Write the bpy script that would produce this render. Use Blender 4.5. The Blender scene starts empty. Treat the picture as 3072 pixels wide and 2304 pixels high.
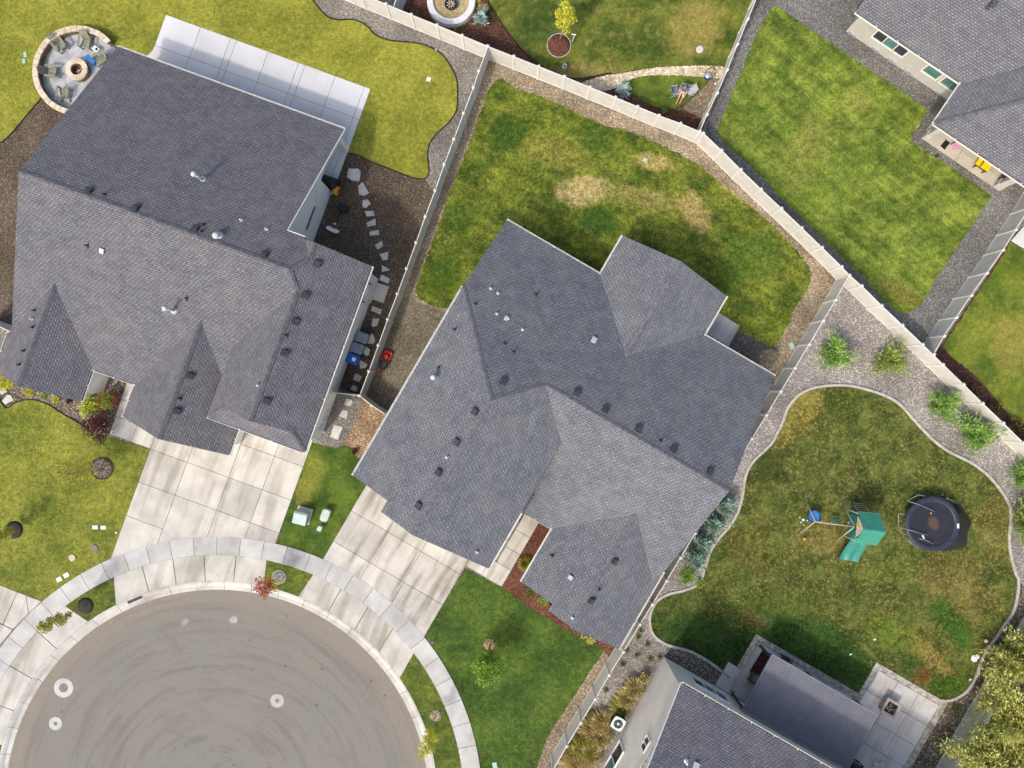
import bpy, math, random
import numpy as np
from mathutils import Vector, Matrix
from mathutils.geometry import tessellate_polygon

# ------------------------------------------------------------------ camera, sky, sun, exposure
sc = bpy.context.scene
H = 46.5                                    # drone height above the ground (m)
cam_d = bpy.data.cameras.new('camera'); cam = bpy.data.objects.new('camera', cam_d)
sc.collection.objects.link(cam); sc.camera = cam
cam.location = (0, 0, H); cam.rotation_euler = (0, 0, 0)
cam_d.sensor_width = 36; cam_d.lens = 24; cam_d.clip_start = 0.5; cam_d.clip_end = 2000
SUN_EL = math.radians(48); SUN_AZ = math.radians(38.8)      # shadows fall towards this azimuth
wd = bpy.data.worlds.new('World'); sc.world = wd; wd.use_nodes = True
nt = wd.node_tree; nt.nodes.clear()
sky = nt.nodes.new('ShaderNodeTexSky'); sky.sky_type = 'NISHITA'; sky.sun_disc = False
sky.sun_elevation = SUN_EL; sky.sun_rotation = SUN_AZ + math.pi
sky.air_density = 0.9; sky.dust_density = 4.2; sky.ozone_density = 0.5
bg = nt.nodes.new('ShaderNodeBackground'); bg.inputs['Strength'].default_value = 0.15
wo = nt.nodes.new('ShaderNodeOutputWorld')
nt.links.new(sky.outputs[0], bg.inputs[0]); nt.links.new(bg.outputs[0], wo.inputs[0])
sun_d = bpy.data.lights.new('sun', 'SUN'); sun_d.energy = 1.3; sun_d.angle = math.radians(3.0); sun_d.color = (1, .955, .88)
sun = bpy.data.objects.new('sun', sun_d); sc.collection.objects.link(sun)
trav = Vector((math.sin(SUN_AZ) * math.cos(SUN_EL), math.cos(SUN_AZ) * math.cos(SUN_EL), -math.sin(SUN_EL)))
sun.rotation_euler = trav.to_track_quat('-Z', 'Y').to_euler(); sun.location = (-30, -38, 60)
vs = sc.view_settings; vs.view_transform = 'Standard'; vs.look = 'None'; vs.exposure = 0.66; vs.gamma = 1
vs.use_curve_mapping = False
sc.render.resolution_x = 1024; sc.render.resolution_y = 768

# ------------------------------------------------------------------ helpers
rng = np.random.default_rng(7); random.seed(7)
OX = {'A': 0, 'B': 760, 'C': 1520, 'D': 2272}; OY = {'1': 0, '2': 560, '3': 1130, '4': 1704}
def W(t, x, y, z=0.0):
    """survey point: a spot seen in one of the aerial survey tiles, at height z, in metres"""
    if t == 'F': x, y = x * 3072 / 2212, y * 3072 / 2212
    elif t == 'Z3': x, y = 2380 + x / 4.096, 1460 + y / 4.096
    elif t == 'Z7': x, y = 2140 + x / 3.9125, 1880 + y / 3.9125
    elif t == 'Z1': x, y = 90 + x / 5.7214, 60 + y / 5.7214
    elif t == 'Z2': x, y = 2000 + x / 12.289, 220 + y / 12.289
    elif t == 'Z8': x, y = 2780 + x / 4.3288, 380 + y / 4.3288
    elif t == 'Z6': x, y = 1740 + x / 4.6864, 1950 + y / 4.6864
    elif t != 'S': x, y = OX[t[0]] + x / 2.765, OY[t[1]] + y / 2.765
    k = (H - z) / 2048.0
    return Vector(((x - 1536) * k, -(y - 1152) * k, z))
def G(t, pts, z=0.0): return [W(t, x, y, z).to_2d() for x, y in pts]
WL = {}
def link(o): sc.collection.objects.link(o); return o
def wl(o): return WL.get(o.name, Vector((0, 0, 0)))
def tag(o, label, cat, group=None, kind=None):
    o['label'] = label; o['category'] = cat
    if group: o['group'] = group
    if kind: o['kind'] = kind
    return o
def empty(name, loc, label=None, cat=None, group=None, rz=0):
    o = bpy.data.objects.new(name, None); link(o); o.location = loc; o.rotation_euler = (0, 0, rz)
    o.empty_display_size = .2; WL[o.name] = Vector(loc)
    if label: tag(o, label, cat, group)
    return o
def fast_mesh(name, v, f):
    v = np.asarray(v, np.float32).reshape(-1, 3); f = np.asarray(f, np.int32); k = f.shape[1]
    me = bpy.data.meshes.new(name)
    me.vertices.add(len(v)); me.vertices.foreach_set('co', v.ravel())
    me.loops.add(f.size); me.loops.foreach_set('vertex_index', f.ravel())
    me.polygons.add(len(f)); me.polygons.foreach_set('loop_start', np.arange(0, f.size, k, dtype=np.int32))
    me.polygons.foreach_set('loop_total', np.full(len(f), k, np.int32))
    me.update(calc_edges=True); return me
def add_obj(name, me, mats, parent=None):
    if not isinstance(mats, (list, tuple)): mats = [mats]
    for m in mats: me.materials.append(m)
    o = bpy.data.objects.new(name, me); link(o)
    if parent is not None: o.parent = parent; WL[o.name] = wl(parent)
    return o
class MB:
    def __init__(s): s.v = []; s.f = []; s.mi = []; s.cur = 0
    def add(s, vs, fs):
        b = len(s.v); s.v += [tuple(x) for x in vs]; s.f += [tuple(b + i for i in f) for f in fs]; s.mi += [s.cur] * len(fs)
    def box(s, c, d, rz=0, M=None):
        x, y, z = d[0] / 2, d[1] / 2, d[2] / 2
        vs = [Vector((a, b, e)) for e in (-z, z) for a, b in ((-x, -y), (x, -y), (x, y), (-x, y))]
        R = M if M is not None else Matrix.Rotation(rz, 3, 'Z')
        s.add([R @ v + Vector(c) for v in vs], [(3, 2, 1, 0), (4, 5, 6, 7), (0, 1, 5, 4), (1, 2, 6, 5), (2, 3, 7, 6), (3, 0, 4, 7)])
    def bar(s, a, b, w, h):
        a, b = Vector(a), Vector(b); d = b - a; L = d.length; x = d / L
        up = Vector((0, 0, 1)) if abs(x.z) < .95 else Vector((0, 1, 0))
        y = up.cross(x).normalized(); z = x.cross(y)
        M = Matrix((x, y, z)).transposed(); s.box((a + b) / 2, (L, w, h), M=M)
    def tube(s, pts, rad, n=8, cap=True):
        pts = [Vector(p) for p in pts]; m = len(pts)
        if not isinstance(rad, (list, tuple)): rad = [rad] * m
        vs = []
        for i, p in enumerate(pts):
            d = (pts[min(i + 1, m - 1)] - pts[max(i - 1, 0)]).normalized()
            up = Vector((0, 0, 1)) if abs(d.z) < .9 else Vector((0, 1, 0))
            a = up.cross(d).normalized(); b = d.cross(a)
            for k in range(n):
                t = 2 * math.pi * k / n; vs.append(p + (a * math.cos(t) + b * math.sin(t)) * rad[i])
        fs = [(i * n + k, i * n + (k + 1) % n, (i + 1) * n + (k + 1) % n, (i + 1) * n + k) for i in range(m - 1) for k in range(n)]
        if cap: fs += [tuple(range(n - 1, -1, -1)), tuple(range((m - 1) * n, m * n))]
        s.add(vs, fs)
    def lathe(s, prof, c=(0, 0, 0), n=24, a0=0, a1=2 * math.pi):
        full = abs(a1 - a0 - 2 * math.pi) < 1e-6; k = n if full else n + 1; vs = []
        for r, z in prof:
            for i in range(k):
                t = a0 + (a1 - a0) * i / n; vs.append((c[0] + r * math.cos(t), c[1] + r * math.sin(t), c[2] + z))
        fs = []
        for j in range(len(prof) - 1):
            for i in range(n):
                i2 = (i + 1) % k
                fs.append((j * k + i, j * k + i2, (j + 1) * k + i2, (j + 1) * k + i))
        s.add(vs, fs)
    def prism(s, pts, z0, z1, bottom=False):
        pts = [Vector((p[0], p[1])) for p in pts]
        if sum(pts[i - 1].x * pts[i].y - pts[i].x * pts[i - 1].y for i in range(len(pts))) < 0: pts.reverse()
        n = len(pts)
        tri = tessellate_polygon([[p.to_3d() for p in pts]])
        vs = [(p.x, p.y, z0) for p in pts] + [(p.x, p.y, z1) for p in pts]
        fs = []
        for t in tri:
            a, b, c = (pts[i] for i in t)
            t = t if (b - a).cross(c - a) > 0 else (t[0], t[2], t[1])
            fs.append(tuple(n + i for i in t))
            if bottom: fs.append((t[0], t[2], t[1]))
        if z1 != z0: fs += [(i, (i + 1) % n, n + (i + 1) % n, n + i) for i in range(n)]
        s.add(vs, fs)
    def build(s, name, mats, parent=None, smooth=False, local=False):
        off = Vector((0, 0, 0)) if (parent is None or local) else wl(parent)
        me = bpy.data.meshes.new(name)
        me.from_pydata([(x - off.x, y - off.y, z - off.z) for x, y, z in s.v], [], s.f)
        o = add_obj(name, me, mats, parent)
        me.polygons.foreach_set('material_index', s.mi)
        if smooth: me.polygons.foreach_set('use_smooth', [True] * len(s.f))
        me.update(); return o
def one(name, mats, parent=None, smooth=False, **kw):
    b = MB()
    for k, a in kw.items(): getattr(b, k)(*a)
    return b.build(name, mats, parent, smooth)
def copy_tree(o, parent=None, loc=None, rz=None):
    c = o.copy(); link(c); c.parent = parent
    if loc is not None: c.location = loc
    if rz is not None: c.rotation_euler = (0, 0, rz)
    for ch in o.children: copy_tree(ch, c)
    return c
def crom(pts, n=6, closed=False):
    pts = [Vector((p[0], p[1])) for p in pts]; m = len(pts); out = []
    for i in range(m if closed else m - 1):
        p0 = pts[(i - 1) % m] if closed or i > 0 else pts[0]; p1 = pts[i]; p2 = pts[(i + 1) % m]
        p3 = pts[(i + 2) % m] if closed or i + 2 < m else pts[-1]
        for k in range(n):
            t = k / n
            out.append(.5 * ((2 * p1) + (p2 - p0) * t + (2 * p0 - 5 * p1 + 4 * p2 - p3) * t * t + (3 * p1 - p0 - 3 * p2 + p3) * t ** 3))
    if not closed: out.append(pts[-1])
    return out
def ribbon(b, pts, w, z0, z1):
    n = len(pts); L = []; R = []
    for i, p in enumerate(pts):
        d = (pts[min(i + 1, n - 1)] - pts[max(i - 1, 0)]).normalized(); q = Vector((-d.y, d.x)) * w / 2
        L.append(p + q); R.append(p - q)
    for i in range(n - 1):
        b.prism([R[i], R[i + 1], L[i + 1], L[i]], z0, z1)
def jag(poly, amp=.07, step=.16):
    out = []; n = len(poly)
    for i in range(n):
        a, b2 = Vector((poly[i][0], poly[i][1])), Vector((poly[(i + 1) % n][0], poly[(i + 1) % n][1])); k = max(1, int((b2 - a).length / step))
        if (b2 - a).length > 25: k = 1
        for j in range(k): out.append(a + (b2 - a) * j / k + Vector((random.uniform(-amp, amp), random.uniform(-amp, amp))))
    return out
def inside(px, py, poly):
    poly = np.array([(p[0], p[1]) for p in poly]); r = np.zeros(len(px), bool); j = len(poly) - 1
    for i in range(len(poly)):
        xi, yi = poly[i]; xj, yj = poly[j]
        c = (yi > py) != (yj > py)
        with np.errstate(divide='ignore', invalid='ignore'):
            r ^= c & (px < (xj - xi) * (py - yi) / (yj - yi + 1e-12) + xi)
        j = i
    return r

# ------------------------------------------------------------------ materials
def newmat(name):
    m = bpy.data.materials.new(name); m.use_nodes = True; t = m.node_tree; t.nodes.clear()
    o = t.nodes.new('ShaderNodeOutputMaterial'); p = t.nodes.new('ShaderNodeBsdfPrincipled')
    t.links.new(p.outputs[0], o.inputs[0]); p.inputs['Specular IOR Level'].default_value = .3
    return m, t, p
def rgb(r, g, b):
    f = lambda c: (c / 255 / 12.92) if c / 255 <= .04045 else ((c / 255 + .055) / 1.055) ** 2.4
    return (f(r), f(g), f(b), 1)
def N(t, typ, **kw):
    n = t.nodes.new('ShaderNode' + typ)
    for k, v in kw.items():
        if hasattr(n, k): setattr(n, k, v)
        else: n.inputs[k].default_value = v
    return n
def pos(t): return N(t, 'NewGeometry').outputs['Position']
def noise(t, vec, scale, detail=4, rough=.55):
    n = N(t, 'TexNoise'); n.inputs['Scale'].default_value = scale; n.inputs['Detail'].default_value = detail
    n.inputs['Roughness'].default_value = rough; t.links.new(vec, n.inputs['Vector']); return n.outputs['Fac']
def mix(t, fac, a, b, mode='MIX'):
    n = t.nodes.new('ShaderNodeMix'); n.data_type = 'RGBA'; n.blend_type = mode; n.clamp_factor = True
    for i, x in ((0, fac), (6, a), (7, b)):
        if hasattr(x, 'links'): t.links.new(x, n.inputs[i])
        else: n.inputs[i].default_value = x
    return n.outputs[2]
def remap(t, x, a, b, c=0, d=1, smooth=True):
    n = N(t, 'MapRange'); n.interpolation_type = 'SMOOTHSTEP' if smooth else 'LINEAR'
    for i, v in enumerate((a, b, c, d)): n.inputs[i + 1].default_value = v
    t.links.new(x, n.inputs[0]); return n.outputs[0]
def math2(t, op, a, b=0.0):
    n = t.nodes.new('ShaderNodeMath'); n.operation = op
    for i, x in enumerate((a, b)):
        if hasattr(x, 'links'): t.links.new(x, n.inputs[i])
        else: n.inputs[i].default_value = x
    return n.outputs[0]
def vscale(t, vec, s):
    n = t.nodes.new('ShaderNodeVectorMath'); n.operation = 'MULTIPLY'; t.links.new(vec, n.inputs[0]); n.inputs[1].default_value = s
    return n.outputs[0]
def vrot(t, vec, ang, c=(0, 0, 0)):
    n = N(t, 'VectorRotate'); n.rotation_type = 'Z_AXIS'; n.inputs['Angle'].default_value = ang; n.inputs['Center'].default_value = c
    t.links.new(vec, n.inputs['Vector']); return n.outputs[0]
def bump(t, p, h, strength=.5, dist=.02):
    n = N(t, 'Bump'); n.inputs['Strength'].default_value = strength; n.inputs['Distance'].default_value = dist
    t.links.new(h, n.inputs['Height']); t.links.new(n.outputs[0], p.inputs['Normal'])
def plain(name, c, rough=.6, var=.12, scale=3.0, metal=0, spec=.3, fine=0, bmp=0):
    m, t, p = newmat(name); P = pos(t)
    n = noise(t, P, scale)
    dark = tuple(x * (1 - var * 1.6) for x in c[:3]) + (1,); lite = tuple(min(1, x * (1 + var)) for x in c[:3]) + (1,)
    col = mix(t, remap(t, n, .3, .7), dark, lite)
    if fine:
        f = noise(t, P, 60, 2); col = mix(t, fine, col, mix(t, remap(t, f, .35, .65), (0, 0, 0, 1), (1, 1, 1, 1)), 'OVERLAY')
        if bmp: bump(t, p, f, bmp, .01)
    t.links.new(col, p.inputs['Base Color'])
    p.inputs['Roughness'].default_value = rough; p.inputs['Metallic'].default_value = metal; p.inputs['Specular IOR Level'].default_value = spec
    return m
def leafmat(name, c1, c2, trans=.3):
    m, t, p = newmat(name); P = pos(t)
    n1 = noise(t, P, 2.2, 3); n2 = noise(t, P, 14, 2)
    f = math2(t, 'ADD', math2(t, 'MULTIPLY', n1, .5), math2(t, 'MULTIPLY', n2, .5))
    col = mix(t, remap(t, f, .36, .62), c1, c2)
    t.links.new(col, p.inputs['Base Color']); p.inputs['Roughness'].default_value = .55
    tr = N(t, 'BsdfTranslucent'); t.links.new(col, tr.inputs[0])
    ms = N(t, 'MixShader'); ms.inputs[0].default_value = trans
    t.links.new(p.outputs[0], ms.inputs[1]); t.links.new(tr.outputs[0], ms.inputs[2])
    o = [n for n in t.nodes if n.type == 'OUTPUT_MATERIAL'][0]; t.links.new(ms.outputs[0], o.inputs[0]); return m
def shingle(name, a, b, tint, tintamt=.5):
    m, t, p = newmat(name); uv = N(t, 'UVMap').outputs[0]
    wob = N(t, 'TexNoise'); wob.inputs['Scale'].default_value = .9; t.links.new(uv, wob.inputs['Vector'])
    br = N(t, 'TexBrick'); br.offset = .37; br.squash = 1
    for k, v in (('Color1', a), ('Color2', b), ('Mortar', tuple(x * .62 for x in b[:3]) + (1,)), ('Scale', 1), ('Mortar Size', .016),
                 ('Mortar Smooth', .3), ('Bias', 0), ('Brick Width', .3), ('Row Height', .143)): br.inputs[k].default_value = v
    t.links.new(uv, br.inputs['Vector'])
    grain = noise(t, vscale(t, uv, (1, 1.3, 1)), 11, 2, .6)
    big = noise(t, uv, .35, 3); mid = noise(t, uv, 1.3, 3)
    col = mix(t, math2(t, 'MULTIPLY', remap(t, big, .42, .66), tintamt), br.outputs['Color'], mix(t, .55, br.outputs['Color'], tint))
    col = mix(t, .45, col, mix(t, remap(t, grain, .32, .68), (.26, .26, .26, 1), (.78, .78, .78, 1)), 'OVERLAY')
    col = mix(t, .14, col, mix(t, remap(t, mid, .35, .65), (.2, .2, .2, 1), (.8, .8, .8, 1)), 'OVERLAY')
    sep = N(t, 'SeparateXYZ'); t.links.new(uv, sep.inputs[0]); rowv = math2(t, 'FRACT', math2(t, 'DIVIDE', sep.outputs[1], .143))
    col = mix(t, .5, col, mix(t, remap(t, rowv, .0, .35), (.3, .3, .3, 1), (.56, .56, .56, 1)), 'OVERLAY')
    row = math2(t, 'FLOOR', math2(t, 'DIVIDE', sep.outputs[1], .143))
    xx = math2(t, 'FRACT', math2(t, 'ADD', math2(t, 'DIVIDE', sep.outputs[0], .25), math2(t, 'FRACT', math2(t, 'MULTIPLY', row, .637))))
    dx = math2(t, 'ABSOLUTE', math2(t, 'SUBTRACT', xx, .5)); dy = math2(t, 'ABSOLUTE', math2(t, 'SUBTRACT', rowv, .5))
    dot = math2(t, 'MULTIPLY', remap(t, dx, .1, .24, 1, 0), remap(t, dy, .15, .42, 1, 0))
    col = mix(t, 1, col, mix(t, dot, (.46, .46, .46, 1), (.65, .65, .66, 1)), 'OVERLAY')
    t.links.new(col, p.inputs['Base Color']); p.inputs['Roughness'].default_value = .92
    h = math2(t, 'SUBTRACT', grain, math2(t, 'MULTIPLY', br.outputs['Fac'], .8)); bump(t, p, h, .6, .02)
    return m
def gravel(name, c1, c2, c3, scale=17, big=.3, patch=None):
    m, t, p = newmat(name); P = pos(t)
    v = N(t, 'TexVoronoi'); v.inputs['Scale'].default_value = scale; t.links.new(P, v.inputs['Vector'])
    sep = N(t, 'SeparateColor'); t.links.new(v.outputs['Color'], sep.inputs[0])
    col = mix(t, sep.outputs[0], c1, c2); col = mix(t, remap(t, sep.outputs[1], .72, .86), col, c3)
    n = noise(t, P, big, 4); col = mix(t, .55, col, mix(t, remap(t, n, .3, .7), (.26, .25, .24, 1), (.72, .73, .74, 1)), 'OVERLAY')
    f = noise(t, P, 45, 2, .7); col = mix(t, .5, col, mix(t, remap(t, f, .3, .7), (.1, .1, .1, 1), (.9, .9, .9, 1)), 'OVERLAY')
    if patch:
        for (cx, cy, rx, ry, an, pc, st) in patch: col = ell(t, P, col, cx, cy, rx, ry, an, pc, st)
    t.links.new(col, p.inputs['Base Color']); p.inputs['Roughness'].default_value = .95
    bump(t, p, math2(t, 'MULTIPLY', v.outputs['Distance'], -1), .8, .05); return m
def ell(t, P, col, cx, cy, rx, ry, an, pc, st):
    """a worn, dry or lush patch of its own outline at one spot of the ground"""
    s = t.nodes.new('ShaderNodeVectorMath'); s.operation = 'SUBTRACT'; t.links.new(P, s.inputs[0]); s.inputs[1].default_value = (cx, cy, 0)
    q = vscale(t, vrot(t, s.outputs[0], -an), (1 / rx, 1 / ry, 0))
    l = t.nodes.new('ShaderNodeVectorMath'); l.operation = 'LENGTH'; t.links.new(q, l.inputs[0])
    w = math2(t, 'ADD', l.outputs['Value'], math2(t, 'MULTIPLY', math2(t, 'SUBTRACT', noise(t, P, 1.1, 5, .65), .5), 1.5))
    return mix(t, math2(t, 'MULTIPLY', remap(t, w, .55, 1.15, 1, 0), st), col, pc)
def lawn(name, dark, lite, dry, dryamt=.5, patches=(), coarse=.35, speck=.45, speckscale=9, clump=0, stripe=None):
    m, t, p = newmat(name); P = pos(t)
    a = noise(t, P, coarse, 5, .6); b = noise(t, P, 1.7, 4); c = noise(t, P, speckscale, 3, .7); d = noise(t, P, 40, 2, .7)
    col = mix(t, remap(t, a, .34, .66), dark, lite)
    col = mix(t, math2(t, 'MULTIPLY', remap(t, b, .5, .72), dryamt), col, dry)
    if stripe:
        sn = noise(t, vscale(t, vrot(t, P, -stripe[0]), (.16, 1.5, 1)), 1.0, 4, .6)
        col = mix(t, stripe[1], col, mix(t, remap(t, sn, .36, .64), (.3, .32, .3, 1), (.68, .66, .62, 1)), 'OVERLAY')
    for e in patches: col = ell(t, P, col, *e)
    c2 = noise(t, P, speckscale * .37, 5, .68)
    if clump:
        wob = N(t, 'TexNoise'); wob.inputs['Scale'].default_value = 3; t.links.new(P, wob.inputs['Vector'])
        sc2 = t.nodes.new('ShaderNodeVectorMath'); sc2.operation = 'MULTIPLY_ADD'; t.links.new(wob.outputs['Color'], sc2.inputs[0]); sc2.inputs[1].default_value = (.35, .35, 0); t.links.new(P, sc2.inputs[2])
        vo = N(t, 'TexVoronoi'); vo.inputs['Scale'].default_value = 5.2; vo.inputs['Randomness'].default_value = 1; t.links.new(sc2.outputs[0], vo.inputs['Vector'])
        gate = remap(t, noise(t, P, .6, 4, .6), .36, .58, 0, clump)
        col = mix(t, gate, col, mix(t, remap(t, vo.outputs['Distance'], .1, .62), (.7, .7, .68, 1), (.24, .23, .22, 1)), 'OVERLAY')
    col = mix(t, speck * .8, col, mix(t, remap(t, c2, .34, .66), (.24, .24, .24, 1), (.74, .74, .74, 1)), 'OVERLAY')
    col = mix(t, speck * .75, col, mix(t, remap(t, c, .3, .7), (.14, .14, .14, 1), (.84, .84, .84, 1)), 'OVERLAY')
    col = mix(t, .4, col, mix(t, remap(t, d, .3, .7), (.15, .15, .15, 1), (.85, .85, .85, 1)), 'OVERLAY')
    t.links.new(col, p.inputs['Base Color']); p.inputs['Roughness'].default_value = .8; p.inputs['Specular IOR Level'].default_value = .15
    return m
def concrete(name, c, stain, ang=0, streak=.5, slab=.06, blot=.35):
    m, t, p = newmat(name); P = pos(t)
    q = vscale(t, vrot(t, P, ang), (1.1, .13, 1))
    s = noise(t, q, 1.0, 4, .6); n = noise(t, P, .7, 5); f = noise(t, P, 35, 2)
    col = mix(t, math2(t, 'MULTIPLY', remap(t, s, .44, .68), streak), c, stain)
    col = mix(t, blot, col, mix(t, remap(t, n, .3, .7), (.3, .3, .3, 1), (.68, .68, .68, 1)), 'OVERLAY')
    col = mix(t, .2, col, mix(t, remap(t, f, .3, .7), (.2, .2, .2, 1), (.8, .8, .8, 1)), 'OVERLAY')
    oi = N(t, 'ObjectInfo'); r = remap(t, oi.outputs['Random'], 0, 1, .5 - slab, .5 + slab, False)
    cc = N(t, 'CombineColor'); [t.links.new(r, cc.inputs[i]) for i in range(3)]
    col = mix(t, 1, col, cc.outputs[0], 'OVERLAY')
    t.links.new(col, p.inputs['Base Color']); p.inputs['Roughness'].default_value = .85; bump(t, p, f, .15, .01); return m

R = math.radians
MT = {}
MT['roofM'] = shingle('shingles_bluegrey', rgb(114, 116, 121), rgb(99, 101, 106), rgb(124, 127, 119), .4)
MT['roofL'] = shingle('shingles_slate', rgb(110, 110, 115), rgb(95, 95, 99), rgb(118, 111, 108), .45)
MT['roofT'] = shingle('shingles_midgrey', rgb(113, 113, 116), rgb(99, 99, 102), rgb(118, 117, 112), .4)
MT['roofB'] = shingle('shingles_charcoal', rgb(111, 111, 117), rgb(95, 95, 101), rgb(116, 110, 112), .45)
MT['cap'] = plain('ridge_shingles', rgb(104, 104, 109), .9, .2, 5, fine=.3)
MT['capL'] = plain('ridge_shingles_slate', rgb(94, 94, 98), .9, .2, 5, fine=.3)
MT['under'] = plain('soffit_paint', rgb(205, 200, 188), .7, .05)
MT['trim'] = plain('white_trim', rgb(216, 214, 207), .5, .04)
MT['wallL'] = plain('white_stucco', rgb(222, 221, 214), .85, .04, 1.2, fine=.08)
MT['wallM'] = plain('cream_siding', rgb(205, 200, 186), .85, .05, 1.2)
MT['wallT'] = plain('greige_stucco', rgb(176, 173, 162), .85, .05, 1.2, fine=.08)
MT['wallB'] = plain('taupe_stucco', rgb(222, 216, 203), .85, .04, 1.0, fine=.08)
MT['vinyl'] = plain('white_vinyl', rgb(200, 197, 188), .45, .06, 2.0)
MT['vinylpost'] = plain('white_vinyl_posts', rgb(213, 210, 202), .45, .05, 2.0)
MT['dark'] = plain('black_metal', rgb(38, 39, 44), .5, .2)
MT['ventdark'] = plain('dark_vent_metal', rgb(66, 67, 73), .6, .2)
MT['roofwhite'] = plain('weathered_white_metal', rgb(188, 190, 192), .5, .08)
MT['galv'] = plain('galvanised_steel', rgb(190, 194, 198), .4, .1, metal=.6)
MT['whitepl'] = plain('white_plastic', rgb(238, 238, 236), .4, .04)
MT['glass'] = plain('window_glass', rgb(84, 122, 116), .15, .2, 1.5, spec=.5)
MT['glassd'] = plain('dark_window_glass', rgb(48, 56, 58), .15, .2, 1.5, spec=.5)
MT['drive'] = concrete('driveway_concrete', rgb(184, 180, 170), rgb(138, 131, 119), R(20), .6)
MT['drive2'] = concrete('driveway_concrete_2', rgb(184, 180, 171), rgb(132, 124, 112), R(30.2), .95)
MT['walk'] = concrete('sidewalk_concrete', rgb(178, 177, 172), rgb(160, 158, 150), .4, .4, .06)
MT['kerb'] = concrete('kerb_concrete', rgb(186, 184, 175), rgb(150, 142, 130), .8, .5, .05)
MT['patio'] = concrete('patio_concrete', rgb(200, 200, 200), rgb(190, 190, 190), R(20), .3, .03, .14)
MT['patioB'] = concrete('patio_concrete_worn', rgb(196, 192, 186), rgb(158, 148, 136), R(30), .5, .06)
MT['joint'] = plain('joint_dirt', rgb(84, 78, 68), .95, .2)
MT['curbing'] = plain('landscape_curbing', rgb(178, 172, 162), .8, .14, 4, fine=.15)
MT['edging'] = plain('black_edging', rgb(34, 33, 30), .7, .2)
MT['stone'] = plain('flagstone', rgb(192, 190, 182), .85, .1, 3, fine=.2)
MT['block'] = plain('tan_wall_block', rgb(204, 188, 164), .85, .14, 2.5, fine=.2)
MT['blockd'] = plain('brown_wall_block', rgb(120, 102, 84), .9, .25, 7, fine=.3)
MT['stamped'] = plain('stamped_grey_concrete', rgb(170, 172, 174), .6, .16, 1.6, fine=.2)
MT['stampedB'] = plain('stamped_border', rgb(176, 168, 154), .8, .28, 4, fine=.3)
MT['mulch'] = gravel('brown_mulch', rgb(92, 62, 48), rgb(58, 40, 32), rgb(128, 92, 70), 22, .5)
MT['redmulch'] = gravel('red_mulch', rgb(104, 64, 49), rgb(74, 46, 37), rgb(134, 92, 70), 22, .5)
MT['tanmulch'] = gravel('straw_bark', rgb(142, 128, 106), rgb(112, 98, 80), rgb(180, 166, 138), 17, .35)
MT['gravL'] = gravel('grey_pea_gravel', rgb(126, 121, 113), rgb(96, 92, 86), rgb(158, 152, 142), 19, .25)
MT['gravOl'] = gravel('olive_gravel', rgb(116, 108, 90), rgb(88, 80, 64), rgb(146, 138, 118), 20, .3)
MT['gravBr'] = gravel('brown_gravel', rgb(96, 83, 68), rgb(68, 58, 47), rgb(126, 113, 96), 19, .3)
MT['gravT'] = gravel('slate_gravel', rgb(120, 117, 112), rgb(88, 86, 84), rgb(150, 147, 140), 18, .2)
MT['gravR'] = gravel('pink_grey_gravel', rgb(150, 144, 137), rgb(118, 112, 106), rgb(182, 176, 167), 15, .25)
MT['gravD'] = gravel('dark_brown_gravel', rgb(112, 100, 88), rgb(70, 62, 54), rgb(160, 148, 132), 14, .3)
MT['rock'] = gravel('cream_river_rock', rgb(206, 192, 164), rgb(166, 150, 124), rgb(226, 216, 194), 9, .5)
MT['bark'] = plain('bark', rgb(104, 86, 68), .9, .25, 9)
MT['trunkpale'] = plain('pale_bark', rgb(168, 154, 136), .9, .2, 9)
MT['skin'] = plain('skin', rgb(206, 160, 132), .6, .05)

# ------------------------------------------------------------------ ground sheets
CX, CY = -20.12, -28.5                        # centre of the turning circle
RG, RC, RSI, RSO = 14.46, 15.1, 16.87, 18.1   # gutter edge, kerb back, sidewalk inner / outer edge
def polar(r, a): return Vector((CX + r * math.cos(a), CY + r * math.sin(a)))
def sheet(name, pts, z, mat, label=None, cat=None, kind='structure'):
    b = MB(); b.prism(pts, z - .03, z); o = b.build(name, mat); o['kind'] = kind
    if label: o['label'] = label; o['category'] = cat or name.replace('_', ' ')
    return o
b = MB(); b.lathe([(RC - .12, 0), (RC + 8, 0), (RC + 40, 0), (RC + 300, 0)], (CX, CY, 0), 120)
ground = b.build('ground', MT['gravL']); ground['kind'] = 'structure'
ground['label'] = 'grey pea gravel ground between the yards'; ground['category'] = 'ground'

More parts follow.
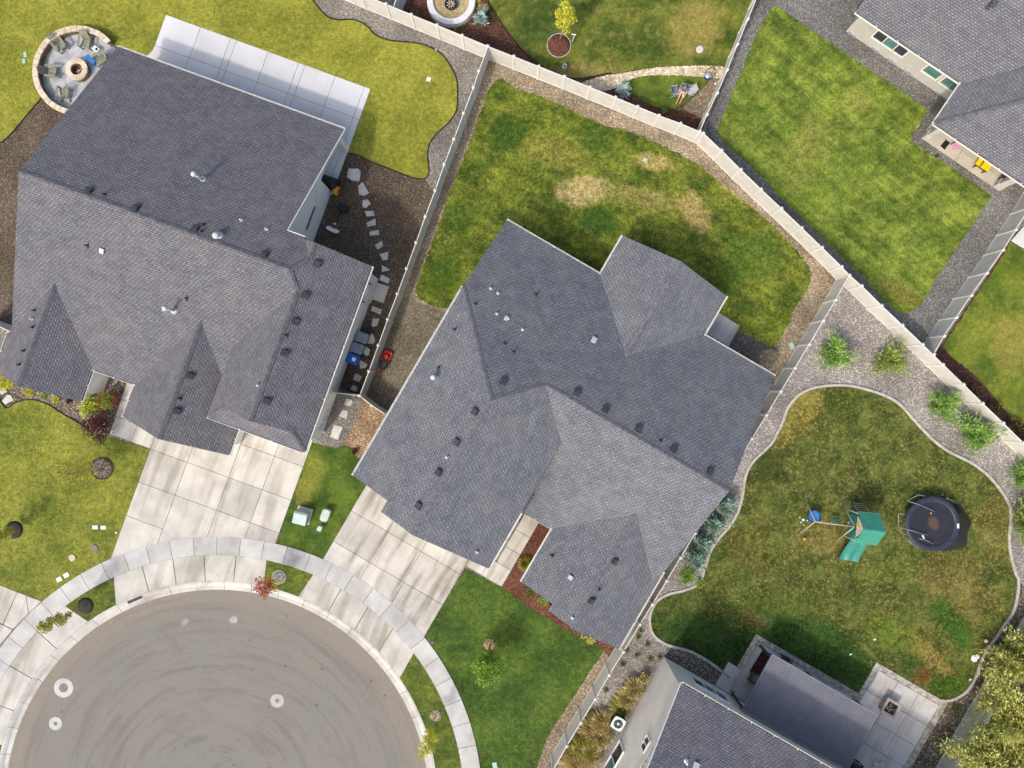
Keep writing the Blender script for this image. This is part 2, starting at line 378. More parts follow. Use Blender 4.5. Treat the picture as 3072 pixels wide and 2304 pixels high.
def road_mat():
    m, t, p = newmat('worn_asphalt'); P = pos(t)
    s = t.nodes.new('ShaderNodeVectorMath'); s.operation = 'SUBTRACT'; t.links.new(P, s.inputs[0]); s.inputs[1].default_value = (CX, CY, 0)
    l = t.nodes.new('ShaderNodeVectorMath'); l.operation = 'LENGTH'; t.links.new(s.outputs[0], l.inputs[0])
    sp = N(t, 'SeparateXYZ'); t.links.new(s.outputs[0], sp.inputs[0])
    an = math2(t, 'ARCTAN2', sp.outputs[1], sp.outputs[0])
    cb = N(t, 'CombineXYZ'); t.links.new(l.outputs['Value'], cb.inputs[0]); t.links.new(math2(t, 'MULTIPLY', an, .9), cb.inputs[1])
    arcs = noise(t, cb.outputs[0], 1.9, 5, .6)
    off = vscale(t, vrot(t, P, .5), (.35, 1.2, 1)); arcs2 = noise(t, off, .8, 5, .6)
    n = noise(t, P, .25, 4); f = noise(t, P, 30, 3, .7)
    col = mix(t, remap(t, n, .35, .65), rgb(126, 121, 112), rgb(123, 121, 111))
    col = mix(t, math2(t, 'MULTIPLY', remap(t, arcs, .46, .7), .7), col, rgb(106, 103, 96))
    col = mix(t, math2(t, 'MULTIPLY', remap(t, arcs2, .5, .72), .5), col, rgb(112, 108, 101))
    col = mix(t, math2(t, 'MULTIPLY', remap(t, l.outputs['Value'], 12.6, 14.3), .35), col, rgb(146, 131, 114))
    v = N(t, 'TexVoronoi'); v.inputs['Scale'].default_value = .85; t.links.new(P, v.inputs['Vector'])
    sc_ = N(t, 'SeparateColor'); t.links.new(v.outputs['Color'], sc_.inputs[0])
    spot = math2(t, 'MULTIPLY', remap(t, v.outputs['Distance'], .05, .1, 1, 0), remap(t, sc_.outputs[0], .45, .55))
    col = mix(t, math2(t, 'MULTIPLY', spot, .55), col, rgb(66, 62, 58))
    for (x_, y_, r_, s_) in ((1928, 432, .34, .95), (1945, 445, .2, .9), (1530, 452, .3, .6)):
        w_ = W('A4', x_, y_); col = ell(t, P, col, w_.x, w_.y, r_, r_ * .7, .6, rgb(190, 192, 190), s_ * .45)
    col = mix(t, .4, col, mix(t, remap(t, f, .3, .7), (.18, .18, .18, 1), (.82, .82, .82, 1)), 'OVERLAY')
    t.links.new(col, p.inputs['Base Color']); p.inputs['Roughness'].default_value = .9; bump(t, p, f, .35, .01); return m
b = MB(); b.lathe([(.001, -.105), (5, -.107), (10, -.109), (RG + .02, -.11)], (CX, CY, 0), 120)
road = b.build('road', road_mat()); road['kind'] = 'structure'; road['label'] = 'worn tan grey asphalt turning circle of the cul-de-sac'; road['category'] = 'road'

def root_struct(name, loc, label, cat):
    o = empty(name, loc); o['kind'] = 'structure'; o['label'] = label; o['category'] = cat; return o
kerb = root_struct('kerb', (CX, CY, 0), 'pale concrete rolled kerb and gutter ring round the turning circle', 'kerb')
A0 = -20.0
for i in range(28):
    a0 = R(A0 + i * 7.2 + .04); a1 = R(A0 + (i + 1) * 7.2 - .04)
    b = MB(); b.lathe([(RG, -.16), (RG, -.1), (RG + .28, -.085), (RG + .36, -.02), (RG + .5, .05), (RC, .055), (RC, -.1)], (CX, CY, 0), 5, a0, a1)
    o = b.build('kerb_segment', MT['kerb'], kerb)
walk = root_struct('sidewalk', (CX, CY, 0), 'curved grey concrete sidewalk ring of square slabs round the cul-de-sac', 'sidewalk')
b = MB(); b.lathe([(RC + .02, .012), (RSO + .04, .014)], (CX, CY, 0), 90, R(-15), R(200)); b.build('slab_bed', MT['joint'], walk)
a = -8.0
while a < 172:
    st = 5.15
    b = MB(); a0, a1 = R(a + .045), R(a + st - .045)
    b.lathe([(RSI, .0), (RSI, .072), (RSO, .072), (RSO, .0)], (CX, CY, 0), 5, a0, a1); b.build('slab', MT['walk'], walk); a += st
def apron(label, cuts_in, cuts_out):
    ap = root_struct('driveway_apron', polar(16, R(cuts_in[0])).to_3d(), label, 'driveway')
    for (i0, i1, o0, o1) in zip(cuts_in[:-1], cuts_in[1:], cuts_out[:-1], cuts_out[1:]):
        g = .09 if i1 > i0 else -.09; n = 6
        inn = [polar(RSI - .012, R(i0 + g + (i1 - i0 - 2 * g) * k / n)) for k in range(n + 1)]
        out = [polar(RC + .012, R(o0 + g + (o1 - o0 - 2 * g) * k / n)) for k in range(n + 1)]
        b = MB(); b.prism(inn + out[::-1], 0, .06); b.build('slab', MT['drive'], ap)
apron('concrete apron slabs in front of the left white house driveway', [114.5, 107.4, 100.1, 92.8, 85.4, 78.2], [116.9, 107.7, 100.4, 92.8, 85.5, 77.6])
apron('concrete apron slabs in front of the middle house driveway', [67.1, 59.7, 52.2, 44.6, 37.1], [68.4, 59.7, 51.4, 42.9, 34.2])
apron('concrete apron slabs at the left edge leading to the cropped driveway', [127.4, 136.2, 146.4, 156, 165], [125.2, 136.0, 146.0, 155.5, 165])

# local frames of the houses (u along the main ridge, v towards the back yard)
class Frame:
    def __init__(s, deg): s.c, s.s, s.a = math.cos(R(deg)), math.sin(R(deg)), -R(deg)
    def __call__(s, u, v, z=0): return Vector((u * s.c + v * s.s, -u * s.s + v * s.c, z))
    def inv(s, p): return p[0] * s.c - p[1] * s.s, p[0] * s.s + p[1] * s.c
FL, FM, FT, FB = Frame(20), Frame(30.2), Frame(34.2), Frame(30)
def slabs(name, label, fr, cells, mat, z=.06, base=(0, 0), gap=.014):
    rt = root_struct(name, fr(*base), label, name.replace('_', ' '))
    for c in cells:
        if len(c) == 4 and not hasattr(c[0], '__len__'):
            u0, u1, v0, v1 = c; pts = [fr(u0 + gap, v0 + gap), fr(u1 - gap, v0 + gap), fr(u1 - gap, v1 - gap), fr(u0 + gap, v1 - gap)]
        else: pts = [fr(*q) for q in c]
        b = MB(); b.prism([p.to_2d() for p in pts], 0, z); b.build('slab', mat, rt)
    return rt
def circ_v(fr, u, r):               # v where the line u meets the circle of radius r (house side)
    cu, cv = fr.inv((CX, CY)); return cv + math.sqrt(max(.01, r * r - (u - cu) ** 2))
def column(fr, u0, u1, vs, r):      # slab cells down one column, last one cut by the sidewalk
    out = []
    for v1, v0 in zip(vs[:-1], vs[1:]):
        if v0 > circ_v(fr, u0, r) and v0 > circ_v(fr, u1, r): out.append((u0, u1, v0, v1))
        else:
            n = 6; us = [u0 + .014 + (u1 - u0 - .028) * k / n for k in range(n + 1)]
            bot = [(u, min(circ_v(fr, u, r), v1 - .03)) for u in us]
            out.append(bot + [(u1 - .014, v1 - .014), (u0 + .014, v1 - .014)]); break
    return out
cells = []
uL = [-21.6, -18.95, -15.93, -13.5, -11.42]
cells += column(FL, uL[0], uL[1], [-10.6, -12.57, -14.95, -17.39, -30], RSO - .05)
cells += column(FL, uL[1], uL[2], [-9.8, -12.57, -14.95, -17.39, -30], RSO - .05)
cells += column(FL, uL[2], uL[3], [-7.75, -10.14, -12.57, -14.95, -30], RSO - .05)
cells += column(FL, uL[3], uL[4], [-7.75, -10.14, -12.57, -14.95, -30], RSO - .05)
cells += [(-24.58, -23.0, -12.55, -11.3), (-23.0, -21.6, -12.55, -11.3), (-24.62, -22.9, -11.3, -10.05), (-24.65, -22.9, -10.05, -8.4)]
slabs('driveway', 'wide three bay pale concrete driveway of the left white house', FL, cells, MT['drive'], base=(-16, -13))
b = MB(); b.prism([FL(-24.6, -12.5).to_2d(), FL(-11.45, -12.5).to_2d(), FL(-11.45, -7.7).to_2d(), FL(-24.6, -8.4).to_2d()], .0, .02)
b.prism([FL(-21.6, -12.5).to_2d(), FL(-21.5, -21).to_2d(), FL(-11.45, -16.5).to_2d(), FL(-11.45, -12.5).to_2d()], .0, .02)
b.prism([FM(-5.1, -9.5).to_2d(), FM(3.45, -9.5).to_2d(), FM(3.45, -18).to_2d(), FM(-5.1, -17).to_2d()], .0, .02)
b.prism([FM(3.45, -12.2).to_2d(), FM(6.3, -12.2).to_2d(), FM(6.3, -7).to_2d(), FM(5.2, -7).to_2d(), FM(5.2, -11.0).to_2d(), FM(3.45, -11.0).to_2d()], .0, .02)
o = b.build('joint_bed', MT['joint']); o['kind'] = 'structure'; o['label'] = 'dark dirt in the slab joints of both driveways'; o['category'] = 'ground'
cells = []
uM = [-5.12, -2.28, .4, 3.48]
for i in range(3): cells += column(FM, uM[i], uM[i + 1], [-9.6, -12.95, -15.36, -30], RSO - .05)
slabs('driveway', 'pale concrete driveway of the middle house with brown tyre streaks', FM, cells, MT['drive2'], base=(-1, -13))
slabs('walkway', 'narrow concrete entry walk between the wings of the middle house', FM,
      [(5.18, 6.33, -8.43, -6.4), (5.18, 6.33, -9.76, -8.43), (5.18, 6.33, -11.0, -9.76), (4.75, 6.33, -12.28, -11.0), (3.5, 4.75, -12.28, -11.0)], MT['drive2'], base=(5.7, -9))
# cropped driveway at the left edge
P_ = lambda *q: [FL.inv(W('A4', x, y)) for x, y in q]
cells = [P_((150, 200), (215, 225), (240, 375), (110, 505), (30, 465)), P_((0, 140), (145, 200), (25, 462), (-160, 395)), P_((220, 228), (345, 275), (245, 372)),
         P_((-160, 405), (28, 472), (105, 512), (0, 640), (-60, 700), (-260, 640)), P_((-260, 20), (-8, 136), (-170, 390), (-420, 300))]
slabs('driveway', 'corner of a concrete driveway cropped by the left edge of the photo', FL, cells, MT['drive'], base=FL.inv(W('A4', 50, 400)), z=.05)
# left house patio
uP = [-30.72, -28.22, -26.03, -25.6, -23.32, -21.1, -20.65, -18.46, -16.35, -15.91]
cells = []
for i in range(9):
    if i == 0:
        cells.append([(-30.7, 13.36), (uP[1] - .014, 13.36), (uP[1] - .014, 15.55), (-30.7, 15.55)])
        cells.append([(-31.6, 11.2), (uP[1] - .014, 11.2), (uP[1] - .014, 13.33), (-30.7, 13.33), (-30.75, 12.9), (-30.95, 12.5), (-31.3, 12.2), (-31.9, 12.0)])
    else:
        cells.append((uP[i], uP[i + 1], 13.36, 15.58))
        cells.append((uP[i], uP[i + 1], 7.9, 13.36))
slabs('patio', 'long pale concrete patio behind the left white house', FL, cells, MT['patio'], base=(-23, 13))

# ------------------------------------------------------------------ lawns and beds
def ex(t, pts): return G(t, pts)
EX = []   # places where no grass grows (houses, slabs, rings)
def grass(name, label, poly, mat, dens, z=.025, hmin=.02, hmax=.05, wid=.013, excl=()):
    xs = np.array([p[0] for p in poly]); ys = np.array([p[1] for p in poly])
    x0, x1, y0, y1 = max(xs.min(), -36), min(xs.max(), 36), max(ys.min(), -27.5), min(ys.max(), 27.5)
    n = int((x1 - x0) * (y1 - y0) * dens); px = rng.uniform(x0, x1, n); py = rng.uniform(y0, y1, n)
    k = inside(px, py, poly)
    for e in list(EX) + list(excl): k &= ~inside(px, py, e)
    k &= np.hypot(px - CX, py - CY) > RC + .03
    rr = np.hypot(px - CX, py - CY); k &= ~((rr > RSI - .03) & (rr < RSO + .03))
    px, py = px[k], py[k]; n = len(px)
    a = rng.uniform(0, 6.283, n); l = rng.uniform(.02, .07, n); h = rng.uniform(hmin, hmax, n); w = rng.uniform(.6, 1.4, n) * wid
    v = np.zeros((n, 3, 3)); dx, dy = np.cos(a), np.sin(a)
    v[:, 0] = np.c_[px - dy * w, py + dx * w, np.full(n, z)]; v[:, 1] = np.c_[px + dy * w, py - dx * w, np.full(n, z)]
    v[:, 2] = np.c_[px + dx * l, py + dy * l, z + h]
    me = fast_mesh(name, v.reshape(-1, 3), np.arange(n * 3).reshape(-1, 3))
    o = add_obj(name, me, mat); o['kind'] = 'stuff'; o['label'] = label; o['category'] = 'grass'; return o
def pebbles(name, label, poly, mat, dens, rmin, rmax, z=.02, excl=(), flat=.6):
    xs = np.array([p[0] for p in poly]); ys = np.array([p[1] for p in poly])
    x0, x1, y0, y1 = max(xs.min(), -36), min(xs.max(), 36), max(ys.min(), -27.5), min(ys.max(), 27.5)
    n = int((x1 - x0) * (y1 - y0) * dens); px = rng.uniform(x0, x1, n); py = rng.uniform(y0, y1, n)
    k = inside(px, py, poly)
    for e in list(EX) + list(excl): k &= ~inside(px, py, e)
    px, py = px[k], py[k]; n = len(px)
    r = rng.uniform(rmin, rmax, n); a = rng.uniform(0, 6.28, n); q = rng.uniform(.6, 1.0, n)
    d = np.array([(1, 0, 0), (0, 1, 0), (-1, 0, 0), (0, -1, 0), (0, 0, 1)], float)
    v = np.zeros((n, 5, 3)); c, s = np.cos(a), np.sin(a)
    for i in range(5):
        lx, ly = d[i, 0] * r * rng.uniform(.8, 1.2, n), d[i, 1] * r * q
        v[:, i] = np.c_[px + lx * c - ly * s + (i == 4) * r * rng.uniform(-.4, .4, n), py + lx * s + ly * c, z + d[i, 2] * r * flat + 0 * px]
    f = np.array([(0, 1, 4), (1, 2, 4), (2, 3, 4), (3, 0, 4)]); F = (np.arange(n)[:, None, None] * 5 + f[None]).reshape(-1, 3)
    o = add_obj(name, fast_mesh(name, v.reshape(-1, 3), F), mat); o['kind'] = 'stuff'; o['label'] = label; o['category'] = 'gravel'; return o
def rect(fr, u0, u1, v0, v1): return [fr(u0, v0).to_2d(), fr(u1, v0).to_2d(), fr(u1, v1).to_2d(), fr(u0, v1).to_2d()]
EX += [rect(FL, -31, -15.7, -8, 11.3), rect(FL, -31.9, -15.9, 7.9, 15.58), rect(FL, -31, -25.6, -10.4, -7), rect(FL, -22.6, -15.5, -10.4, -7), rect(FL, -16.5, -10.6, -8, 4),
       rect(FM, -5.4, 14.2, -6.6, 8.6), rect(FM, -5.4, 4.3, -10.2, -6), rect(FM, 7, 14.3, -10.9, -6), rect(FM, 1.5, 8.9, 8, 11.6), rect(FB, 18.2, 40, -25, -10.9),
       rect(FL, -21.62, -11.4, -21, -7.5), rect(FM, -5.15, 3.5, -18.5, -9.5), rect(FL, -24.6, -21, -12.57, -8)]
FCX, FCY = -29.24, 21.09
EX.append([Vector((FCX + 3.05 * math.cos(i * .2618), FCY + 3.05 * math.sin(i * .2618))) for i in range(24)])

# --- left house back lawn
e1 = ex('B1', [(470, -20), (510, 25), (560, 90), (625, 145), (690, 165), (760, 165), (820, 165), (890, 185), (950, 225), (1000, 280), (1060, 315), (1150, 340), (1250, 348), (1330, 355), (1420, 375), (1510, 415), (1580, 470), (1640, 560), (1680, 640), (1693, 740), (1690, 880), (1670, 950), (1600, 1040), (1520, 1110), (1470, 1180), (1447, 1250), (1447, 1320), (1455, 1400), (1450, 1450), (1420, 1485), (1340, 1480), (1250, 1450), (1100, 1390), (950, 1330), (870, 1290), (790, 1270)])
e1s = crom(e1, 4)
e2 = ex('A1', [(360, 800), (300, 870), (215, 970), (120, 1085), (50, 1155), (-60, 1230)])
lawn_lb = e1s + ex('A1', [(1500, 900), (700, 900)]) + crom(e2, 4) + ex('A1', [(-900, 1300), (-900, -700)]) + ex('B1', [(300, -700)])
mLB = lawn('lawn_yellow_green', rgb(112, 116, 40), rgb(142, 142, 54), rgb(152, 144, 66), .4, (), .3, .5, 9)
sheet('lawn', lawn_lb, .022, mLB, 'bright yellow green lawn behind the left white house')
grass('lawn_grass', 'short bright yellow green grass behind the left white house', lawn_lb, mLB, 110)
b = MB(); ribbon(b, e1s, .06, 0, .07); tag(b.build('lawn_edging', MT['edging']), 'black edging strip winding along the yellow green back lawn', 'edging')
b = MB(); ribbon(b, crom(e2, 4), .06, 0, .07); tag(b.build('lawn_edging', MT['edging']), 'short black edging strip left of the round fire pit wall', 'edging')
# left side brown gravel
sheet('gravel_bed', ex('A1', [(560, 900), (340, 815), (215, 970), (50, 1155), (-500, 1500)]) + ex('A2', [(-500, 1100), (90, 1180), (300, 0), (700, -800)]), .012, MT['gravBr'], 'brown gravel strip left of the white house', 'gravel')
# side yard of the left house
side = ex('B1', [(790, 1270), (950, 1330), (1100, 1390), (1250, 1450), (1340, 1480), (1420, 1485), (1500, 1600)]) + ex('B2', [(1500, 40), (1040, 1330), (880, 1760), (600, 1660), (500, 1000), (300, 500), (600, 0)])
sheet('gravel_bed', side, .014, MT['gravBr'], 'dark brown gravel side yard with stepping stones by the white house', 'gravel')
pebbles('gravel', 'loose brown pebbles in the white house side yard', side, MT['gravBr'], 55, .02, .045)
# front bits of the left house
fl1 = ex('A3', [(50, 260), (120, 220), (200, 195), (300, 195), (400, 230), (480, 280), (560, 330), (650, 380), (720, 440), (800, 480), (910, 500), (1240, 600), (935, 1500), (750, 1590), (620, 1680)]) + ex('A4', [(420, 240), (345, 275), (0, 140), (-500, -80)]) + ex('A3', [(-500, 600), (0, 180)])
bed_lf = ex('A3', [(-200, 0), (0, 180), (50, 270), (120, 230), (200, 205), (300, 205), (480, 290), (650, 390), (900, 500), (1000, 350), (1090, 60), (700, -100), (0, -200)])
sheet('gravel_bed', bed_lf, .012, MT['gravD'], 'grey brown gravel planting bed along the front of the white house', 'gravel')
pebbles('gravel', 'loose pebbles in the front planting bed of the white house', bed_lf, MT['gravD'], 70, .02, .045)
mLF = lawn('lawn_front_left', rgb(90, 102, 34), rgb(128, 130, 50), rgb(142, 134, 62), .4, (), .28, .55, 7)
ring1 = polar(RSI, 0)
sheet('lawn', fl1, .022, mLF, 'yellow green front lawn of the left white house')
edge_lf = crom(ex('A3', [(-30, 130), (50, 260), (120, 220), (200, 195), (300, 195), (400, 230), (480, 280), (560, 330), (650, 380), (710, 420)]), 3)
b = MB(); ribbon(b, edge_lf, .06, 0, .08); tag(b.build('lawn_edging', MT['edging']), 'black edging between front lawn and gravel bed of the white house', 'edging')
par = [polar(RC, R(a)) for a in range(-8, 172, 4)] + [polar(RSI, R(a)) for a in range(171, -9, -4)]
strip_ex = [[polar(RC - .1, R(a)) for a in np.linspace(116.9, 77.9, 8)] + [polar(RSI + .1, R(a)) for a in np.linspace(78.2, 114.5, 8)],
            [polar(RC - .1, R(a)) for a in np.linspace(68.2, 34.2, 8)] + [polar(RSI + .1, R(a)) for a in np.linspace(37.1, 67.1, 8)],
            [polar(RC - .1, R(a)) for a in np.linspace(165, 125, 8)] + [polar(RSI + .1, R(a)) for a in np.linspace(127.4, 165, 8)]]
mFR = lawn('lawn_dark_green', rgb(54, 76, 26), rgb(80, 102, 38), rgb(98, 108, 46), .3, (), .35, .55, 7)
mPK = lawn('lawn_parkway', rgb(66, 82, 28), rgb(98, 108, 40), rgb(110, 112, 50), .35, (), .5, .55, 7)
sheet('lawn', par, .03, mPK, 'narrow grass strip between kerb and sidewalk')
grass('lawn_grass', 'grass of the narrow strip between kerb and sidewalk', par, mPK, 110, .03, excl=strip_ex)
# lawn between the driveways
mid = ex('B3', [(470, 600), (490, 545), (590, 575), (690, 590), (760, 570), (830, 600), (860, 680), (1100, 560), (1100, 900), (940, 905), (820, 1100), (580, 1505), (190, 1400), (300, 1020)])
g1, g2 = W('B3', 500, 800), W('B3', 420, 960)
mMid = lawn('lawn_between_drives', rgb(52, 76, 24), rgb(88, 108, 36), rgb(120, 122, 44), .3,
            [(g1.x, g1.y, .9, 1.7, R(-18), rgb(128, 128, 50), .55), (g2.x, g2.y, .7, 1.1, R(-18), rgb(136, 130, 56), .55)], .45, .4, 8)
sheet('lawn', mid, .022, mMid, 'small green lawn between the two driveways')
grass('lawn_grass', 'grass of the small lawn between the two driveways', mid, mMid, 110)
grass('lawn_grass', 'grass of the front lawn of the left white house', fl1, mLF, 110)
# front right lawn
fr_edge = ex('C4', [(-250, 10), (0, 185), (100, 262), (200, 330), (420, 465), (610, 572), (780, 645), (800, 680), (770, 750), (690, 850), (640, 940), (550, 1080), (430, 1250), (330, 1430), (240, 1680)])
fr = ex('B4', [(2060, 160), (1755, 0), (1420, 555), (1500, 620)]) + [polar(RSO - .05, R(a)) for a in np.linspace(36, -14, 16)] + ex('C4', [(150, 2000)]) + fr_edge[::-1]
fr = jag(fr, .05)
sheet('lawn', fr, .022, mFR, 'dark green front lawn of the middle house')
grass('lawn_grass', 'dark green grass of the middle house front lawn', fr, mFR, 115)
# mulch beds of the middle house
mb1 = ex('C3', [(120, 1090), (400, 1250), (150, 1680)]) + ex('C4', [(110, 110), (400, 300), (500, 440), (940, 680), (870, 760), (800, 680), (780, 645), (610, 572), (420, 465), (200, 330), (100, 262), (0, 185), (-250, 10)]) + ex('B4', [(2060, 158), (2150, 0)])
sheet('mulch_bed', mb1, .016, MT['redmulch'], 'red brown mulch bed by the entry of the middle house', 'mulch')
pebbles('mulch', 'red brown bark chips by the middle house entry', mb1, MT['redmulch'], 90, .02, .05, .015, flat=.4)
mb2 = fr_edge[6:] + ex('C4', [(310, 1680), (620, 1180), (830, 800), (940, 690), (860, 640)])
sheet('mulch_bed', mb2, .014, MT['tanmulch'], 'tan bark strip between dark front lawn and white fence', 'mulch')
pebbles('mulch', 'tan bark pieces along the front fence', mb2, MT['tanmulch'], 90, .02, .05, .012, flat=.4)
# gap yard between houses in front of the gates
sheet('gravel_bed', ex('B3', [(480, 520), (590, 300), (690, 80), (880, 160), (900, 230), (760, 560), (690, 592), (590, 578), (490, 548)]), .016, MT['gravL'], 'grey gravel strip with pale flagstones in front of the gate', 'gravel')
br = ex('B3', [(885, 165), (1200, 330), (1000, 700), (860, 680), (830, 600), (755, 565), (900, 225)])
sheet('mulch_bed', br, .014, gravel('orange_brown_bark', rgb(150, 126, 98), rgb(112, 88, 62), rgb(184, 164, 134), 16, .6), 'rust and tan bark patch left of the middle house front', 'mulch')
pebbles('mulch', 'rust and tan bark pieces left of the middle house', br, bpy.data.materials['orange_brown_bark'], 90, .02, .05, .012, flat=.4)
# main back yard
tan_out = ex('B1', [(1955, 490)]) + ex('C1', [(55, 590), (470, 755), (875, 920), (1222, 1060), (1580, 1200), (1880, 1490)]) + ex('D2', [(120, 250), (435, 550), (670, 790), (560, 960), (440, 1150), (330, 1330), (220, 1510), (150, 1660)]) + ex('C2', [(2212, 1560), (1650, 1215), (1000, 700)]) + ex('B2', [(1800, 800), (1250, 1600), (900, 1750), (1060, 1300), (1500, 100)])
sheet('mulch_bed', tan_out, .010, MT['tanmulch'], 'tan straw and bark border inside the white fence of the back yard', 'mulch')
pebbles('mulch', 'loose tan bark along the fence of the middle back yard', tan_out, MT['tanmulch'], 75, .02, .05, .01, excl=(), flat=.4)
ol = ex('B2', [(1330, 910), (1360, 960), (1450, 985), (1600, 1045), (1760, 900), (1500, 1500), (1230, 1680), (900, 1680), (1000, 1600), (1090, 1340), (1160, 1130), (1240, 920)]) + ex('B3', [(1100, 300), (930, 150), (960, 0)])
sheet('gravel_bed', ex('B2', [(1330, 910), (1360, 960), (1450, 985), (1600, 1045), (1850, 900), (1500, 1650), (1300, 1760)]) + ex('B3', [(1090, 310), (885, 160), (940, 0)]) + ex('B2', [(1040, 1330), (1240, 910)]), .016, MT['gravOl'], 'olive grey gravel side yard left of the middle house', 'gravel')
pebbles('gravel', 'loose olive pebbles left of the middle house', ol, MT['gravOl'], 60, .015, .035, .018)
sheet('gravel_bed', ex('C2', [(1880, 1200), (1960, 1215), (2100, 1290), (2240, 1330), (2240, 1480), (2212, 1640), (1700, 1300)]), .014, gravel('dark_grit', rgb(92, 88, 84), rgb(66, 62, 60), rgb(116, 110, 100), 22, .4), 'dark grit patch by the small back stoop of the middle house', 'gravel')
lm = [(1068, 176), (1085, 172), (1115, 190), (1180, 212), (1240, 240), (1300, 268), (1350, 280), (1400, 300), (1450, 325), (1490, 345), (1530, 372), (1575, 410), (1620, 445), (1660, 478), (1710, 530), (1745, 572), (1752, 600), (1738, 630), (1718, 665), (1700, 705), (1685, 735), (1665, 748), (1640, 735), (1610, 722)]
lm2 = [(960, 668), (930, 658), (903, 642), (900, 620), (915, 575), (935, 520), (950, 480), (965, 430), (985, 385), (1000, 345), (1020, 300), (1035, 250), (1050, 205)]
lawn_m = crom(ex('F', lm), 3) + ex('F', [(1400, 700), (1200, 640), (1000, 660)]) + crom(ex('F', lm2), 3)
lawn_m = jag(lawn_m, .09)
def fp(x, y): p = W('F', x, y); return p.x, p.y
mM = lawn('lawn_main_back', rgb(66, 84, 24), rgb(112, 122, 42), rgb(128, 122, 58), .45, [
    (*fp(1262, 412), 1.9, 1.15, R(5), rgb(178, 158, 104), .8), (*fp(1390, 428), 3.2, .8, R(-12), rgb(146, 136, 76), .65), (*fp(1500, 455), 1.7, 1.0, R(-60), rgb(170, 150, 92), .75),
    (*fp(1415, 350), 1.6, .7, R(-8), rgb(166, 150, 90), .75), (*fp(1200, 330), 2.6, 1.2, R(-20), rgb(132, 128, 56), .6), (*fp(1290, 475), 1.6, 1.1, R(0), rgb(54, 84, 28), .8),
    (*fp(1620, 560), 2.6, 2.0, R(30), rgb(78, 104, 34), .6), (*fp(1100, 280), 1.6, 1.5, R(0), rgb(54, 82, 24), .7), (*fp(960, 590), 1.6, 1.2, R(60), rgb(58, 88, 22), .7),
    (*fp(1290, 300), 2.0, .9, R(-25), rgb(62, 88, 26), .6), (*fp(1000, 470), 1.3, 1.1, R(0), rgb(58, 88, 22), .6), (*fp(1560, 390), 3.0, .35, R(-40), rgb(168, 152, 92), .7), (*fp(1240, 232), 4.2, .3, R(-24), rgb(160, 148, 92), .6)], .5, .75, 7, .3, (R(-28), .45))
sheet('lawn', lawn_m, .024, mM, 'patchy green lawn with dry tan spots behind the middle house')
grass('lawn_grass', 'patchy green and dry grass behind the middle house', lawn_m, mM, 115)
# top right yard
yT = ex('C1', [(1640, 1115), (1800, 600), (2080, -30), (2300, -300)]) + ex('D1', [(2400, -300), (2700, 1800)]) + ex('D2', [(2400, -100), (2150, 360), (1780, 905), (1470, 1392), (1130, 1060), (700, 660), (370, 340), (40, 20)])
sheet('gravel_bed', yT, .012, MT['gravT'], 'slate grey gravel round the lawn of the top right house', 'gravel')
pebbles('gravel', 'loose slate grey pebbles round the top right house', yT, MT['gravT'], 45, .015, .035, .012, excl=[rect(FT, 5, 30, 32.5, 45)])
lt = ex('D1', [(130, 58), (90, 110), (30, 230), (0, 290)]) + ex('C1', [(2130, 150), (2050, 330), (1960, 560), (1870, 780), (1790, 960), (1745, 1075), (1760, 1140), (1850, 1230), (2000, 1360), (2212, 1570)]) + ex('D2', [(130, 30), (300, 200), (500, 400), (700, 590), (900, 770), (1000, 900), (1130, 1025), (1240, 1057), (1300, 1030), (1370, 960), (1500, 740), (1680, 470), (1860, 200), (1945, 80)]) + ex('D1', [(1940, 1620), (1800, 1520), (1500, 1320), (1262, 1165), (1330, 1060), (1410, 920), (1390, 890), (1200, 760), (900, 560), (700, 420), (400, 220), (230, 95), (180, 65)])
lt = jag(lt, .05)
mT = lawn('lawn_fresh_green', rgb(80, 100, 34), rgb(116, 130, 50), rgb(136, 134, 64), .45, [(*fp(1850, 215), 1.2, 1.0, 0, rgb(148, 140, 72), .35), (*fp(1740, 330), 1.5, 3.5, R(-25), rgb(134, 132, 60), .4), (*fp(1945, 635), 1.8, .8, R(-40), rgb(132, 118, 58), .45), (*fp(2110, 545), .6, .9, R(-30), rgb(64, 88, 30), .8), (*fp(1760, 455), 2, 5, R(-35), rgb(116, 132, 48), .4)], .55, .6, 6, 0, (R(-41), .6))
sheet('lawn', lt, .024, mT, 'fresh green lawn of the top right house')
grass('lawn_grass', 'fresh green grass of the top right yard', lt, mT, 110)
# far right lawn beyond the diagonal fence
lf = ex('D2', [(1530, 1320), (1600, 1230), (1700, 1080), (1830, 880), (1960, 690), (2060, 540), (2100, 460), (2300, 560), (2500, 1700)]) + ex('D3', [(2500, 700), (2212, 400), (2060, 300), (1950, 150), (1850, 30), (1780, -40)]) + ex('D2', [(1650, 1450)])
b_ = sheet('mulch_bed', ex('D2', [(1470, 1395), (1800, 900), (2160, 360), (2600, 300), (2600, 1700)]) + ex('D3', [(2600, 1000), (2230, 560), (1720, 60)]), .012, MT['mulch'], 'dark mulch strip beside the far right lawn', 'mulch')
lf = jag(lf, .06)
mRR = lawn('lawn_far_right', rgb(70, 92, 28), rgb(116, 126, 44), rgb(146, 138, 66), .4, [(*fp(2190, 740), 2, 2.4, 0, rgb(150, 138, 66), .5), (*fp(2130, 600), 1.4, 1.4, 0, rgb(66, 96, 28), .6)], .4, .4, 8)
sheet('lawn', lf, .022, mRR, 'lawn in the right edge yard beyond the fence')
grass('lawn_grass', 'grass of the right edge yard beyond the fence', lf, mRR, 110)
sheet('patio', ex('D2', [(2212, 325), (2100, 450), (2300, 570), (2500, 200)]), .05, MT['patio'], 'white concrete slab corner at the right edge')
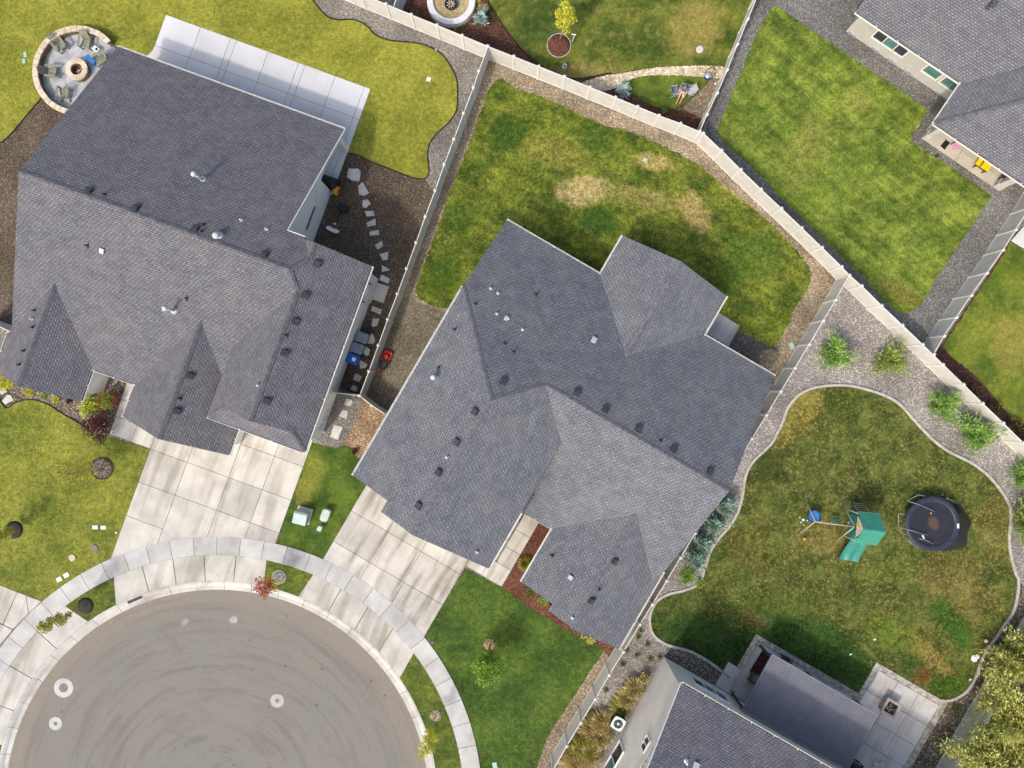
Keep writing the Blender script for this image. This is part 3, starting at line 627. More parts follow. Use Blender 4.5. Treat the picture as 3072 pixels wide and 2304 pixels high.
# top middle yard
yN = ex('B1', [(1170, 40), (1480, -900)]) + ex('C1', [(2400, -800), (2065, 0), (1830, 580), (1620, 1085), (1445, 1030), (905, 815), (267, 555)]) + ex('B1', [(1945, 390), (1310, 125)])
sheet('mulch_bed', yN, .010, MT['mulch'], 'dark brown mulch of the top middle yard', 'mulch')
pebbles('mulch', 'loose brown bark in the top middle yard', yN, MT['mulch'], 80, .02, .05, .01, flat=.4)
ln1 = crom(ex('B1', [(1920, -200), (1945, 0), (1990, 80), (2040, 160), (2090, 240), (2150, 320), (2212, 400)]) + ex('C1', [(80, 370), (170, 455), (260, 525), (330, 575), (420, 610), (540, 650), (640, 648), (740, 630), (830, 610), (960, 605), (1100, 577), (1240, 556), (1450, 545), (1650, 546), (1800, 550)]), 3) + ex('C1', [(1880, 400), (2060, 0), (2150, -300)])
mN = lawn('lawn_mottled', rgb(60, 78, 26), rgb(104, 112, 42), rgb(146, 130, 72), .55, [(*fp(1270, 170), 2.6, 1.3, R(-10), rgb(146, 132, 72), .7), (*fp(1500, 60), 2.4, 2, R(60), rgb(150, 134, 72), .6), (*fp(1160, 40), 1.6, 2, 0, rgb(50, 74, 26), .6)], .5, .45, 7)
sheet('lawn', ln1, .022, mN, 'mottled lawn of the top middle yard')
grass('lawn_grass', 'mottled grass of the top middle yard', ln1, mN, 110)
b = MB(); ribbon(b, ln1[:-20], .05, 0, .06); tag(b.build('lawn_edging', MT['edging']), 'thin edging along the top middle lawn', 'edging')
ln2 = crom(ex('C1', [(985, 690), (1080, 645), (1250, 628), (1500, 632), (1620, 640), (1680, 650), (1640, 715), (1560, 800), (1450, 870), (1350, 900), (1250, 890), (1150, 850), (1060, 790), (1010, 740)]), 4, True)
mN2 = lawn('lawn_small_lens', rgb(62, 84, 26), rgb(102, 118, 40), rgb(124, 122, 52), .35, (), .6, .4, 8)
sheet('lawn', ln2, .022, mN2, 'small lens shaped lawn where the person sits')
grass('lawn_grass', 'grass of the small lens shaped lawn', ln2, mN2, 110)
rk = crom(ex('C1', [(620, 700), (700, 660), (850, 622), (960, 608), (1240, 562), (1450, 550), (1790, 552), (1770, 645), (1640, 640), (1500, 628), (1250, 624), (1080, 640), (985, 685), (900, 730), (800, 755), (740, 735)]), 3, True)
sheet('rock_path', rk, .018, MT['rock'], 'cream river rock path curving across the top middle yard', 'path')
pebbles('river_rock', 'loose cream river rocks of the curving path', rk, MT['rock'], 150, .04, .085, .015, flat=.8)
br2 = ex('C1', [(1640, 720), (1700, 650), (1780, 640), (1640, 990), (1450, 900), (1560, 800)])
sheet('mulch_bed', br2, .014, MT['tanmulch'], 'grey tan bark wedge right of the lens shaped lawn', 'mulch')
# right yard
gR = ex('D2', [(765, 760), (1240, 1330), (1560, 1650)]) + ex('D3', [(1720, 220), (2212, 700), (2700, 1200), (2700, 2200)]) + ex('D4', [(2400, 400), (1480, 1680)]) + ex('C4', [(1900, 1700), (1100, 1700), (400, 1700), (620, 1290), (970, 705), (1320, 115)]) + ex('C3', [(1570, 1300), (1930, 710), (2150, 330)]) + ex('D3', [(80, 320)]) + ex('D2', [(430, 1310), (650, 940)])
sheet('gravel_bed', gR, .010, MT['gravR'], 'pinkish grey gravel of the right yard round the curbed lawn', 'gravel')
cur1 = ex('C4', [(1845, 910), (1740, 820), (1620, 740), (1520, 690), (1420, 660), (1320, 630), (1230, 570), (1195, 500), (1185, 420), (1205, 340), (1250, 270), (1330, 220), (1450, 190), (1560, 150), (1612, 95), (1640, 0)]) + ex('C3', [(1645, 1590), (1675, 1480), (1715, 1400), (1785, 1310), (1855, 1230), (1920, 1110), (1955, 980), (1970, 870), (1995, 780), (2055, 690), (2145, 605), (2205, 540)]) + ex('D3', [(150, 490), (205, 380), (250, 260), (310, 180), (390, 120), (500, 85), (640, 72), (760, 75), (880, 100), (1010, 140), (1120, 190), (1200, 250), (1270, 330), (1360, 430), (1450, 520), (1550, 600), (1660, 660), (1780, 720), (1900, 810), (1990, 910), (2060, 1010), (2095, 1090), (2098, 1200), (2085, 1310), (2090, 1420), (2110, 1530), (2142, 1640)]) + ex('D4', [(2162, 100), (2152, 230), (2120, 360), (2060, 450), (1980, 570), (1900, 680), (1850, 780), (1810, 900), (1750, 1000), (1680, 1060), (1600, 1095), (1510, 1095), (1450, 1075)])
cur = crom(cur1, 4)
lawn_r = cur + [W('Z7', x, y).to_2d() for x, y in ((1915, 420), (1690, 790), (500, 90), (190, 610))]
exR = [rect(FB, 22.8, 31.0, -10.9, -6.45), rect(FB, 30.9, 37.5, -12, -4.0)]
mR = lawn('lawn_olive_brown', rgb(78, 90, 38), rgb(106, 110, 52), rgb(116, 106, 58), .45, [
    (*fp(1740, 880), 1.9, 1.3, R(60), rgb(140, 128, 62), .85), (*fp(1690, 935), 1.0, 1.2, R(40), rgb(136, 126, 60), .8), (*fp(1820, 880), 1.6, 1.2, R(0), rgb(72, 86, 30), .7), (*fp(1660, 1010), 1.4, 1.6, R(0), rgb(58, 66, 24), .8),
    (*fp(1780, 1160), 2.2, 1.3, R(0), rgb(134, 120, 66), .55), (*fp(1620, 1180), 2.0, 2.0, 0, rgb(96, 92, 40), .5), (*fp(1540, 1390), 5.2, 2.4, R(-20), rgb(48, 74, 26), .95), (*fp(1760, 1400), 6.0, 2.4, R(-28), rgb(54, 82, 28), .95), (*fp(1690, 1300), 3.0, 1.0, R(-10), rgb(92, 102, 40), .6),
    (*fp(2060, 1270), 3.0, 2.6, R(-40), rgb(126, 108, 60), .45), (*fp(2055, 1345), .9, 2.6, R(40), rgb(62, 94, 28), .9), (*fp(1990, 1400), .7, 3.0, R(50), rgb(146, 128, 66), .7), (*fp(1990, 1460), .8, .8, 0, rgb(120, 72, 44), .7), (*fp(1970, 1440), 1.0, 1.0, 0, rgb(56, 80, 26), .6),
    (*fp(1930, 1370), 2.2, 1.2, R(-25), rgb(96, 116, 36), .7), (*fp(2150, 1150), 1.5, 2.5, 0, rgb(126, 112, 60), .4), (*fp(1630, 1340), 1.2, .7, R(-20), rgb(124, 108, 62), .45), (*fp(2050, 1480), 1.6, .8, 0, rgb(60, 92, 24), .8), (*fp(1900, 1235), 2.0, 1.0, 0, rgb(104, 112, 44), .6)], .8, .7, 7, .8)
sheet('lawn', lawn_r, .02, mR, 'olive and brown patchy lawn inside the curbing of the right yard')
grass('lawn_grass', 'patchy olive and brown grass of the right yard', lawn_r, mR, 120, .02, excl=exR)
curb_root = empty('landscape_curbing', cur[20].to_3d(), 'winding pale concrete curbing round the patchy lawn of the right yard', 'curbing')
seg = 9
for i in range(0, len(cur) - 1, seg):
    b = MB(); ribbon(b, cur[i:i + seg + 1], .17, 0, .095); b.build('curb_piece', MT['curbing'], curb_root)
lawn_rp = [Vector((p[0], p[1])) for p in lawn_r]
pebbles('gravel', 'loose pinkish grey pebbles of the right yard', gR, MT['gravR'], 60, .018, .042, .012, excl=exR + [lawn_rp])
gd = ex('C4', [(1300, 720), (1330, 660), (1420, 672), (1520, 702), (1620, 752), (1740, 832), (1840, 915), (1790, 1010), (1500, 900)])
sheet('gravel_bed', gd, .016, MT['gravD'], 'dark gravel wedge between curbing and the taupe house', 'gravel')
gd2 = ex('D4', [(1450, 1090), (1600, 1100), (1690, 1065), (1760, 1000), (1820, 900), (1910, 680), (2070, 450), (2160, 230), (2175, 100), (2300, 300), (1480, 1680), (1150, 1680)])
sheet('gravel_bed', gd2, .016, MT['gravD'], 'dark gravel strip between right patio and the corner fence', 'gravel')
pebbles('gravel', 'loose dark pebbles by the right patio', gd2, MT['gravD'], 60, .018, .042, .016)
# ------------------------------------------------------------------ houses
class House:
    def __init__(s, name, label, fr, base, wall, roofm, capm):
        s.fr = fr; s.planes = []; s.root = empty(name, fr(*base), label, 'house'); s.wallm = wall; s.roofm = roofm; s.capm = capm
    def plane(s, zf, poly): s.planes.append((zf, [Vector(p) for p in poly]))
    def zroof(s, u, v, default=2.6):
        best = None
        for zf, poly in s.planes:
            if inside(np.array([u]), np.array([v]), poly)[0]:
                z = zf(u, v); best = z if best is None else max(best, z)
        return default if best is None else best
    def build_roof(s, th=.16):
        vs = []; fs = []; mi = []; uvs = []
        for zf, poly in s.planes:
            P = [s.fr(p.x, p.y, zf(p.x, p.y)) for p in poly]
            if sum(P[i - 1].x * P[i].y - P[i].x * P[i - 1].y for i in range(len(P))) < 0: P.reverse()
            gx = (zf(.1, 0) - zf(0, 0)) * 10 if False else None
            n = Vector((0, 0, 0))
            for i in range(len(P)): n += (P[i] - P[0]).cross(P[(i + 1) % len(P)] - P[0])
            n.normalize(); e = Vector((0, 0, 1)).cross(n).normalized(); q = n.cross(e)
            b0 = len(vs); k = len(P); vs += P + [p - Vector((0, 0, th)) for p in P]
            for t in tessellate_polygon([[Vector((p.x, p.y, 0)) for p in P]]):
                a, b2, c = (P[i] for i in t)
                if (b2 - a).to_2d().cross((c - a).to_2d()) < 0: t = (t[0], t[2], t[1])
                fs.append([b0 + i for i in t]); mi.append(0); uvs += [(P[i].dot(e), P[i].dot(q)) for i in t]
                fs.append([b0 + k + i for i in (t[0], t[2], t[1])]); mi.append(1); uvs += [(0, 0)] * 3
            for i in range(k):
                j = (i + 1) % k; fs.append([b0 + i, b0 + k + i, b0 + k + j, b0 + j]); mi.append(2); uvs += [(0, 0)] * 4
        me = bpy.data.meshes.new('roof'); o0 = wl(s.root)
        me.from_pydata([tuple(v - o0) for v in vs], [], fs)
        ul = me.uv_layers.new(name='UVMap'); ul.data.foreach_set('uv', np.array(uvs, np.float32).ravel())
        s.roof = add_obj('roof', me, [s.roofm, MT['under'], MT['capL']], s.root)
        me.polygons.foreach_set('material_index', mi); me.update(); return s.roof
    def cap(s, a, b, p=.42, hw=.17, kind='ridge'):
        A, B = s.fr(*a), s.fr(*b); d = (B - A); d2 = Vector((d.x, d.y, 0)).normalized(); q = Vector((-d2.y, d2.x, 0)) * hw
        dz = Vector((0, 0, p * hw * (1 if kind == 'ridge' else .707))); up = Vector((0, 0, .03)); mbd = MB()
        mbd.add([A + up, B + up, A + q - dz + up, B + q - dz + up, A - q - dz + up, B - q - dz + up, A + q - dz - up, B + q - dz - up, A - q - dz - up, B - q - dz - up],
                [(0, 1, 3, 2), (1, 0, 4, 5), (2, 3, 7, 6), (5, 4, 8, 9)])
        mbd.build('ridge_cap', s.capm, s.roof)
    def gutter(s, a, b, z, out, mat='trim'):          # out = +1 / -1 side (left of a->b is +1)
        A, B = s.fr(a[0], a[1], z), s.fr(b[0], b[1], z); d = (B - A); L = d.length; x = d / L; y = Vector((-x.y, x.x, 0)) * out
        m = MB(); w = .11; h = .11; t = .024
        def bx(y0, y1, z0, z1, x0=0, x1=L):
            vsx = [A + x * xx + y * yy + Vector((0, 0, zz)) for zz in (z0, z1) for xx, yy in ((x0, y0), (x1, y0), (x1, y1), (x0, y1))]
            f = [(3, 2, 1, 0), (4, 5, 6, 7), (0, 1, 5, 4), (1, 2, 6, 5), (2, 3, 7, 6), (3, 0, 4, 7)]
            m.add(vsx, f if out > 0 else [tuple(reversed(q)) for q in f])
        bx(w - t, w, -.13, -.01); bx(.0, w - t, -.13, -.115)
        k = max(2, int(L / 1.6))
        for i in range(k + 1): bx(.005, w + .005, -.02, .01, min(L - .05, max(0, L * i / k - .02)), min(L, max(.05, L * i / k + .03)))
        m.build('gutter', MT[mat], s.root)
    def walls(s, rings, z0=0.0, name='wall'):
        for ring in rings:
            m = MB(); pts = []
            n = len(ring)
            for i in range(n):
                a, b = Vector(ring[i]), Vector(ring[(i + 1) % n]); k = max(1, int((b - a).length / .3))
                for j in range(k): pts.append(a + (b - a) * j / k)
            tops = [s.zroof(p.x, p.y) - .08 for p in pts]; N_ = len(pts)
            m.add([s.fr(p.x, p.y, z0) for p in pts] + [s.fr(p.x, p.y, t) for p, t in zip(pts, tops)],
                  [(i, (i + 1) % N_, N_ + (i + 1) % N_, N_ + i) for i in range(N_)])
            m.build(name, s.wallm, s.root)
    def on_roof(s, t, x, y):
        z = 4.0
        for _ in range(12):
            p = W(t, x, y, z); u, v = s.fr.inv(p); z = .5 * z + .5 * s.zroof(u, v, z)
        return u, v, z
    def slope(s, u, v):
        e = .1; z = s.zroof(u, v); gu = (s.zroof(u + e, v, z) - s.zroof(u - e, v, z)) / (2 * e); gv = (s.zroof(u, v + e, z) - s.zroof(u, v - e, z)) / (2 * e)
        gu, gv = max(-.8, min(.8, gu)), max(-.8, min(.8, gv))
        U, V = s.fr(1, 0), s.fr(0, 1); n = (Vector((0, 0, 1)) - U * gu - V * gv).normalized()
        d = (U * gu + V * gv); d = d.normalized() if d.length > 1e-4 else V
        up = (d - n * d.dot(n)).normalized(); return Matrix((up.cross(n), up, n)).transposed()
    def vent_box(s, t, x, y):
        u, v, z = s.on_roof(t, x, y); c = s.fr(u, v, z); Mx = s.slope(u, v); n = Mx.col[2]; m = MB()
        m.box(c + n * .06, (.28, .28, .12), M=Mx); m.box(c + n * .15, (.33, .33, .045), M=Mx); m.box(c + n * .02, (.42, .46, .02), M=Mx)
        return m.build('roof_vent', MT['ventdark'], s.roof)
    def pipe(s, t, x, y, h=.3, r=.05, mat='ventdark', collar=True, cap=False):
        u, v, z = s.on_roof(t, x, y); c = s.fr(u, v, z); m = MB()
        m.tube([c - Vector((0, 0, .1)), c + Vector((0, 0, h))], r, 10)
        if collar: m.tube([c - Vector((0, 0, .05)), c + Vector((0, 0, .06))], [r * 3, r * 1.3], 10)
        if cap:
            m.tube([c + Vector((0, 0, h)), c + Vector((0, 0, h + .05)), c + Vector((0, 0, h + .16))], [r * 1.7, r * 2.1, r * .8], 12)
        return m.build('flue_pipe' if cap else 'vent_pipe', MT[mat], s.roof, True)
    def jack(s, t, x, y, w=.2, mat='roofwhite'):
        u, v, z = s.on_roof(t, x, y); c = s.fr(u, v, z); Mx = s.slope(u, v); n = Mx.col[2]; m = MB()
        m.box(c + n * .05, (w, w * 1.2, .12), M=Mx); m.box(c + n * .12, (w * 1.15, w * 1.3, .025), M=Mx)
        return m.build('roof_jack', MT[mat], s.roof)
    def window(s, a, b, z0, z1, out, panes=1, fr_w=.09, glass=('glass',), frame='trim', trimw=0):
        """a,b (u,v) ends on a wall, out = outward (u,v)"""
        A, B = s.fr(a[0], a[1]), s.fr(b[0], b[1]); o = s.fr(out[0], out[1]); x = (B - A); L = x.length; x.normalize(); up = Vector((0, 0, 1))
        M_ = Matrix((x, o, up)).transposed() if x.cross(o).dot(up) > 0 else Matrix((-x, o, up)).transposed()
        m = MB(); mid = (A + B) / 2; h = z1 - z0; zc = (z0 + z1) / 2
        for zz in (z0 + fr_w / 2, z1 - fr_w / 2): m.box(mid + o * .045 + up * zz, (L, .09, fr_w), M=M_)
        for k in range(panes + 1):
            xx = L * k / panes; xx = min(L - fr_w / 2, max(fr_w / 2, xx)); m.box(A + x * xx + o * .043 + up * zc, (fr_w * (1 if k in (0, panes) else .7), .086, h - 2 * fr_w), M=M_)
        w = m.build('window', MT[frame], s.root)
        for k in range(panes):
            g = MB(); g.box(A + x * (L * (k + .5) / panes) + o * .012 + up * zc, (L / panes - .04, .02, h - .1), M=M_); g.build('pane', MT[glass[k % len(glass)]], w)
        return w

# ---- middle house
p = .4167
HM = House('house', 'grey shingled house with tall garage wing in the middle of the photo', FM, (4, 0), MT['wallM'], MT['roofM'], MT['cap'])
zb = lambda u, v: 2.9 + p * (8.87 - v); zfm = lambda u, v: 2.9 + (3.3 / 7.63) * (v + 6.68)
zgl = lambda u, v: 7.2 - .4225 * (-.58 - u); zgr = lambda u, v: 7.2 - .4217 * (u + .58)
HM.plane(zb, [(-5.55, 8.87), (14.25, 8.87), (14.25, .95), (1.8, .95), (-.58, -1.45), (-5.55, 3.6)])
HM.plane(zgl, [(-5.55, 3.6), (-.58, -1.45), (-.58, -10.4), (-2.9, -10.4), (-2.9, -9.65), (-5.55, -9.65)])
HM.plane(zgr, [(-.58, -1.45), (1.8, .95), (4.4, -1.55), (4.4, -10.4), (-.58, -10.4)])
HM.plane(zfm, [(1.8, .95), (14.25, .95), (14.25, -5.35), (13.9, -6.68), (4.05, -6.68), (4.05, -1.35)])
zg1 = lambda u, v: 4.5 - p * abs(u - 5.185); zg2 = lambda u, v: 4.467 - p * abs(u - 10.64)
HM.plane(zg1, [(1.35, 11.75), (5.185, 11.75), (5.185, 4.9), (1.35, 8.6)]); HM.plane(zg1, [(9.02, 11.75), (9.02, 8.6), (5.185, 4.9), (5.185, 11.75)])
HM.plane(zg2, [(6.88, -6.5), (10.64, -2.95), (10.64, -11.1), (9.1, -11.1), (9.1, -10.62), (6.88, -10.62)])
HM.plane(zg2, [(10.64, -2.95), (14.4, -5.5), (14.4, -11.2), (10.64, -11.2)])
HM.build_roof()
HM.cap((1.8, .95, 6.2), (14.25, .95, 6.2)); HM.cap((-.58, -1.45, 7.2), (-.58, -10.4, 7.2)); HM.cap((-5.55, 3.6, 5.1), (-.58, -1.45, 7.2), kind='hip'); HM.cap((-.58, -1.45, 7.2), (1.8, .95, 6.2), kind='hip')
HM.cap((5.185, 4.95, 4.5), (5.185, 11.75, 4.5)); HM.cap((10.64, -2.95, 4.467), (10.64, -11.1, 4.467))
for a, b2, z, o in (((-5.55, 8.87), (1.35, 8.87), 2.9, 1), ((9.02, 8.87), (14.25, 8.87), 2.9, 1), ((1.35, 8.87), (1.35, 11.75), 2.9, 1), ((9.02, 8.87), (9.02, 11.75), 2.9, -1),
                    ((-5.55, -9.65), (-5.55, 3.6), 5.1, 1), ((4.4, -10.4), (4.4, -6.5), 5.1, -1), ((4.4, -6.68), (6.88, -6.68), 2.9, -1), ((6.88, -10.62), (6.88, -6.68), 2.9, 1), ((14.4, -11.2), (14.4, -5.5), 2.9, -1)):
    HM.gutter(a, b2, z, o)
HM.walls([[(-5.1, 8.45), (1.75, 8.45), (1.75, 11.35), (8.6, 11.35), (8.6, 8.45), (13.85, 8.45), (13.85, -6.2), (13.95, -6.2), (13.95, -10.8), (7.3, -10.8), (7.3, -6.25), (4.0, -6.25), (4.0, -10.0), (-2.5, -10.0), (-2.5, -9.25), (-5.1, -9.25)]])
for t, x, y in (('C3', 585, 130), ('C3', 820, 270), ('C3', 1095, 430), ('C3', 1385, 600), ('C3', 1685, 785), ('B2', 2075, 1615), ('B3', 1840, 290), ('B3', 1688, 543), ('B3', 1540, 795), ('B3', 1372, 1070), ('C3', 893, 1530), ('C4', 700, 270)): HM.vent_box(t, x, y)
for t, x, y in (('B2', 1840, 975), ('B2', 1672, 1187), ('B2', 2083, 1305), ('B2', 2155, 1375), ('B2', 1540, 1503), ('C2', 237, 900), ('C2', 55, 1375), ('C3', 380, 1485), ('C3', 1275, 535), ('C4', 765, 175)): HM.pipe(t, x, y)
for t, x, y in (('B2', 1968, 845), ('B2', 2030, 885), ('B2', 2020, 1055), ('C2', 12, 1095), ('C2', 133, 1187), ('B3', 1605, 668)): HM.pipe(t, x, y, .22, .05, 'roofwhite')
HM.jack('B2', 2097, 1095, .2); HM.jack('C2', 722, 1274, .27); HM.jack('C4', 533, 80, .22); HM.pipe('B2', 1500, 1580, .4, .085, 'roofwhite', True, True)
for t, x, y in (('B3', 1183, 1128), ('B3', 1325, 1228), ('B3', 1497, 1325), ('B3', 1850, 1453), ('C4', 548, 415)): HM.jack(t, x, y, .13)

# ---- left house
HL = House('house', 'large slate shingled white house with long back patio at left', FL, (-22, 0), MT['wallL'], MT['roofL'], MT['capL'])
zb = lambda u, v: 2.8 + .42 * (11.65 - v); zf = lambda u, v: 2.8 + .4083 * (v + 8.27); zw = lambda u, v: 6.5 - .6 * abs(u + 13.72) if u > -13.72 else 6.5 - .6 * (-13.72 - u)
zse = lambda u, v: 6.5 - .6 * (u + 13.72); znw = lambda u, v: 6.5 + .6 * (u + 13.72); zp = lambda u, v: 4.6 + .6 * (v + 8.27)
HL.plane(zb, [(-31.1, 11.65), (-15.66, 11.65), (-15.66, 4), (-14.53, 4), (-13.72, 2.84), (-14.42, 1.83), (-31.1, 1.83)])
HL.plane(zf, [(-31.1, 1.83), (-14.42, 1.83), (-13.72, .8), (-16.45, -3.3), (-16.45, -8.27), (-31.1, -8.27)])
HL.plane(zse, [(-10.55, 3.85), (-13.72, 3.85), (-13.72, 2.84), (-14.42, 1.83), (-13.72, .8), (-13.72, -7.3), (-11.52, -7.3), (-10.55, -8.27)])
HL.plane(znw, [(-13.72, .8), (-13.72, -7.3), (-15.92, -7.3), (-16.89, -8.27), (-16.89, -3.86)])
HL.plane(znw, [(-13.72, 3.85), (-13.72, 2.84), (-14.55, 3.85)])
HL.plane(zp, [(-10.55, -8.27), (-11.62, -7.2), (-15.82, -7.2), (-16.89, -8.27)])
zfg = lambda u, v: 5.0 - .62 * abs(u + 19.08); zlg = lambda u, v: 4.62 - .62 * abs(u + 28.48)
HL.plane(zfg, [(-22.66, -8.0), (-19.08, -2.85), (-19.08, -10.5), (-22.66, -10.5)]); HL.plane(zfg, [(-19.08, -2.85), (-15.5, -7.9), (-15.5, -10.5), (-19.08, -10.5)])
HL.plane(zlg, [(-31.42, -8.0), (-28.48, -3.8), (-28.48, -10.5), (-31.42, -10.5)]); HL.plane(zlg, [(-28.48, -3.8), (-25.54, -8.0), (-25.54, -10.5), (-28.48, -10.5)])
HL.build_roof()
zr = 6.924
HL.cap((-31.1, 1.83, zr), (-14.42, 1.83, zr)); HL.cap((-13.72, .8, 6.5), (-13.72, -7.3, 6.5), .6); HL.cap((-13.72, 3.85, 6.5), (-13.72, 2.84, 6.5), .6)
HL.cap((-14.42, 1.83, zr), (-13.72, .8, 6.5), .5, kind='hip'); HL.cap((-14.42, 1.83, zr), (-13.72, 2.84, 6.5), .5, kind='hip')
HL.cap((-10.55, -8.27, 4.6), (-11.62, -7.2, 5.24), .6, kind='hip'); HL.cap((-16.89, -8.27, 4.6), (-15.82, -7.2, 5.24), .6, kind='hip')
HL.cap((-19.08, -2.85, 5.0), (-19.08, -10.5, 5.0), .62); HL.cap((-28.48, -3.8, 4.62), (-28.48, -10.5, 4.62), .62)
for a, b2, z, o in (((-31.1, 11.65), (-15.66, 11.65), 2.8, 1), ((-10.55, -8.27), (-10.55, 3.85), 4.6, -1), ((-16.89, -8.27), (-10.55, -8.27), 4.6, -1), ((-22.66, -10.5), (-22.66, -8.27), 2.78, 1),
                    ((-15.5, -10.5), (-15.5, -8.3), 2.78, -1), ((-25.54, -8.27), (-22.66, -8.27), 2.8, -1), ((-25.54, -10.5), (-25.54, -8.27), 2.8, -1), ((-31.42, -10.5), (-31.42, -7.9), 2.8, 1)): HL.gutter(a, b2, z, o)
# fascia boards on the bare edges
def fascia(Hs, a, b2, w=.05, h=.2):
    m = MB(); m.bar(Hs.fr(*a) - Vector((0, 0, .09)), Hs.fr(*b2) - Vector((0, 0, .09)), w, h); m.build('fascia', MT['trim'], Hs.root)
fascia(HL, (-15.63, 4.02, 6.02), (-14.5, 4.02, 6.02)); fascia(HL, (-15.63, 11.65, 2.8), (-15.63, 4.0, 6.01))
HL.walls([[(-30.7, 8.1), (-16.02, 8.1), (-16.02, 3.6), (-10.98, 3.6), (-10.98, -.0), (-10.98, -7.85), (-16.45, -7.85), (-16.45, -8.0), (-15.95, -8.0), (-15.95, -10.1), (-22.25, -10.1), (-22.25, -7.85), (-25.95, -7.85), (-25.95, -10.1), (-31.0, -10.1), (-31.0, -7.5), (-30.7, -7.5)]])
# gable wall above the garage skirt roof
m = MB(); m.add([FL(-15.9, -7.15, 5.1), FL(-11.55, -7.15, 5.1), FL(-13.72, -7.15, 6.42)], [(0, 1, 2)]); m.build('gable_wall', MT['wallL'], HL.root)
# patio posts and beam under the back eave
for u in (-16.1, -23.2, -30.5):
    m = MB(); c = FL(u, 11.15, 0); m.box(c + Vector((0, 0, 1.35)), (.36, .36, 2.6), FL.a); m.box(c + Vector((0, 0, .16)), (.44, .44, .22), FL.a); m.build('porch_post', MT['wallL'], HL.root)
m = MB(); m.bar(FL(-30.6, 11.15, 2.62), FL(-15.95, 11.15, 2.62), .3, .25); m.build('porch_beam', MT['trim'], HL.root)
m = MB(); m.prism([FL(-16.0, 8.1).to_2d(), FL(-16.0, 11.3).to_2d(), FL(-30.7, 11.3).to_2d(), FL(-30.7, 8.1).to_2d()], 2.66, 2.69, True); m.build('porch_ceiling', MT['under'], HL.root)
# patio rake wall (triangle above the porch)
m = MB(); m.add([FL(-16.02, 8.1, 2.6), FL(-16.02, 11.3, 2.6), FL(-16.02, 11.3, 2.85), FL(-16.02, 8.1, 4.2)], [(0, 1, 2, 3)]); m.build('gable_wall', MT['wallL'], HL.root)
HL.window((-16.02, 4.78), (-16.02, 6.5), 1.9, 2.5, (1, 0), 1, .07, ('glassd',))
# side door recess on the garage wing, with a door leaf and a black number plate
m = MB(); m.box(FL(-10.95, 2.35, 1.05), (.12, .95, 2.1), FL.a); d_ = m.build('door', MT['trim'], HL.root); m = MB(); m.tube([FL(-10.88, 2.0, 1.0), FL(-10.82, 2.0, 1.0)], .03); m.build('door_handle', MT['dark'], d_)
m = MB(); m.box(FL(-10.9, 2.95, 2.25), (.22, .06, .35), FL.a); m.box(FL(-10.9, 1.7, 2.25), (.22, .06, .35), FL.a); m.build('wall_lantern', MT['dark'], HL.root)
m = MB(); m.box(FL(-10.94, -7.05, 1.1), (.12, .5, .7), FL.a); m.box(FL(-10.93, -6.4, .9), (.14, .3, .5), FL.a); m.tube([FL(-10.9, -5.9, .2), FL(-10.9, -5.9, 1.3)], .04); m.build('meter_box', MT['galv'], HL.root)
m = MB(); m.box(FL(-13.72, -7.93, 2.0), (4.9, .1, 3.6), FL.a); m.build('garage_door', MT['wallL'], HL.root)
for t, x, y in (('A1', 345, 1445), ('A1', 738, 1585), ('A2', 1125, 182), ('A2', 1620, 352), ('B2', 95, 565), ('B2', 530, 637), ('B2', 430, 900), ('B2', 350, 1117), ('B2', 260, 1377), ('B3', 110, 200), ('A2', 1575, 1568), ('A3', 1470, 283)): HL.vent_box(t, x, y)
for t, x, y in (('A2', 865, 68), ('A2', 1685, 320), ('A2', 1672, 374), ('A2', 727, 492), ('A2', 1550, 930), ('A2', 290, 1028), ('A2', 277, 1168), ('A2', 203, 1362), ('A2', 165, 1477), ('A3', 1487, 182), ('B2', 270, 1235)): HL.pipe(t, x, y)
for t, x, y in (('A2', 2003, 278), ('B2', 110, 354), ('A2', 270, 1097), ('B3', 40, 70)): HL.pipe(t, x, y, .25, .05, 'roofwhite')
HL.jack('A2', 852, 532, .24); HL.pipe('A1', 1680, 1490, 1.1, .09, 'roofwhite', True, True); HL.pipe('A2', 1445, 1025, 1.1, .09, 'roofwhite', True, True); HL.pipe('A2', 1812, 412, .3, .11, 'roofwhite', True, True)

# ---- top right house
HT = House('house', 'greige house with white window frames and porch in the top right corner', FT, (12, 35), MT['wallT'], MT['roofT'], MT['capL'])
zt = lambda u, v: 2.8 + .42 * (v - 32.1); zt2 = lambda u, v: 2.8 + .42 * (v - 29.0); zt3 = lambda u, v: 2.8 + .42 * (u - 12.95); zt4 = lambda u, v: 5.95 - .42 * (v - 39.6)
HT.plane(zt, [(4.8, 32.1), (16, 32.1), (26, 39.6), (4.8, 39.6)]); HT.plane(zt4, [(4.8, 39.6), (30, 39.6), (30, 46), (4.8, 46)])
HT.plane(zt2, [(12.95, 29), (21.95, 38), (30, 38), (30, 29)]); HT.plane(zt3, [(12.95, 29), (12.95, 31.95), (20.6, 39.6), (21.95, 38)])
HT.build_roof(); HT.cap((12.95, 29, 2.8), (21.95, 38, 6.58), kind='hip'); HT.cap((4.8, 39.6, 5.95), (24, 39.6, 5.95))
for a, b2, o in (((4.8, 32.1), (12.95, 32.1), -1), ((12.95, 29), (12.95, 32.1), 1), ((12.95, 29), (30, 29), -1)): HT.gutter(a, b2, 2.8, o)
HT.walls([[(5.3, 32.66), (29, 32.66), (29, 45), (5.3, 45)]])
HT.window((6.75, 32.66), (9.3, 32.66), .95, 2.05, (0, -1), 3, .09, ('glassd', 'glass', 'glassd')); HT.window((10.75, 32.66), (12.0, 32.66), .95, 1.95, (0, -1), 1, .09); HT.window((12.15, 32.66), (13.4, 32.66), .95, 1.95, (0, -1), 1, .09)
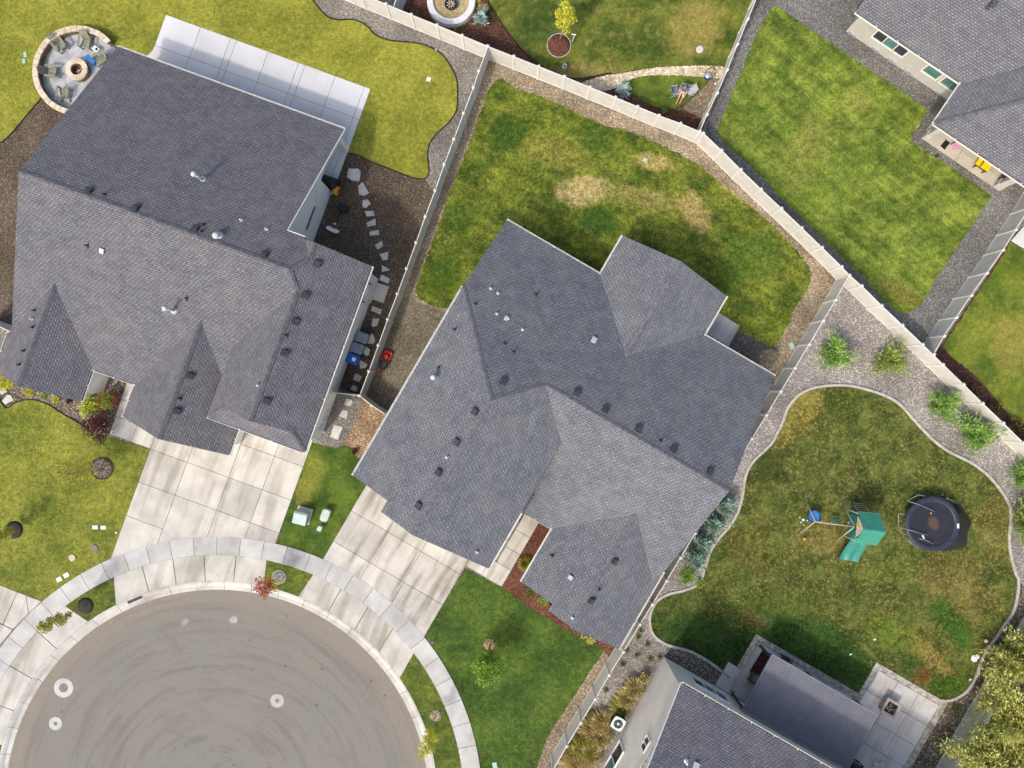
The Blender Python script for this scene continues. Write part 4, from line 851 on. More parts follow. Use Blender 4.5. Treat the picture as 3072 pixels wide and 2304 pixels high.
for u in (5.75, 7.65, 8.95, 10.3, 12.85):
    m = MB(); m.box(FT(u, 32.62, .16), (.5, .1, .2), FT.a); m.build('foundation_vent', MT['galv'], HT.root)
for u, w in ((13.85, .32), (19.75, .45), (25.5, .45)):
    m = MB(); c = FT(u, 29.75, 0); m.box(c + Vector((0, 0, 1.35)), (w, .42, 2.6), FT.a); m.box(c + Vector((0, 0, .3)), (w + .1, .52, .5), FT.a); m.build('porch_post', MT['wallT'], HT.root)
m = MB(); m.bar(FT(13.6, 29.75, 2.6), FT(28, 29.75, 2.6), .35, .25); m.build('porch_beam', MT['under'], HT.root)
m = MB(); m.box(FT(13.8, 31.3, 1.3), (.2, 2.8, 2.5), FT.a); m.build('porch_wall', MT['wallT'], HT.root)
HT.pipe('D1', 1915, 55, .35, .06); HT.vent_box('D1', 1960, 25)
slabs('patio', 'beige concrete porch floor of the top right house', FT, [(13.62, 16.4, 29.5, 30.35), (16.4, 19.5, 29.5, 30.35), (13.62, 16.4, 30.35, 32.6), (16.4, 19.5, 30.35, 32.6)], plain('beige_porch_concrete', rgb(186, 178, 160), .85, .06, 1), base=(16, 30), z=.05)

# ---- bottom right house
HB = House('house', 'taupe two storey house with charcoal roof in the bottom right', FB, (25, -15), MT['wallB'], MT['roofB'], MT['capL'])
zB = lambda u, v: 5.4 + .38 * (-10.5 - v); zB2 = lambda u, v: 8.44 - .38 * (-18.5 - v)
HB.plane(zB, [(17.84, -10.5), (42, -10.5), (42, -18.5), (17.84, -18.5)]); HB.plane(zB2, [(17.84, -18.5), (42, -18.5), (42, -26.5), (17.84, -26.5)])
HB.build_roof(); HB.cap((17.84, -18.5, 8.44), (42, -18.5, 8.44)); HB.gutter((17.84, -10.5), (42, -10.5), 5.4, 1, 'wallB')
HB.walls([[(18.22, -10.9), (41, -10.9), (41, -26), (18.22, -26)]])
m = MB()
m.bar(FB(18.15, -12.2, 5.55), FB(18.15, -26, 5.55), .08, .16)
m.build('belt_trim', MT['wallB'], HB.root)
for k in range(16):
    v = -12.6 - k * .42; z1 = 5.4 + .38 * (-10.5 - v) - .15
    m = MB(); m.bar(FB(18.19, v, 5.6), FB(18.19, v, z1), .05, .04); m.build('batten', MT['wallB'], HB.root)
fascia(HB, (17.8, -10.5, 5.4), (17.8, -18.5, 8.44))
HB.window((18.22, -14.62), (18.22, -15.5), 4.05, 4.95, (-1, 0), 2, .07, ('glassd',), 'whitepl'); HB.window((18.22, -17.0), (18.22, -19.3), .75, 2.3, (-1, 0), 2, .07, ('glassd', 'glass'), 'whitepl')
HB.window((19.95, -10.9), (22.6, -10.9), 1.0, 2.35, (0, 1), 3, .07, ('glassd', 'glass', 'glassd'), 'whitepl'); HB.window((26.0, -10.9), (29.2, -10.9), .1, 2.2, (0, 1), 2, .08, ('glassd',), 'whitepl')
HB.pipe('C4', 1487, 1605, .3, .06, 'whitepl'); HB.jack('C4', 1565, 1640, .3)
m = MB(); m.tube([FB(18.15, -13.35, .9), FB(18.0, -13.35, .9)], .05, 8); m.tube([FB(18.1, -15.6, .1), FB(18.05, -15.6, .7)], .04); m.build('wall_tap', MT['galv'], HB.root)
slabs('patio', 'worn concrete patio with stamped border beside the taupe house', FB,
      [(23.3, 25.6, -10.85, -6.85), (25.6, 28.3, -10.85, -6.85), (28.3, 31.3, -8.9, -6.85), (28.3, 31.3, -10.85, -8.9), *[(31.3 + 1.6 * i_, 32.9 + 1.6 * i_, -6.0 - 1.6 * j_, -4.4 - 1.6 * j_) for i_ in range(3) for j_ in range(5)], (31.3, 36.1, -16, -12.4), (22.2, 23.3, -10.85, -9.0)], MT['patioB'], base=(29, -8), z=.07)
slabs('patio_border', 'grey stamped border band round the taupe house patio', FB, [(22.87, 23.3, -9.0, -6.42), (23.3, 31.3, -6.85, -6.42), (30.93, 31.3, -6.42, -3.98), (31.3, 36.1, -4.4, -3.98), (36.1, 36.55, -16, -3.98)], MT['stampedB'], base=(27, -6.6), z=.08)

# ------------------------------------------------------------------ fences
FH = 1.83
def picket_mesh():
    m = MB(); pr = [(0, -.006), (.07, -.012), (.93, -.012), (1, -.006), (1, .006), (.93, .012), (.07, .012), (0, .006)]
    z0, z1 = .08, FH - .1; n = len(pr)
    m.add([(x, y, z0) for x, y in pr] + [(x, y, z1) for x, y in pr], [(i, (i + 1) % n, n + (i + 1) % n, n + i) for i in range(n)] + [tuple(range(n, 2 * n))])
    me = bpy.data.meshes.new('picket'); me.from_pydata(m.v, [], m.f); me.materials.append(MT['vinyl']); return me
PK = picket_mesh()
def post_meshes():
    m = MB(); m.box((0, 0, .94), (.127, .127, 1.88)); a = bpy.data.meshes.new('post'); a.from_pydata(m.v, [], m.f); a.materials.append(MT['vinylpost'])
    m = MB(); m.box((0, 0, 1.895), (.17, .17, .04)); m.add([(-.075, -.075, 1.915), (.075, -.075, 1.915), (.075, .075, 1.915), (-.075, .075, 1.915), (0, 0, 1.97)], [(0, 1, 4), (1, 2, 4), (2, 3, 4), (3, 0, 4)])
    c = bpy.data.meshes.new('post_cap'); c.from_pydata(m.v, [], m.f); c.materials.append(MT['vinylpost']); return a, c
POST, CAP = post_meshes()
def raw(name, me, parent, loc, rz=0, sx=1):
    o = bpy.data.objects.new(name, me); link(o); o.parent = parent; o.location = loc; o.rotation_euler = (0, 0, rz); o.scale = (sx, 1, 1); return o
def fence(label, tops, first=True, last=True, panels=None, name='fence', zt=1.9):
    pts = [W(t, x, y, zt).to_2d() if t else Vector((x, y)) for t, x, y in tops]
    rt = empty(name, pts[0].to_3d(), label, 'fence' if name == 'fence' else 'gate'); o0 = pts[0]
    for i, q in enumerate(pts):
        d = pts[min(i + 1, len(pts) - 1)] - pts[max(i - 1, 0)]; an = math.atan2(d.y, d.x)
        if (i == 0 and not first) or (i == len(pts) - 1 and not last): continue
        po = raw('post', POST, rt, (q - o0).to_3d(), an); raw('post_cap', CAP, po, (0, 0, 0))
    for i in range(len(pts) - 1):
        if panels is not None and i not in panels: continue
        a, b2 = pts[i], pts[i + 1]; d = b2 - a; L = d.length; an = math.atan2(d.y, d.x)
        m = MB(); o_ = [(.05, .01), (L - .05, .01), (L - .05, FH), (.05, FH)]; i_ = [(.08, .13), (L - .08, .13), (L - .08, FH - .11), (.08, FH - .11)]
        m.add([(x, y, z) for y in (-.025, .025) for q_ in (o_, i_) for x, z in q_], [f for k_ in range(4) for f in ((k_, (k_ + 1) % 4, 4 + (k_ + 1) % 4, 4 + k_), (12 + k_, 12 + (k_ + 1) % 4, 8 + (k_ + 1) % 4, 8 + k_), (8 + k_, 8 + (k_ + 1) % 4, (k_ + 1) % 4, k_), (4 + k_, 4 + (k_ + 1) % 4, 12 + (k_ + 1) % 4, 12 + k_))])
        me = bpy.data.meshes.new('panel'); me.from_pydata(m.v, [], m.f); me.materials.append(MT['vinylpost'])
        pn = raw('panel', me, rt, (a - o0).to_3d(), an); k = max(2, round((L - .12) / .185)); w = (L - .12) / k
        for j in range(k): raw('picket', PK, pn, (.06 + j * w, 0, 0), 0, w)
    return rt
T_ = lambda t, *q: [(t, x, y) for x, y in q]
fence('long white fence between the top yards and the middle back yard', T_('B1', (465, -230), (677, -144), (887, -57), (1100, 30), (1310, 118), (1523, 205), (1733, 292), (1945, 380), (2160, 465)) + T_('C1', (267, 548), (481, 633), (692, 720), (905, 805), (1088, 882), (1265, 955), (1445, 1022), (1635, 1103)))
fence('long white diagonal fence running down to the right edge', T_('C1', (1635, 1103), (1785, 1245), (1945, 1405), (2112, 1567)) + T_('D2', (203, 178), (372, 340), (540, 503), (703, 663), (768, 733), (870, 822), (1035, 985), (1208, 1148), (1375, 1308), (1545, 1475), (1715, 1640)) + T_('D3', (1875, 222), (2045, 385), (2212, 548), (2380, 712)), first=False)
fence('white fence between the left house side yard and the middle house', T_('B1', (1945, 380), (1870, 585), (1825, 722), (1743, 935), (1663, 1150), (1583, 1360), (1507, 1578)) + T_('B2', (1425, 245), (1348, 462), (1270, 678), (1193, 888), (1112, 1100), (1035, 1315), (957, 1530)) + T_('B3', (880, 158)), first=False)
fence('narrow white fence seen edge on beside the slate gravel strip', T_('C1', (1605, 1085), (1665, 945), (1750, 768), (1833, 575), (1917, 365), (2005, 152), (2090, -55), (2175, -260)))
fence('white fence on the right side of the middle house', T_('D2', (768, 733), (655, 937), (552, 1110), (435, 1307), (318, 1502)) + T_('D3', (198, 122), (80, 318)) + T_('C3', (2038, 515), (1925, 712), (1805, 912), (1690, 1108), (1567, 1300), (1445, 1502)) + T_('C4', (1330, 108), (1212, 303), (1107, 470), (972, 698), (853, 890), (737, 1090), (617, 1285), (500, 1480), (385, 1680)), first=False)
fence('grey shaded white fence crossing to the right edge above', T_('D2', (1470, 1390), (1555, 1237), (1657, 1083), (1780, 900), (1910, 715), (2045, 523), (2150, 355), (2270, 170), (2390, -20)))
pf = [W('D4', 2260, 330), W('D4', 2130, 535), W('D4', 2000, 750), W('D4', 1875, 960), W('D4', 1750, 1170), W('D4', 1620, 1390), W('D4', 1490, 1640), W('D4', 1370, 1850)]
fence('white fence behind the yellow green conifers in the bottom right corner', [(None, q.x, q.y) for q in pf])
fence('short white fence between top yards next to the round fountain', [(None, *W('B1', 1160, 48, 1.9).to_2d()), (None, *(W('B1', 1160, 48, 1.9).to_2d() + Vector((.62, 1.62)))), (None, *(W('B1', 1160, 48, 1.9).to_2d() + Vector((1.24, 3.24))))], first=False)
gE = W('B3', 880, 158, 1.9).to_2d(); hw = FL(-10.98, 0)
fence('white gate between the left white house and the fence corner', [(None, *FL(-10.85, -4.55).to_2d()), (None, *gE)], name='gate', last=False)
fence('short white fence from the fence corner to the middle house', [(None, *gE), (None, *W('B3', 980, 240, 1.9).to_2d()), (None, *W('B3', 1092, 312, 1.9).to_2d())], first=False, last=False)
fence('short white fence stub at the left edge beside the white house', [('A2', -200, 1085), ('A2', -60, 1140), ('A2', 85, 1205)], last=False)
# ------------------------------------------------------------------ vegetation
LM = {}
LM['yg'] = leafmat('leaf_yellow_green', rgb(176, 182, 50), rgb(226, 222, 92)); LM['green'] = leafmat('leaf_green', rgb(100, 140, 44), rgb(168, 196, 86))
LM['red'] = leafmat('leaf_red', rgb(130, 60, 48), rgb(196, 104, 70)); LM['purple'] = leafmat('leaf_purple', rgb(62, 26, 32), rgb(104, 48, 50))
LM['olive'] = leafmat('leaf_olive', rgb(136, 142, 48), rgb(196, 190, 88)); LM['spruce'] = leafmat('needle_blue', rgb(130, 158, 152), rgb(196, 214, 206), .15)
LM['pine'] = leafmat('needle_green', rgb(92, 140, 52), rgb(178, 206, 112), .2); LM['pine2'] = leafmat('needle_olive', rgb(120, 146, 58), rgb(178, 190, 102), .2)
LM['dkspruce'] = leafmat('needle_blue_dark', rgb(92, 124, 104), rgb(176, 198, 178), .15); LM['arb'] = leafmat('needle_lime', rgb(166, 174, 80), rgb(236, 232, 154), .25)
LM['straw'] = leafmat('blade_straw', rgb(178, 160, 100), rgb(226, 210, 152), .25); LM['flower'] = leafmat('petal_cream', rgb(206, 180, 104), rgb(236, 226, 190), .2)
LM['weed'] = leafmat('weed_green', rgb(86, 104, 40), rgb(132, 140, 64)); LM['brown'] = leafmat('leaf_brown', rgb(84, 60, 48), rgb(120, 92, 74))
def kites(pos_, d, L, w):
    n = len(pos_); d = d / np.linalg.norm(d, axis=1, keepdims=True); r = rng.normal(size=(n, 3)); r[:, 2] *= .45
    s = np.cross(d, np.cross(r, d) + 1e-6); s = np.cross(d, r); s /= np.linalg.norm(s, axis=1, keepdims=True) + 1e-9
    L = np.broadcast_to(np.asarray(L, float), n)[:, None]; w = np.broadcast_to(np.asarray(w, float), n)[:, None]
    v = np.stack([pos_, pos_ + d * L * .5 + s * w / 2, pos_ + d * L, pos_ + d * L * .5 - s * w / 2], 1)
    return v.reshape(-1, 3), np.arange(n * 4).reshape(-1, 4)
def crown_obj(name, root, pos_, d, L, w, mat):
    v, f = kites(pos_, d, L, w); v = v - np.array(wl(root)); v[:, 2] = np.maximum(v[:, 2], .02 - wl(root).z)
    return add_obj(name, fast_mesh(name, v, f), mat, root)
def ball(n): v = rng.normal(size=(n, 3)); return v / np.linalg.norm(v, axis=1, keepdims=True)
def tree(label, base, top, rad, mat, n=1500, clumps=14, leaf=.13, name='tree', cat='tree', group=None, mat2=None, frac2=0, trunk='bark', r0=.05, squash=1.0, low=.45, sparse=.33):
    """base: ground point; top: highest crown point; rad: crown radius"""
    base = Vector((base.x, base.y, .0)); rt = empty(name, base, label, cat, group); ax = top - base; h = ax.z
    m = MB(); c0 = base + ax * low
    m.tube([base, base + ax * .25, c0, base + ax * .75, top - ax * .06], [r0, r0 * .85, r0 * .7, r0 * .4, r0 * .12], 8)
    C = []
    for i in range(clumps):
        t = low + (1 - low) * ((i + .5) / clumps); prof = math.sin(math.pi * min(1, max(.05, (t - low + .06) / (1 - low + .1)))) ** .6
        a = i * 2.4 + random.random(); rr = rad * prof * random.uniform(.35, .85)
        c = base + ax * t + Vector((math.cos(a) * rr, math.sin(a) * rr, 0)); C.append(c)
        s = base + ax * (t * .8); m.tube([s, (s + c) / 2 + Vector((0, 0, -.02 * h)), c], [r0 * .35, r0 * .25, r0 * .1], 5, False)
    m.build('trunk', MT[trunk], rt, True)
    C = np.array([tuple(c) for c in C]); k = rng.integers(0, clumps, n)
    off = ball(n) * (rng.random(n)[:, None] ** .45) * rad * sparse; off[:, 2] *= squash
    P0 = C[k] + off; d = ball(n); d[:, 2] *= .35; d += off / (rad * sparse) * .8
    sz = leaf * rng.uniform(.6, 1.3, n)
    if frac2 > 0:
        zz = P0[:, 2]; sel = zz < np.quantile(zz, frac2)
        crown_obj('crown', rt, P0[~sel], d[~sel], sz[~sel], sz[~sel] * .7, mat); crown_obj('crown', rt, P0[sel], d[sel], sz[sel], sz[sel] * .7, mat2)
    else: crown_obj('crown', rt, P0, d, sz, sz * .7, mat)
    return rt
def conifer(label, base, h, rad, mat, n=260, per=16, leaf=.12, name='conifer_shrub', cat='shrub', group=None, up=.35, mat2=None, wid=.28):
    base = Vector((base.x, base.y, 0)); rt = empty(name, base, label, cat, group)
    m = MB(); m.tube([base, base + Vector((0, 0, h * .9))], [.05 + .012 * h, .01], 6); m.build('trunk', MT['bark'], rt, True)
    a = rng.uniform(0, 6.283, n); t = rng.random(n) ** .8; prof = (1 - t) ** .75 * .9 + .1
    lump = .72 + .3 * np.sin(a * 3 + rng.uniform(0, 6)) + .18 * np.sin(a * 7 + 1) + rng.uniform(-.2, .28, n)
    Lb = rad * prof * lump; d = np.c_[np.cos(a), np.sin(a), up + .5 * t + rng.normal(0, .15, n)]
    d /= np.linalg.norm(d[:, :2], axis=1, keepdims=True); o = np.c_[np.full(n, base.x), np.full(n, base.y), h * (.06 + .86 * t)]
    k = np.repeat(np.arange(n), per); s = rng.uniform(.1, 1.0, n * per)
    P0 = o[k] + d[k] * (Lb[k] * s)[:, None] + rng.normal(0, .035, (n * per, 3)) * rad; P0[:, 2] = np.maximum(P0[:, 2], .05)
    side = np.c_[-d[k, 1], d[k, 0], np.zeros(n * per)] * rng.choice([-1, 1], n * per)[:, None]
    dv = d[k] * .8 + side * rng.uniform(.1, .9, n * per)[:, None] + rng.normal(0, .2, (n * per, 3))
    sz = leaf * rng.uniform(.5, 1.5, n * per)
    crown_obj('crown', rt, P0, dv, sz, sz * wid, mat); return rt
def tuft(label, base, rad, h, mat, n=400, name='grass_clump', cat='grass clump', group=None, w=.02, lean=(0, 0)):
    base = Vector((base.x, base.y, 0)); rt = empty(name, base, label, cat, group)
    a = rng.uniform(0, 6.283, n); q = rng.random(n) ** .5; P0 = np.c_[base.x + np.cos(a) * q * rad * .35, base.y + np.sin(a) * q * rad * .35, np.full(n, .02)]
    out = rng.uniform(.3, 1.0, n) * rad; d1 = np.c_[np.cos(a) * out * .55 + lean[0] * .5, np.sin(a) * out * .55 + lean[1] * .5, h * rng.uniform(.7, 1, n)]
    d2 = np.c_[np.cos(a) * out * .6 + lean[0], np.sin(a) * out * .6 + lean[1], -h * rng.uniform(.0, .4, n)]
    P1 = P0 + d1; v1, f1 = kites(P0, d1, np.linalg.norm(d1, axis=1), w); v2, f2 = kites(P1 - d1 * .2, d2, np.linalg.norm(d2, axis=1), w * .8)
    v = np.r_[v1, v2] - np.array(base); v[:, 2] = np.maximum(v[:, 2], .01)
    add_obj('blades', fast_mesh('blades', v, np.r_[f1, f2 + len(v1)]), mat, rt); return rt
def bush(label, base, rad, h, mat, n=700, leaf=.09, name='bush', cat='bush', group=None, mat2=None, frac2=0, lumps=9):
    base = Vector((base.x, base.y, 0)); rt = empty(name, base, label, cat, group); m = MB(); C = []
    for i in range(lumps):
        a = i * 2.4; rr = rad * .62 * math.sqrt((i + .3) / lumps); c = base + Vector((math.cos(a) * rr, math.sin(a) * rr, h * random.uniform(.45, .75)))
        C.append(tuple(c)); m.tube([base, (base + c) / 2, c], [.02, .014, .006], 5, False)
    m.build('stem', MT['bark'], rt)
    C = np.array(C); k = rng.integers(0, lumps, n); off = ball(n) * rng.random(n)[:, None] ** .5 * np.array([rad * .38, rad * .38, h * .35])
    P0 = C[k] + off; P0[:, 2] = np.maximum(P0[:, 2], .04); d = ball(n); d[:, 2] = abs(d[:, 2]) * .4; sz = leaf * rng.uniform(.6, 1.3, n)
    if frac2:
        sel = P0[:, 2] > np.quantile(P0[:, 2], 1 - frac2)
        crown_obj('foliage', rt, P0[~sel], d[~sel], sz[~sel], sz[~sel] * .65, mat); crown_obj('foliage', rt, P0[sel], d[sel], sz[sel], sz[sel] * .65, mat2)
    else: crown_obj('foliage', rt, P0, d, sz, sz * .65, mat)
    return rt
def disc(name, label, cat, c, r, z0, z1, mat, rim=None, n=28):
    rt = empty(name, Vector((c.x, c.y, 0)), label, cat); m = MB(); m.lathe([(.001, z1 + .02), (r * .6, z1 + .015), (r, z1), (r, z0)], (c.x, c.y, 0), n); m.build('mulch_mound', mat, rt, True)
    if rim:
        m = MB(); m.lathe([(r - .02, z0), (r - .02, z1 + .03), (r + .03, z1 + .03), (r + .03, z0)], (c.x, c.y, 0), n); m.build('rim', rim, rt)
    return rt
# trees
disc('tree_ring', 'round red mulch ring under the slim yellow tree', 'tree ring', W('C1', 433, 380), .8, .0, .05, MT['redmulch'], MT['curbing'])
tree('slim yellow green young tree on round red mulch ring', W('C1', 440, 345), W('C1', 515, 55, 4.3), .62, LM['yg'], 2600, 16, .13, low=.42, trunk='trunkpale', sparse=.38)
disc('tree_ring', 'round dark gravel ring under the airy tree on the front left lawn', 'tree ring', W('A3', 850, 760), .74, 0, .04, MT['gravD'], MT['edging'])
tree('airy yellow green tree on the front left lawn', W('A3', 850, 765), W('A3', 500, 815, 4.0), .95, LM['olive'], 1500, 16, .12, low=.4, trunk='trunkpale', sparse=.42, r0=.035)
disc('tree_ring', 'rust mulch ring under the round green tree', 'tree ring', W('B4', 1960, 630), .4, 0, .04, bpy.data.materials['orange_brown_bark'])
tree('round bright green tree on the dark front lawn', W('B4', 1960, 640), W('B4', 1930, 900, 3.1), .95, LM['green'], 4200, 18, .13, low=.4, sparse=.42)
disc('tree_ring', 'black mulch ring on the parkway strip near the cropped driveway', 'tree ring', W('A4', 712, 310), .55, 0, .045, MT['edging'])
tree('thin yellow green street tree over the sidewalk at lower left', W('A4', 705, 312), W('A4', 330, 510, 4.2), .5, LM['olive'], 1000, 12, .13, low=.45, trunk='trunkpale', sparse=.4, r0=.03)
disc('tree_ring', 'round gravel ring on the small grass wedge by the kerb', 'tree ring', W('B4', 212, 75), .45, 0, .04, MT['gravR'], MT['curbing'])
tree('small red leaved street tree with yellow lower leaves by the kerb', W('B4', 205, 80), W('B4', 60, 190, 3.2), .7, LM['red'], 1300, 12, .11, low=.4, mat2=LM['yg'], frac2=.22, sparse=.4, r0=.03)
tree('thin yellow street tree beside the kerb at bottom centre', W('B4', 1515, 1220), W('B4', 1410, 1555, 4.4), .5, LM['yg'], 1100, 14, .12, low=.4, trunk='trunkpale', sparse=.4, r0=.03)
disc('tree_ring', 'straw coloured ring round the thin yellow street tree', 'tree ring', W('B4', 1515, 1220), .42, 0, .035, MT['tanmulch'])
disc('tree_ring', 'black mulch ring at the left edge of the front lawn', 'tree ring', W('A3', 120, 1270), .6, 0, .05, MT['edging'])
tree('small green tree in the black ring at the left edge', W('A3', 120, 1272), W('A3', -40, 1330, 2.9), .5, LM['olive'], 1100, 10, .12, low=.2, sparse=.4, r0=.03)
# shrubs
conifer('green pine shrub nearest the fence corner on pinkish gravel', W('D2', 625, 1395, .5), 1.3, 1.65, LM['pine'], 230, 20, .2, group='pine shrubs along the diagonal fence')
conifer('olive tinged pine shrub second from the fence corner', W('D2', 1090, 1450, .5), 1.2, 1.6, LM['pine2'], 220, 20, .2, group='pine shrubs along the diagonal fence')
conifer('green pine shrub third along the diagonal fence', W('D3', 1520, 230, .5), 1.3, 1.55, LM['pine'], 230, 20, .2, group='pine shrubs along the diagonal fence')
conifer('largest green pine shrub, fourth along the diagonal fence', W('D3', 1790, 470, .5), 1.4, 1.85, LM['pine'], 260, 20, .2, group='pine shrubs along the diagonal fence')
conifer('low pine shrub half cropped by the right edge', W('D3', 2190, 820, .5), 1.2, 1.2, LM['pine'], 200, 18, .2, group='pine shrubs along the diagonal fence')
conifer('tall feathery pale green conifer at the right edge beside the curbing', W('D3', 2190, 1190), 2.8, 1.7, LM['pine2'], 420, 22, .24, name='conifer_tree', cat='tree')
for (x, y, r, lab) in ((1790, 1075, 1.05, 'grey green spruce shrub beside the fence, nearest the ridge end'), (1715, 1215, 1.05, 'grey green spruce shrub second of four beside the fence'), (1620, 1375, .95, 'pale spruce shrub third of four beside the fence'), (1560, 1500, 1.1, 'bluish spruce shrub fourth of four beside the fence')):
    conifer(lab, W('C3', x, y, .5), 1.2, r, LM['dkspruce'], 190, 18, .2, group='spruce shrubs between fence and curbing')
bush('leafy green ground shrub spilling over the curbing gap', W('C4', 1490, 60), .85, .4, LM['green'], 900, .1); bush('small leafy plant at the curbing gap', W('C4', 1600, 120), .45, .3, LM['green'], 300, .09)
conifer('blue spruce shrub beside the round fountain', W('B1', 1893, 160, .4), .9, .62, LM['spruce'], 110, 12, .2, name='spruce_shrub', up=.5)
conifer('blue spruce shrub beside the cream rock path', W('C1', 965, 752, .4), .9, .62, LM['spruce'], 110, 12, .2, name='spruce_shrub', up=.5)
tuft('dry tan grass clump above the blue spruce', W('B1', 1908, 75), .4, .35, LM['straw'], 200); bush('tiny bright green plant below the fountain', W('B1', 1745, 202), .22, .2, LM['green'], 160, .07)
bush('tiny green plant right of the fountain', W('B1', 1980, 135), .25, .2, LM['weed'], 160, .07); bush('tiny olive plant left below the fountain', W('B1', 1680, 240), .25, .15, LM['olive'], 140, .07)
bush('yellow flower clump at the top edge by the fountain', W('B1', 1865, 12), .25, .2, LM['yg'], 160, .07); bush('small dark plant against the top middle bed edge', W('C1', 1305, 925), .3, .25, LM['green'], 180, .07); bush('small green plant left of the bark wedge', W('C1', 1435, 905), .25, .2, LM['weed'], 140, .07)
bush('green leafed bush with red tips in the white house courtyard', W('A3', 745, 245, .5), .95, .9, LM['green'], 1500, .11, mat2=LM['yg'], frac2=.2); bush('red and green shrub beside the white house entry walk', W('A3', 880, 205, .6), .85, 1.1, LM['red'], 1500, .11, mat2=LM['green'], frac2=.25)
tree('dark purple japanese maple at the end of the gravel bed', W('A3', 850, 380), W('A3', 770, 440, 1.5), .95, LM['purple'], 2400, 14, .1, name='maple', low=.3, sparse=.42)
bush('yellow green mound in the white house front bed', W('A3', 475, 190), .32, .3, LM['yg'], 300, .09); tuft('small yellow grass tuft in the white house front bed', W('A3', 250, 125), .4, .35, LM['yg'], 180)
bush('low dark green plant against the white house front wall', W('A3', 365, 160), .3, .25, LM['green'], 220, .08); bush('yellow green shrub at the left edge by the white house corner', W('A3', 50, 50, .4), .75, .7, LM['yg'], 900, .11); bush('red leafed low plant under the front eave of the white house', W('A3', 590, 195), .3, .3, LM['purple'], 260, .08)
tuft('round yellow green grass tuft in the entry mulch of the middle house', W('C3', 150, 1550, .2), .5, .5, LM['olive'], 420, w=.025); bush('small shrub at the top of the entry mulch', W('C3', 185, 1500), .2, .2, LM['weed'], 120, .07)
bush('green shrub in the mulch by the right wing front', W('C4', 190, 185), .62, .5, LM['weed'], 620, .09); bush('dull green shrub in the mulch below the right wing', W('C4', 300, 265), .5, .4, LM['green'], 420, .08)
bush('cream flowering bush under the right wing eave', W('C4', 645, 550, .3), .4, .45, LM['flower'], 420, .08, mat2=LM['weed'], frac2=.2); bush('yellow cream flowering bush beside the right wing corner', W('C4', 700, 595, .3), .4, .45, LM['flower'], 420, .08, mat2=LM['yg'], frac2=.3)
bush('small red leaved plant by the left eave of the middle house', W('B3', 850, 615), .3, .3, LM['purple'], 220, .08); bush('green weeds beside the red leaved plant at the lawn corner', W('B3', 800, 625), .4, .2, LM['green'], 300, .07)
for (x, y, r, h, n, lab) in ((1135, 905, .6, .6, 500, 'green weed clump against the taupe wall near its corner'), (1080, 960, .55, .5, 400, 'mixed weed clump second from the taupe wall corner')): bush(lab, W('C4', x, y, .3), r, h, LM['weed'], n, .1, mat2=LM['straw'], frac2=.4)
for i, (x, y, r, h, lab) in enumerate(((1070, 1010, .75, .7, 'golden grass clump on the taupe wall above the air conditioner'), (1010, 1090, .75, .7, 'golden brown grass clump right above the air conditioner'), (960, 1170, .7, .6, 'olive grass clump touching the air conditioner'),
                          (800, 1290, .85, .8, 'straw grass clump left of the air conditioner'), (700, 1320, .8, .7, 'pale grass clump nearest the front fence'), (780, 1400, .95, .8, 'large golden grass clump below the air conditioner'), (650, 1500, .95, .8, 'golden grass clump between fence and lower window'), (560, 1590, .95, .8, 'golden grass clump near the bottom edge left'), (700, 1560, .9, .8, 'golden grass clump near the lower window'), (600, 1655, .9, .8, 'golden grass clump cropped by the bottom edge'))):
    tuft(lab, W('C4', x, y, .3), r * .98, h * .9, LM['straw'] if i % 4 != 2 else LM['olive'], 480, group='golden grasses along the taupe wall', w=.055, lean=(-.15, .1))
for i, (x, y) in enumerate(((1110, 520), (1090, 570), (960, 790), (1190, 750), (1270, 735), (990, 680), (820, 1010), (1080, 720), (1165, 630), (700, 1190))):
    lab = ('weed below the fence gate by the curbing', 'second weed under the fence gate', 'weed beside the tan fence panel', 'weed near the taupe corner', 'weed at the taupe house corner tip', 'weed at the fence post below the roof corner', 'weed left of the white gravel stone', 'weed in the middle of the side gravel', 'weed between curbing and fence', 'weed above the pale grass clump')[i]
    bush(lab, W('C4', x, y), .3, .15, LM['weed'], 120, .07, name='weed', cat='weed', group='weeds in the side gravel')
for i, (x, y) in enumerate(((1790, 130), (1950, 260), (2110, 390), (2200, 470))):
    bush(('first', 'second', 'third', 'last')[i] + ' brown low shrub in the mulch beyond the diagonal fence', W('D3', x - 20, y), .75, .5, LM['brown'], 900, .08, mat2=LM['olive'], frac2=.12, name='low_shrub', cat='shrub', group='brown shrubs beyond the fence')
for (x, y, h, r, lab) in ((2150, 760, 3.4, 2.0, 'yellow green conifer at the right edge, uppermost of three'), (2020, 1180, 3.8, 2.7, 'yellow green conifer in the lower right, middle of three'), (1830, 1600, 3.8, 3.1, 'largest yellow green conifer in the bottom right corner')):
    q = W('D4', x + 60, y + 25, 1.6); conifer(lab, q, h, r, LM['arb'], 1700, 28, .25, name='conifer_tree', cat='tree', group='conifers in the bottom right corner', up=.25, wid=.3)
q = W('D4', 2200, 1450, 1.6); conifer('yellow green conifer half cropped by the right edge at the bottom', q, 4.2, 3.2, LM['arb'], 1700, 28, .25, name='conifer_tree', cat='tree', group='conifers in the bottom right corner', up=.25, wid=.3)
bush('small green weed in the dark gravel beside the patio corner', W('D4', 1630, 1160), .45, .3, LM['weed'], 300, .09)

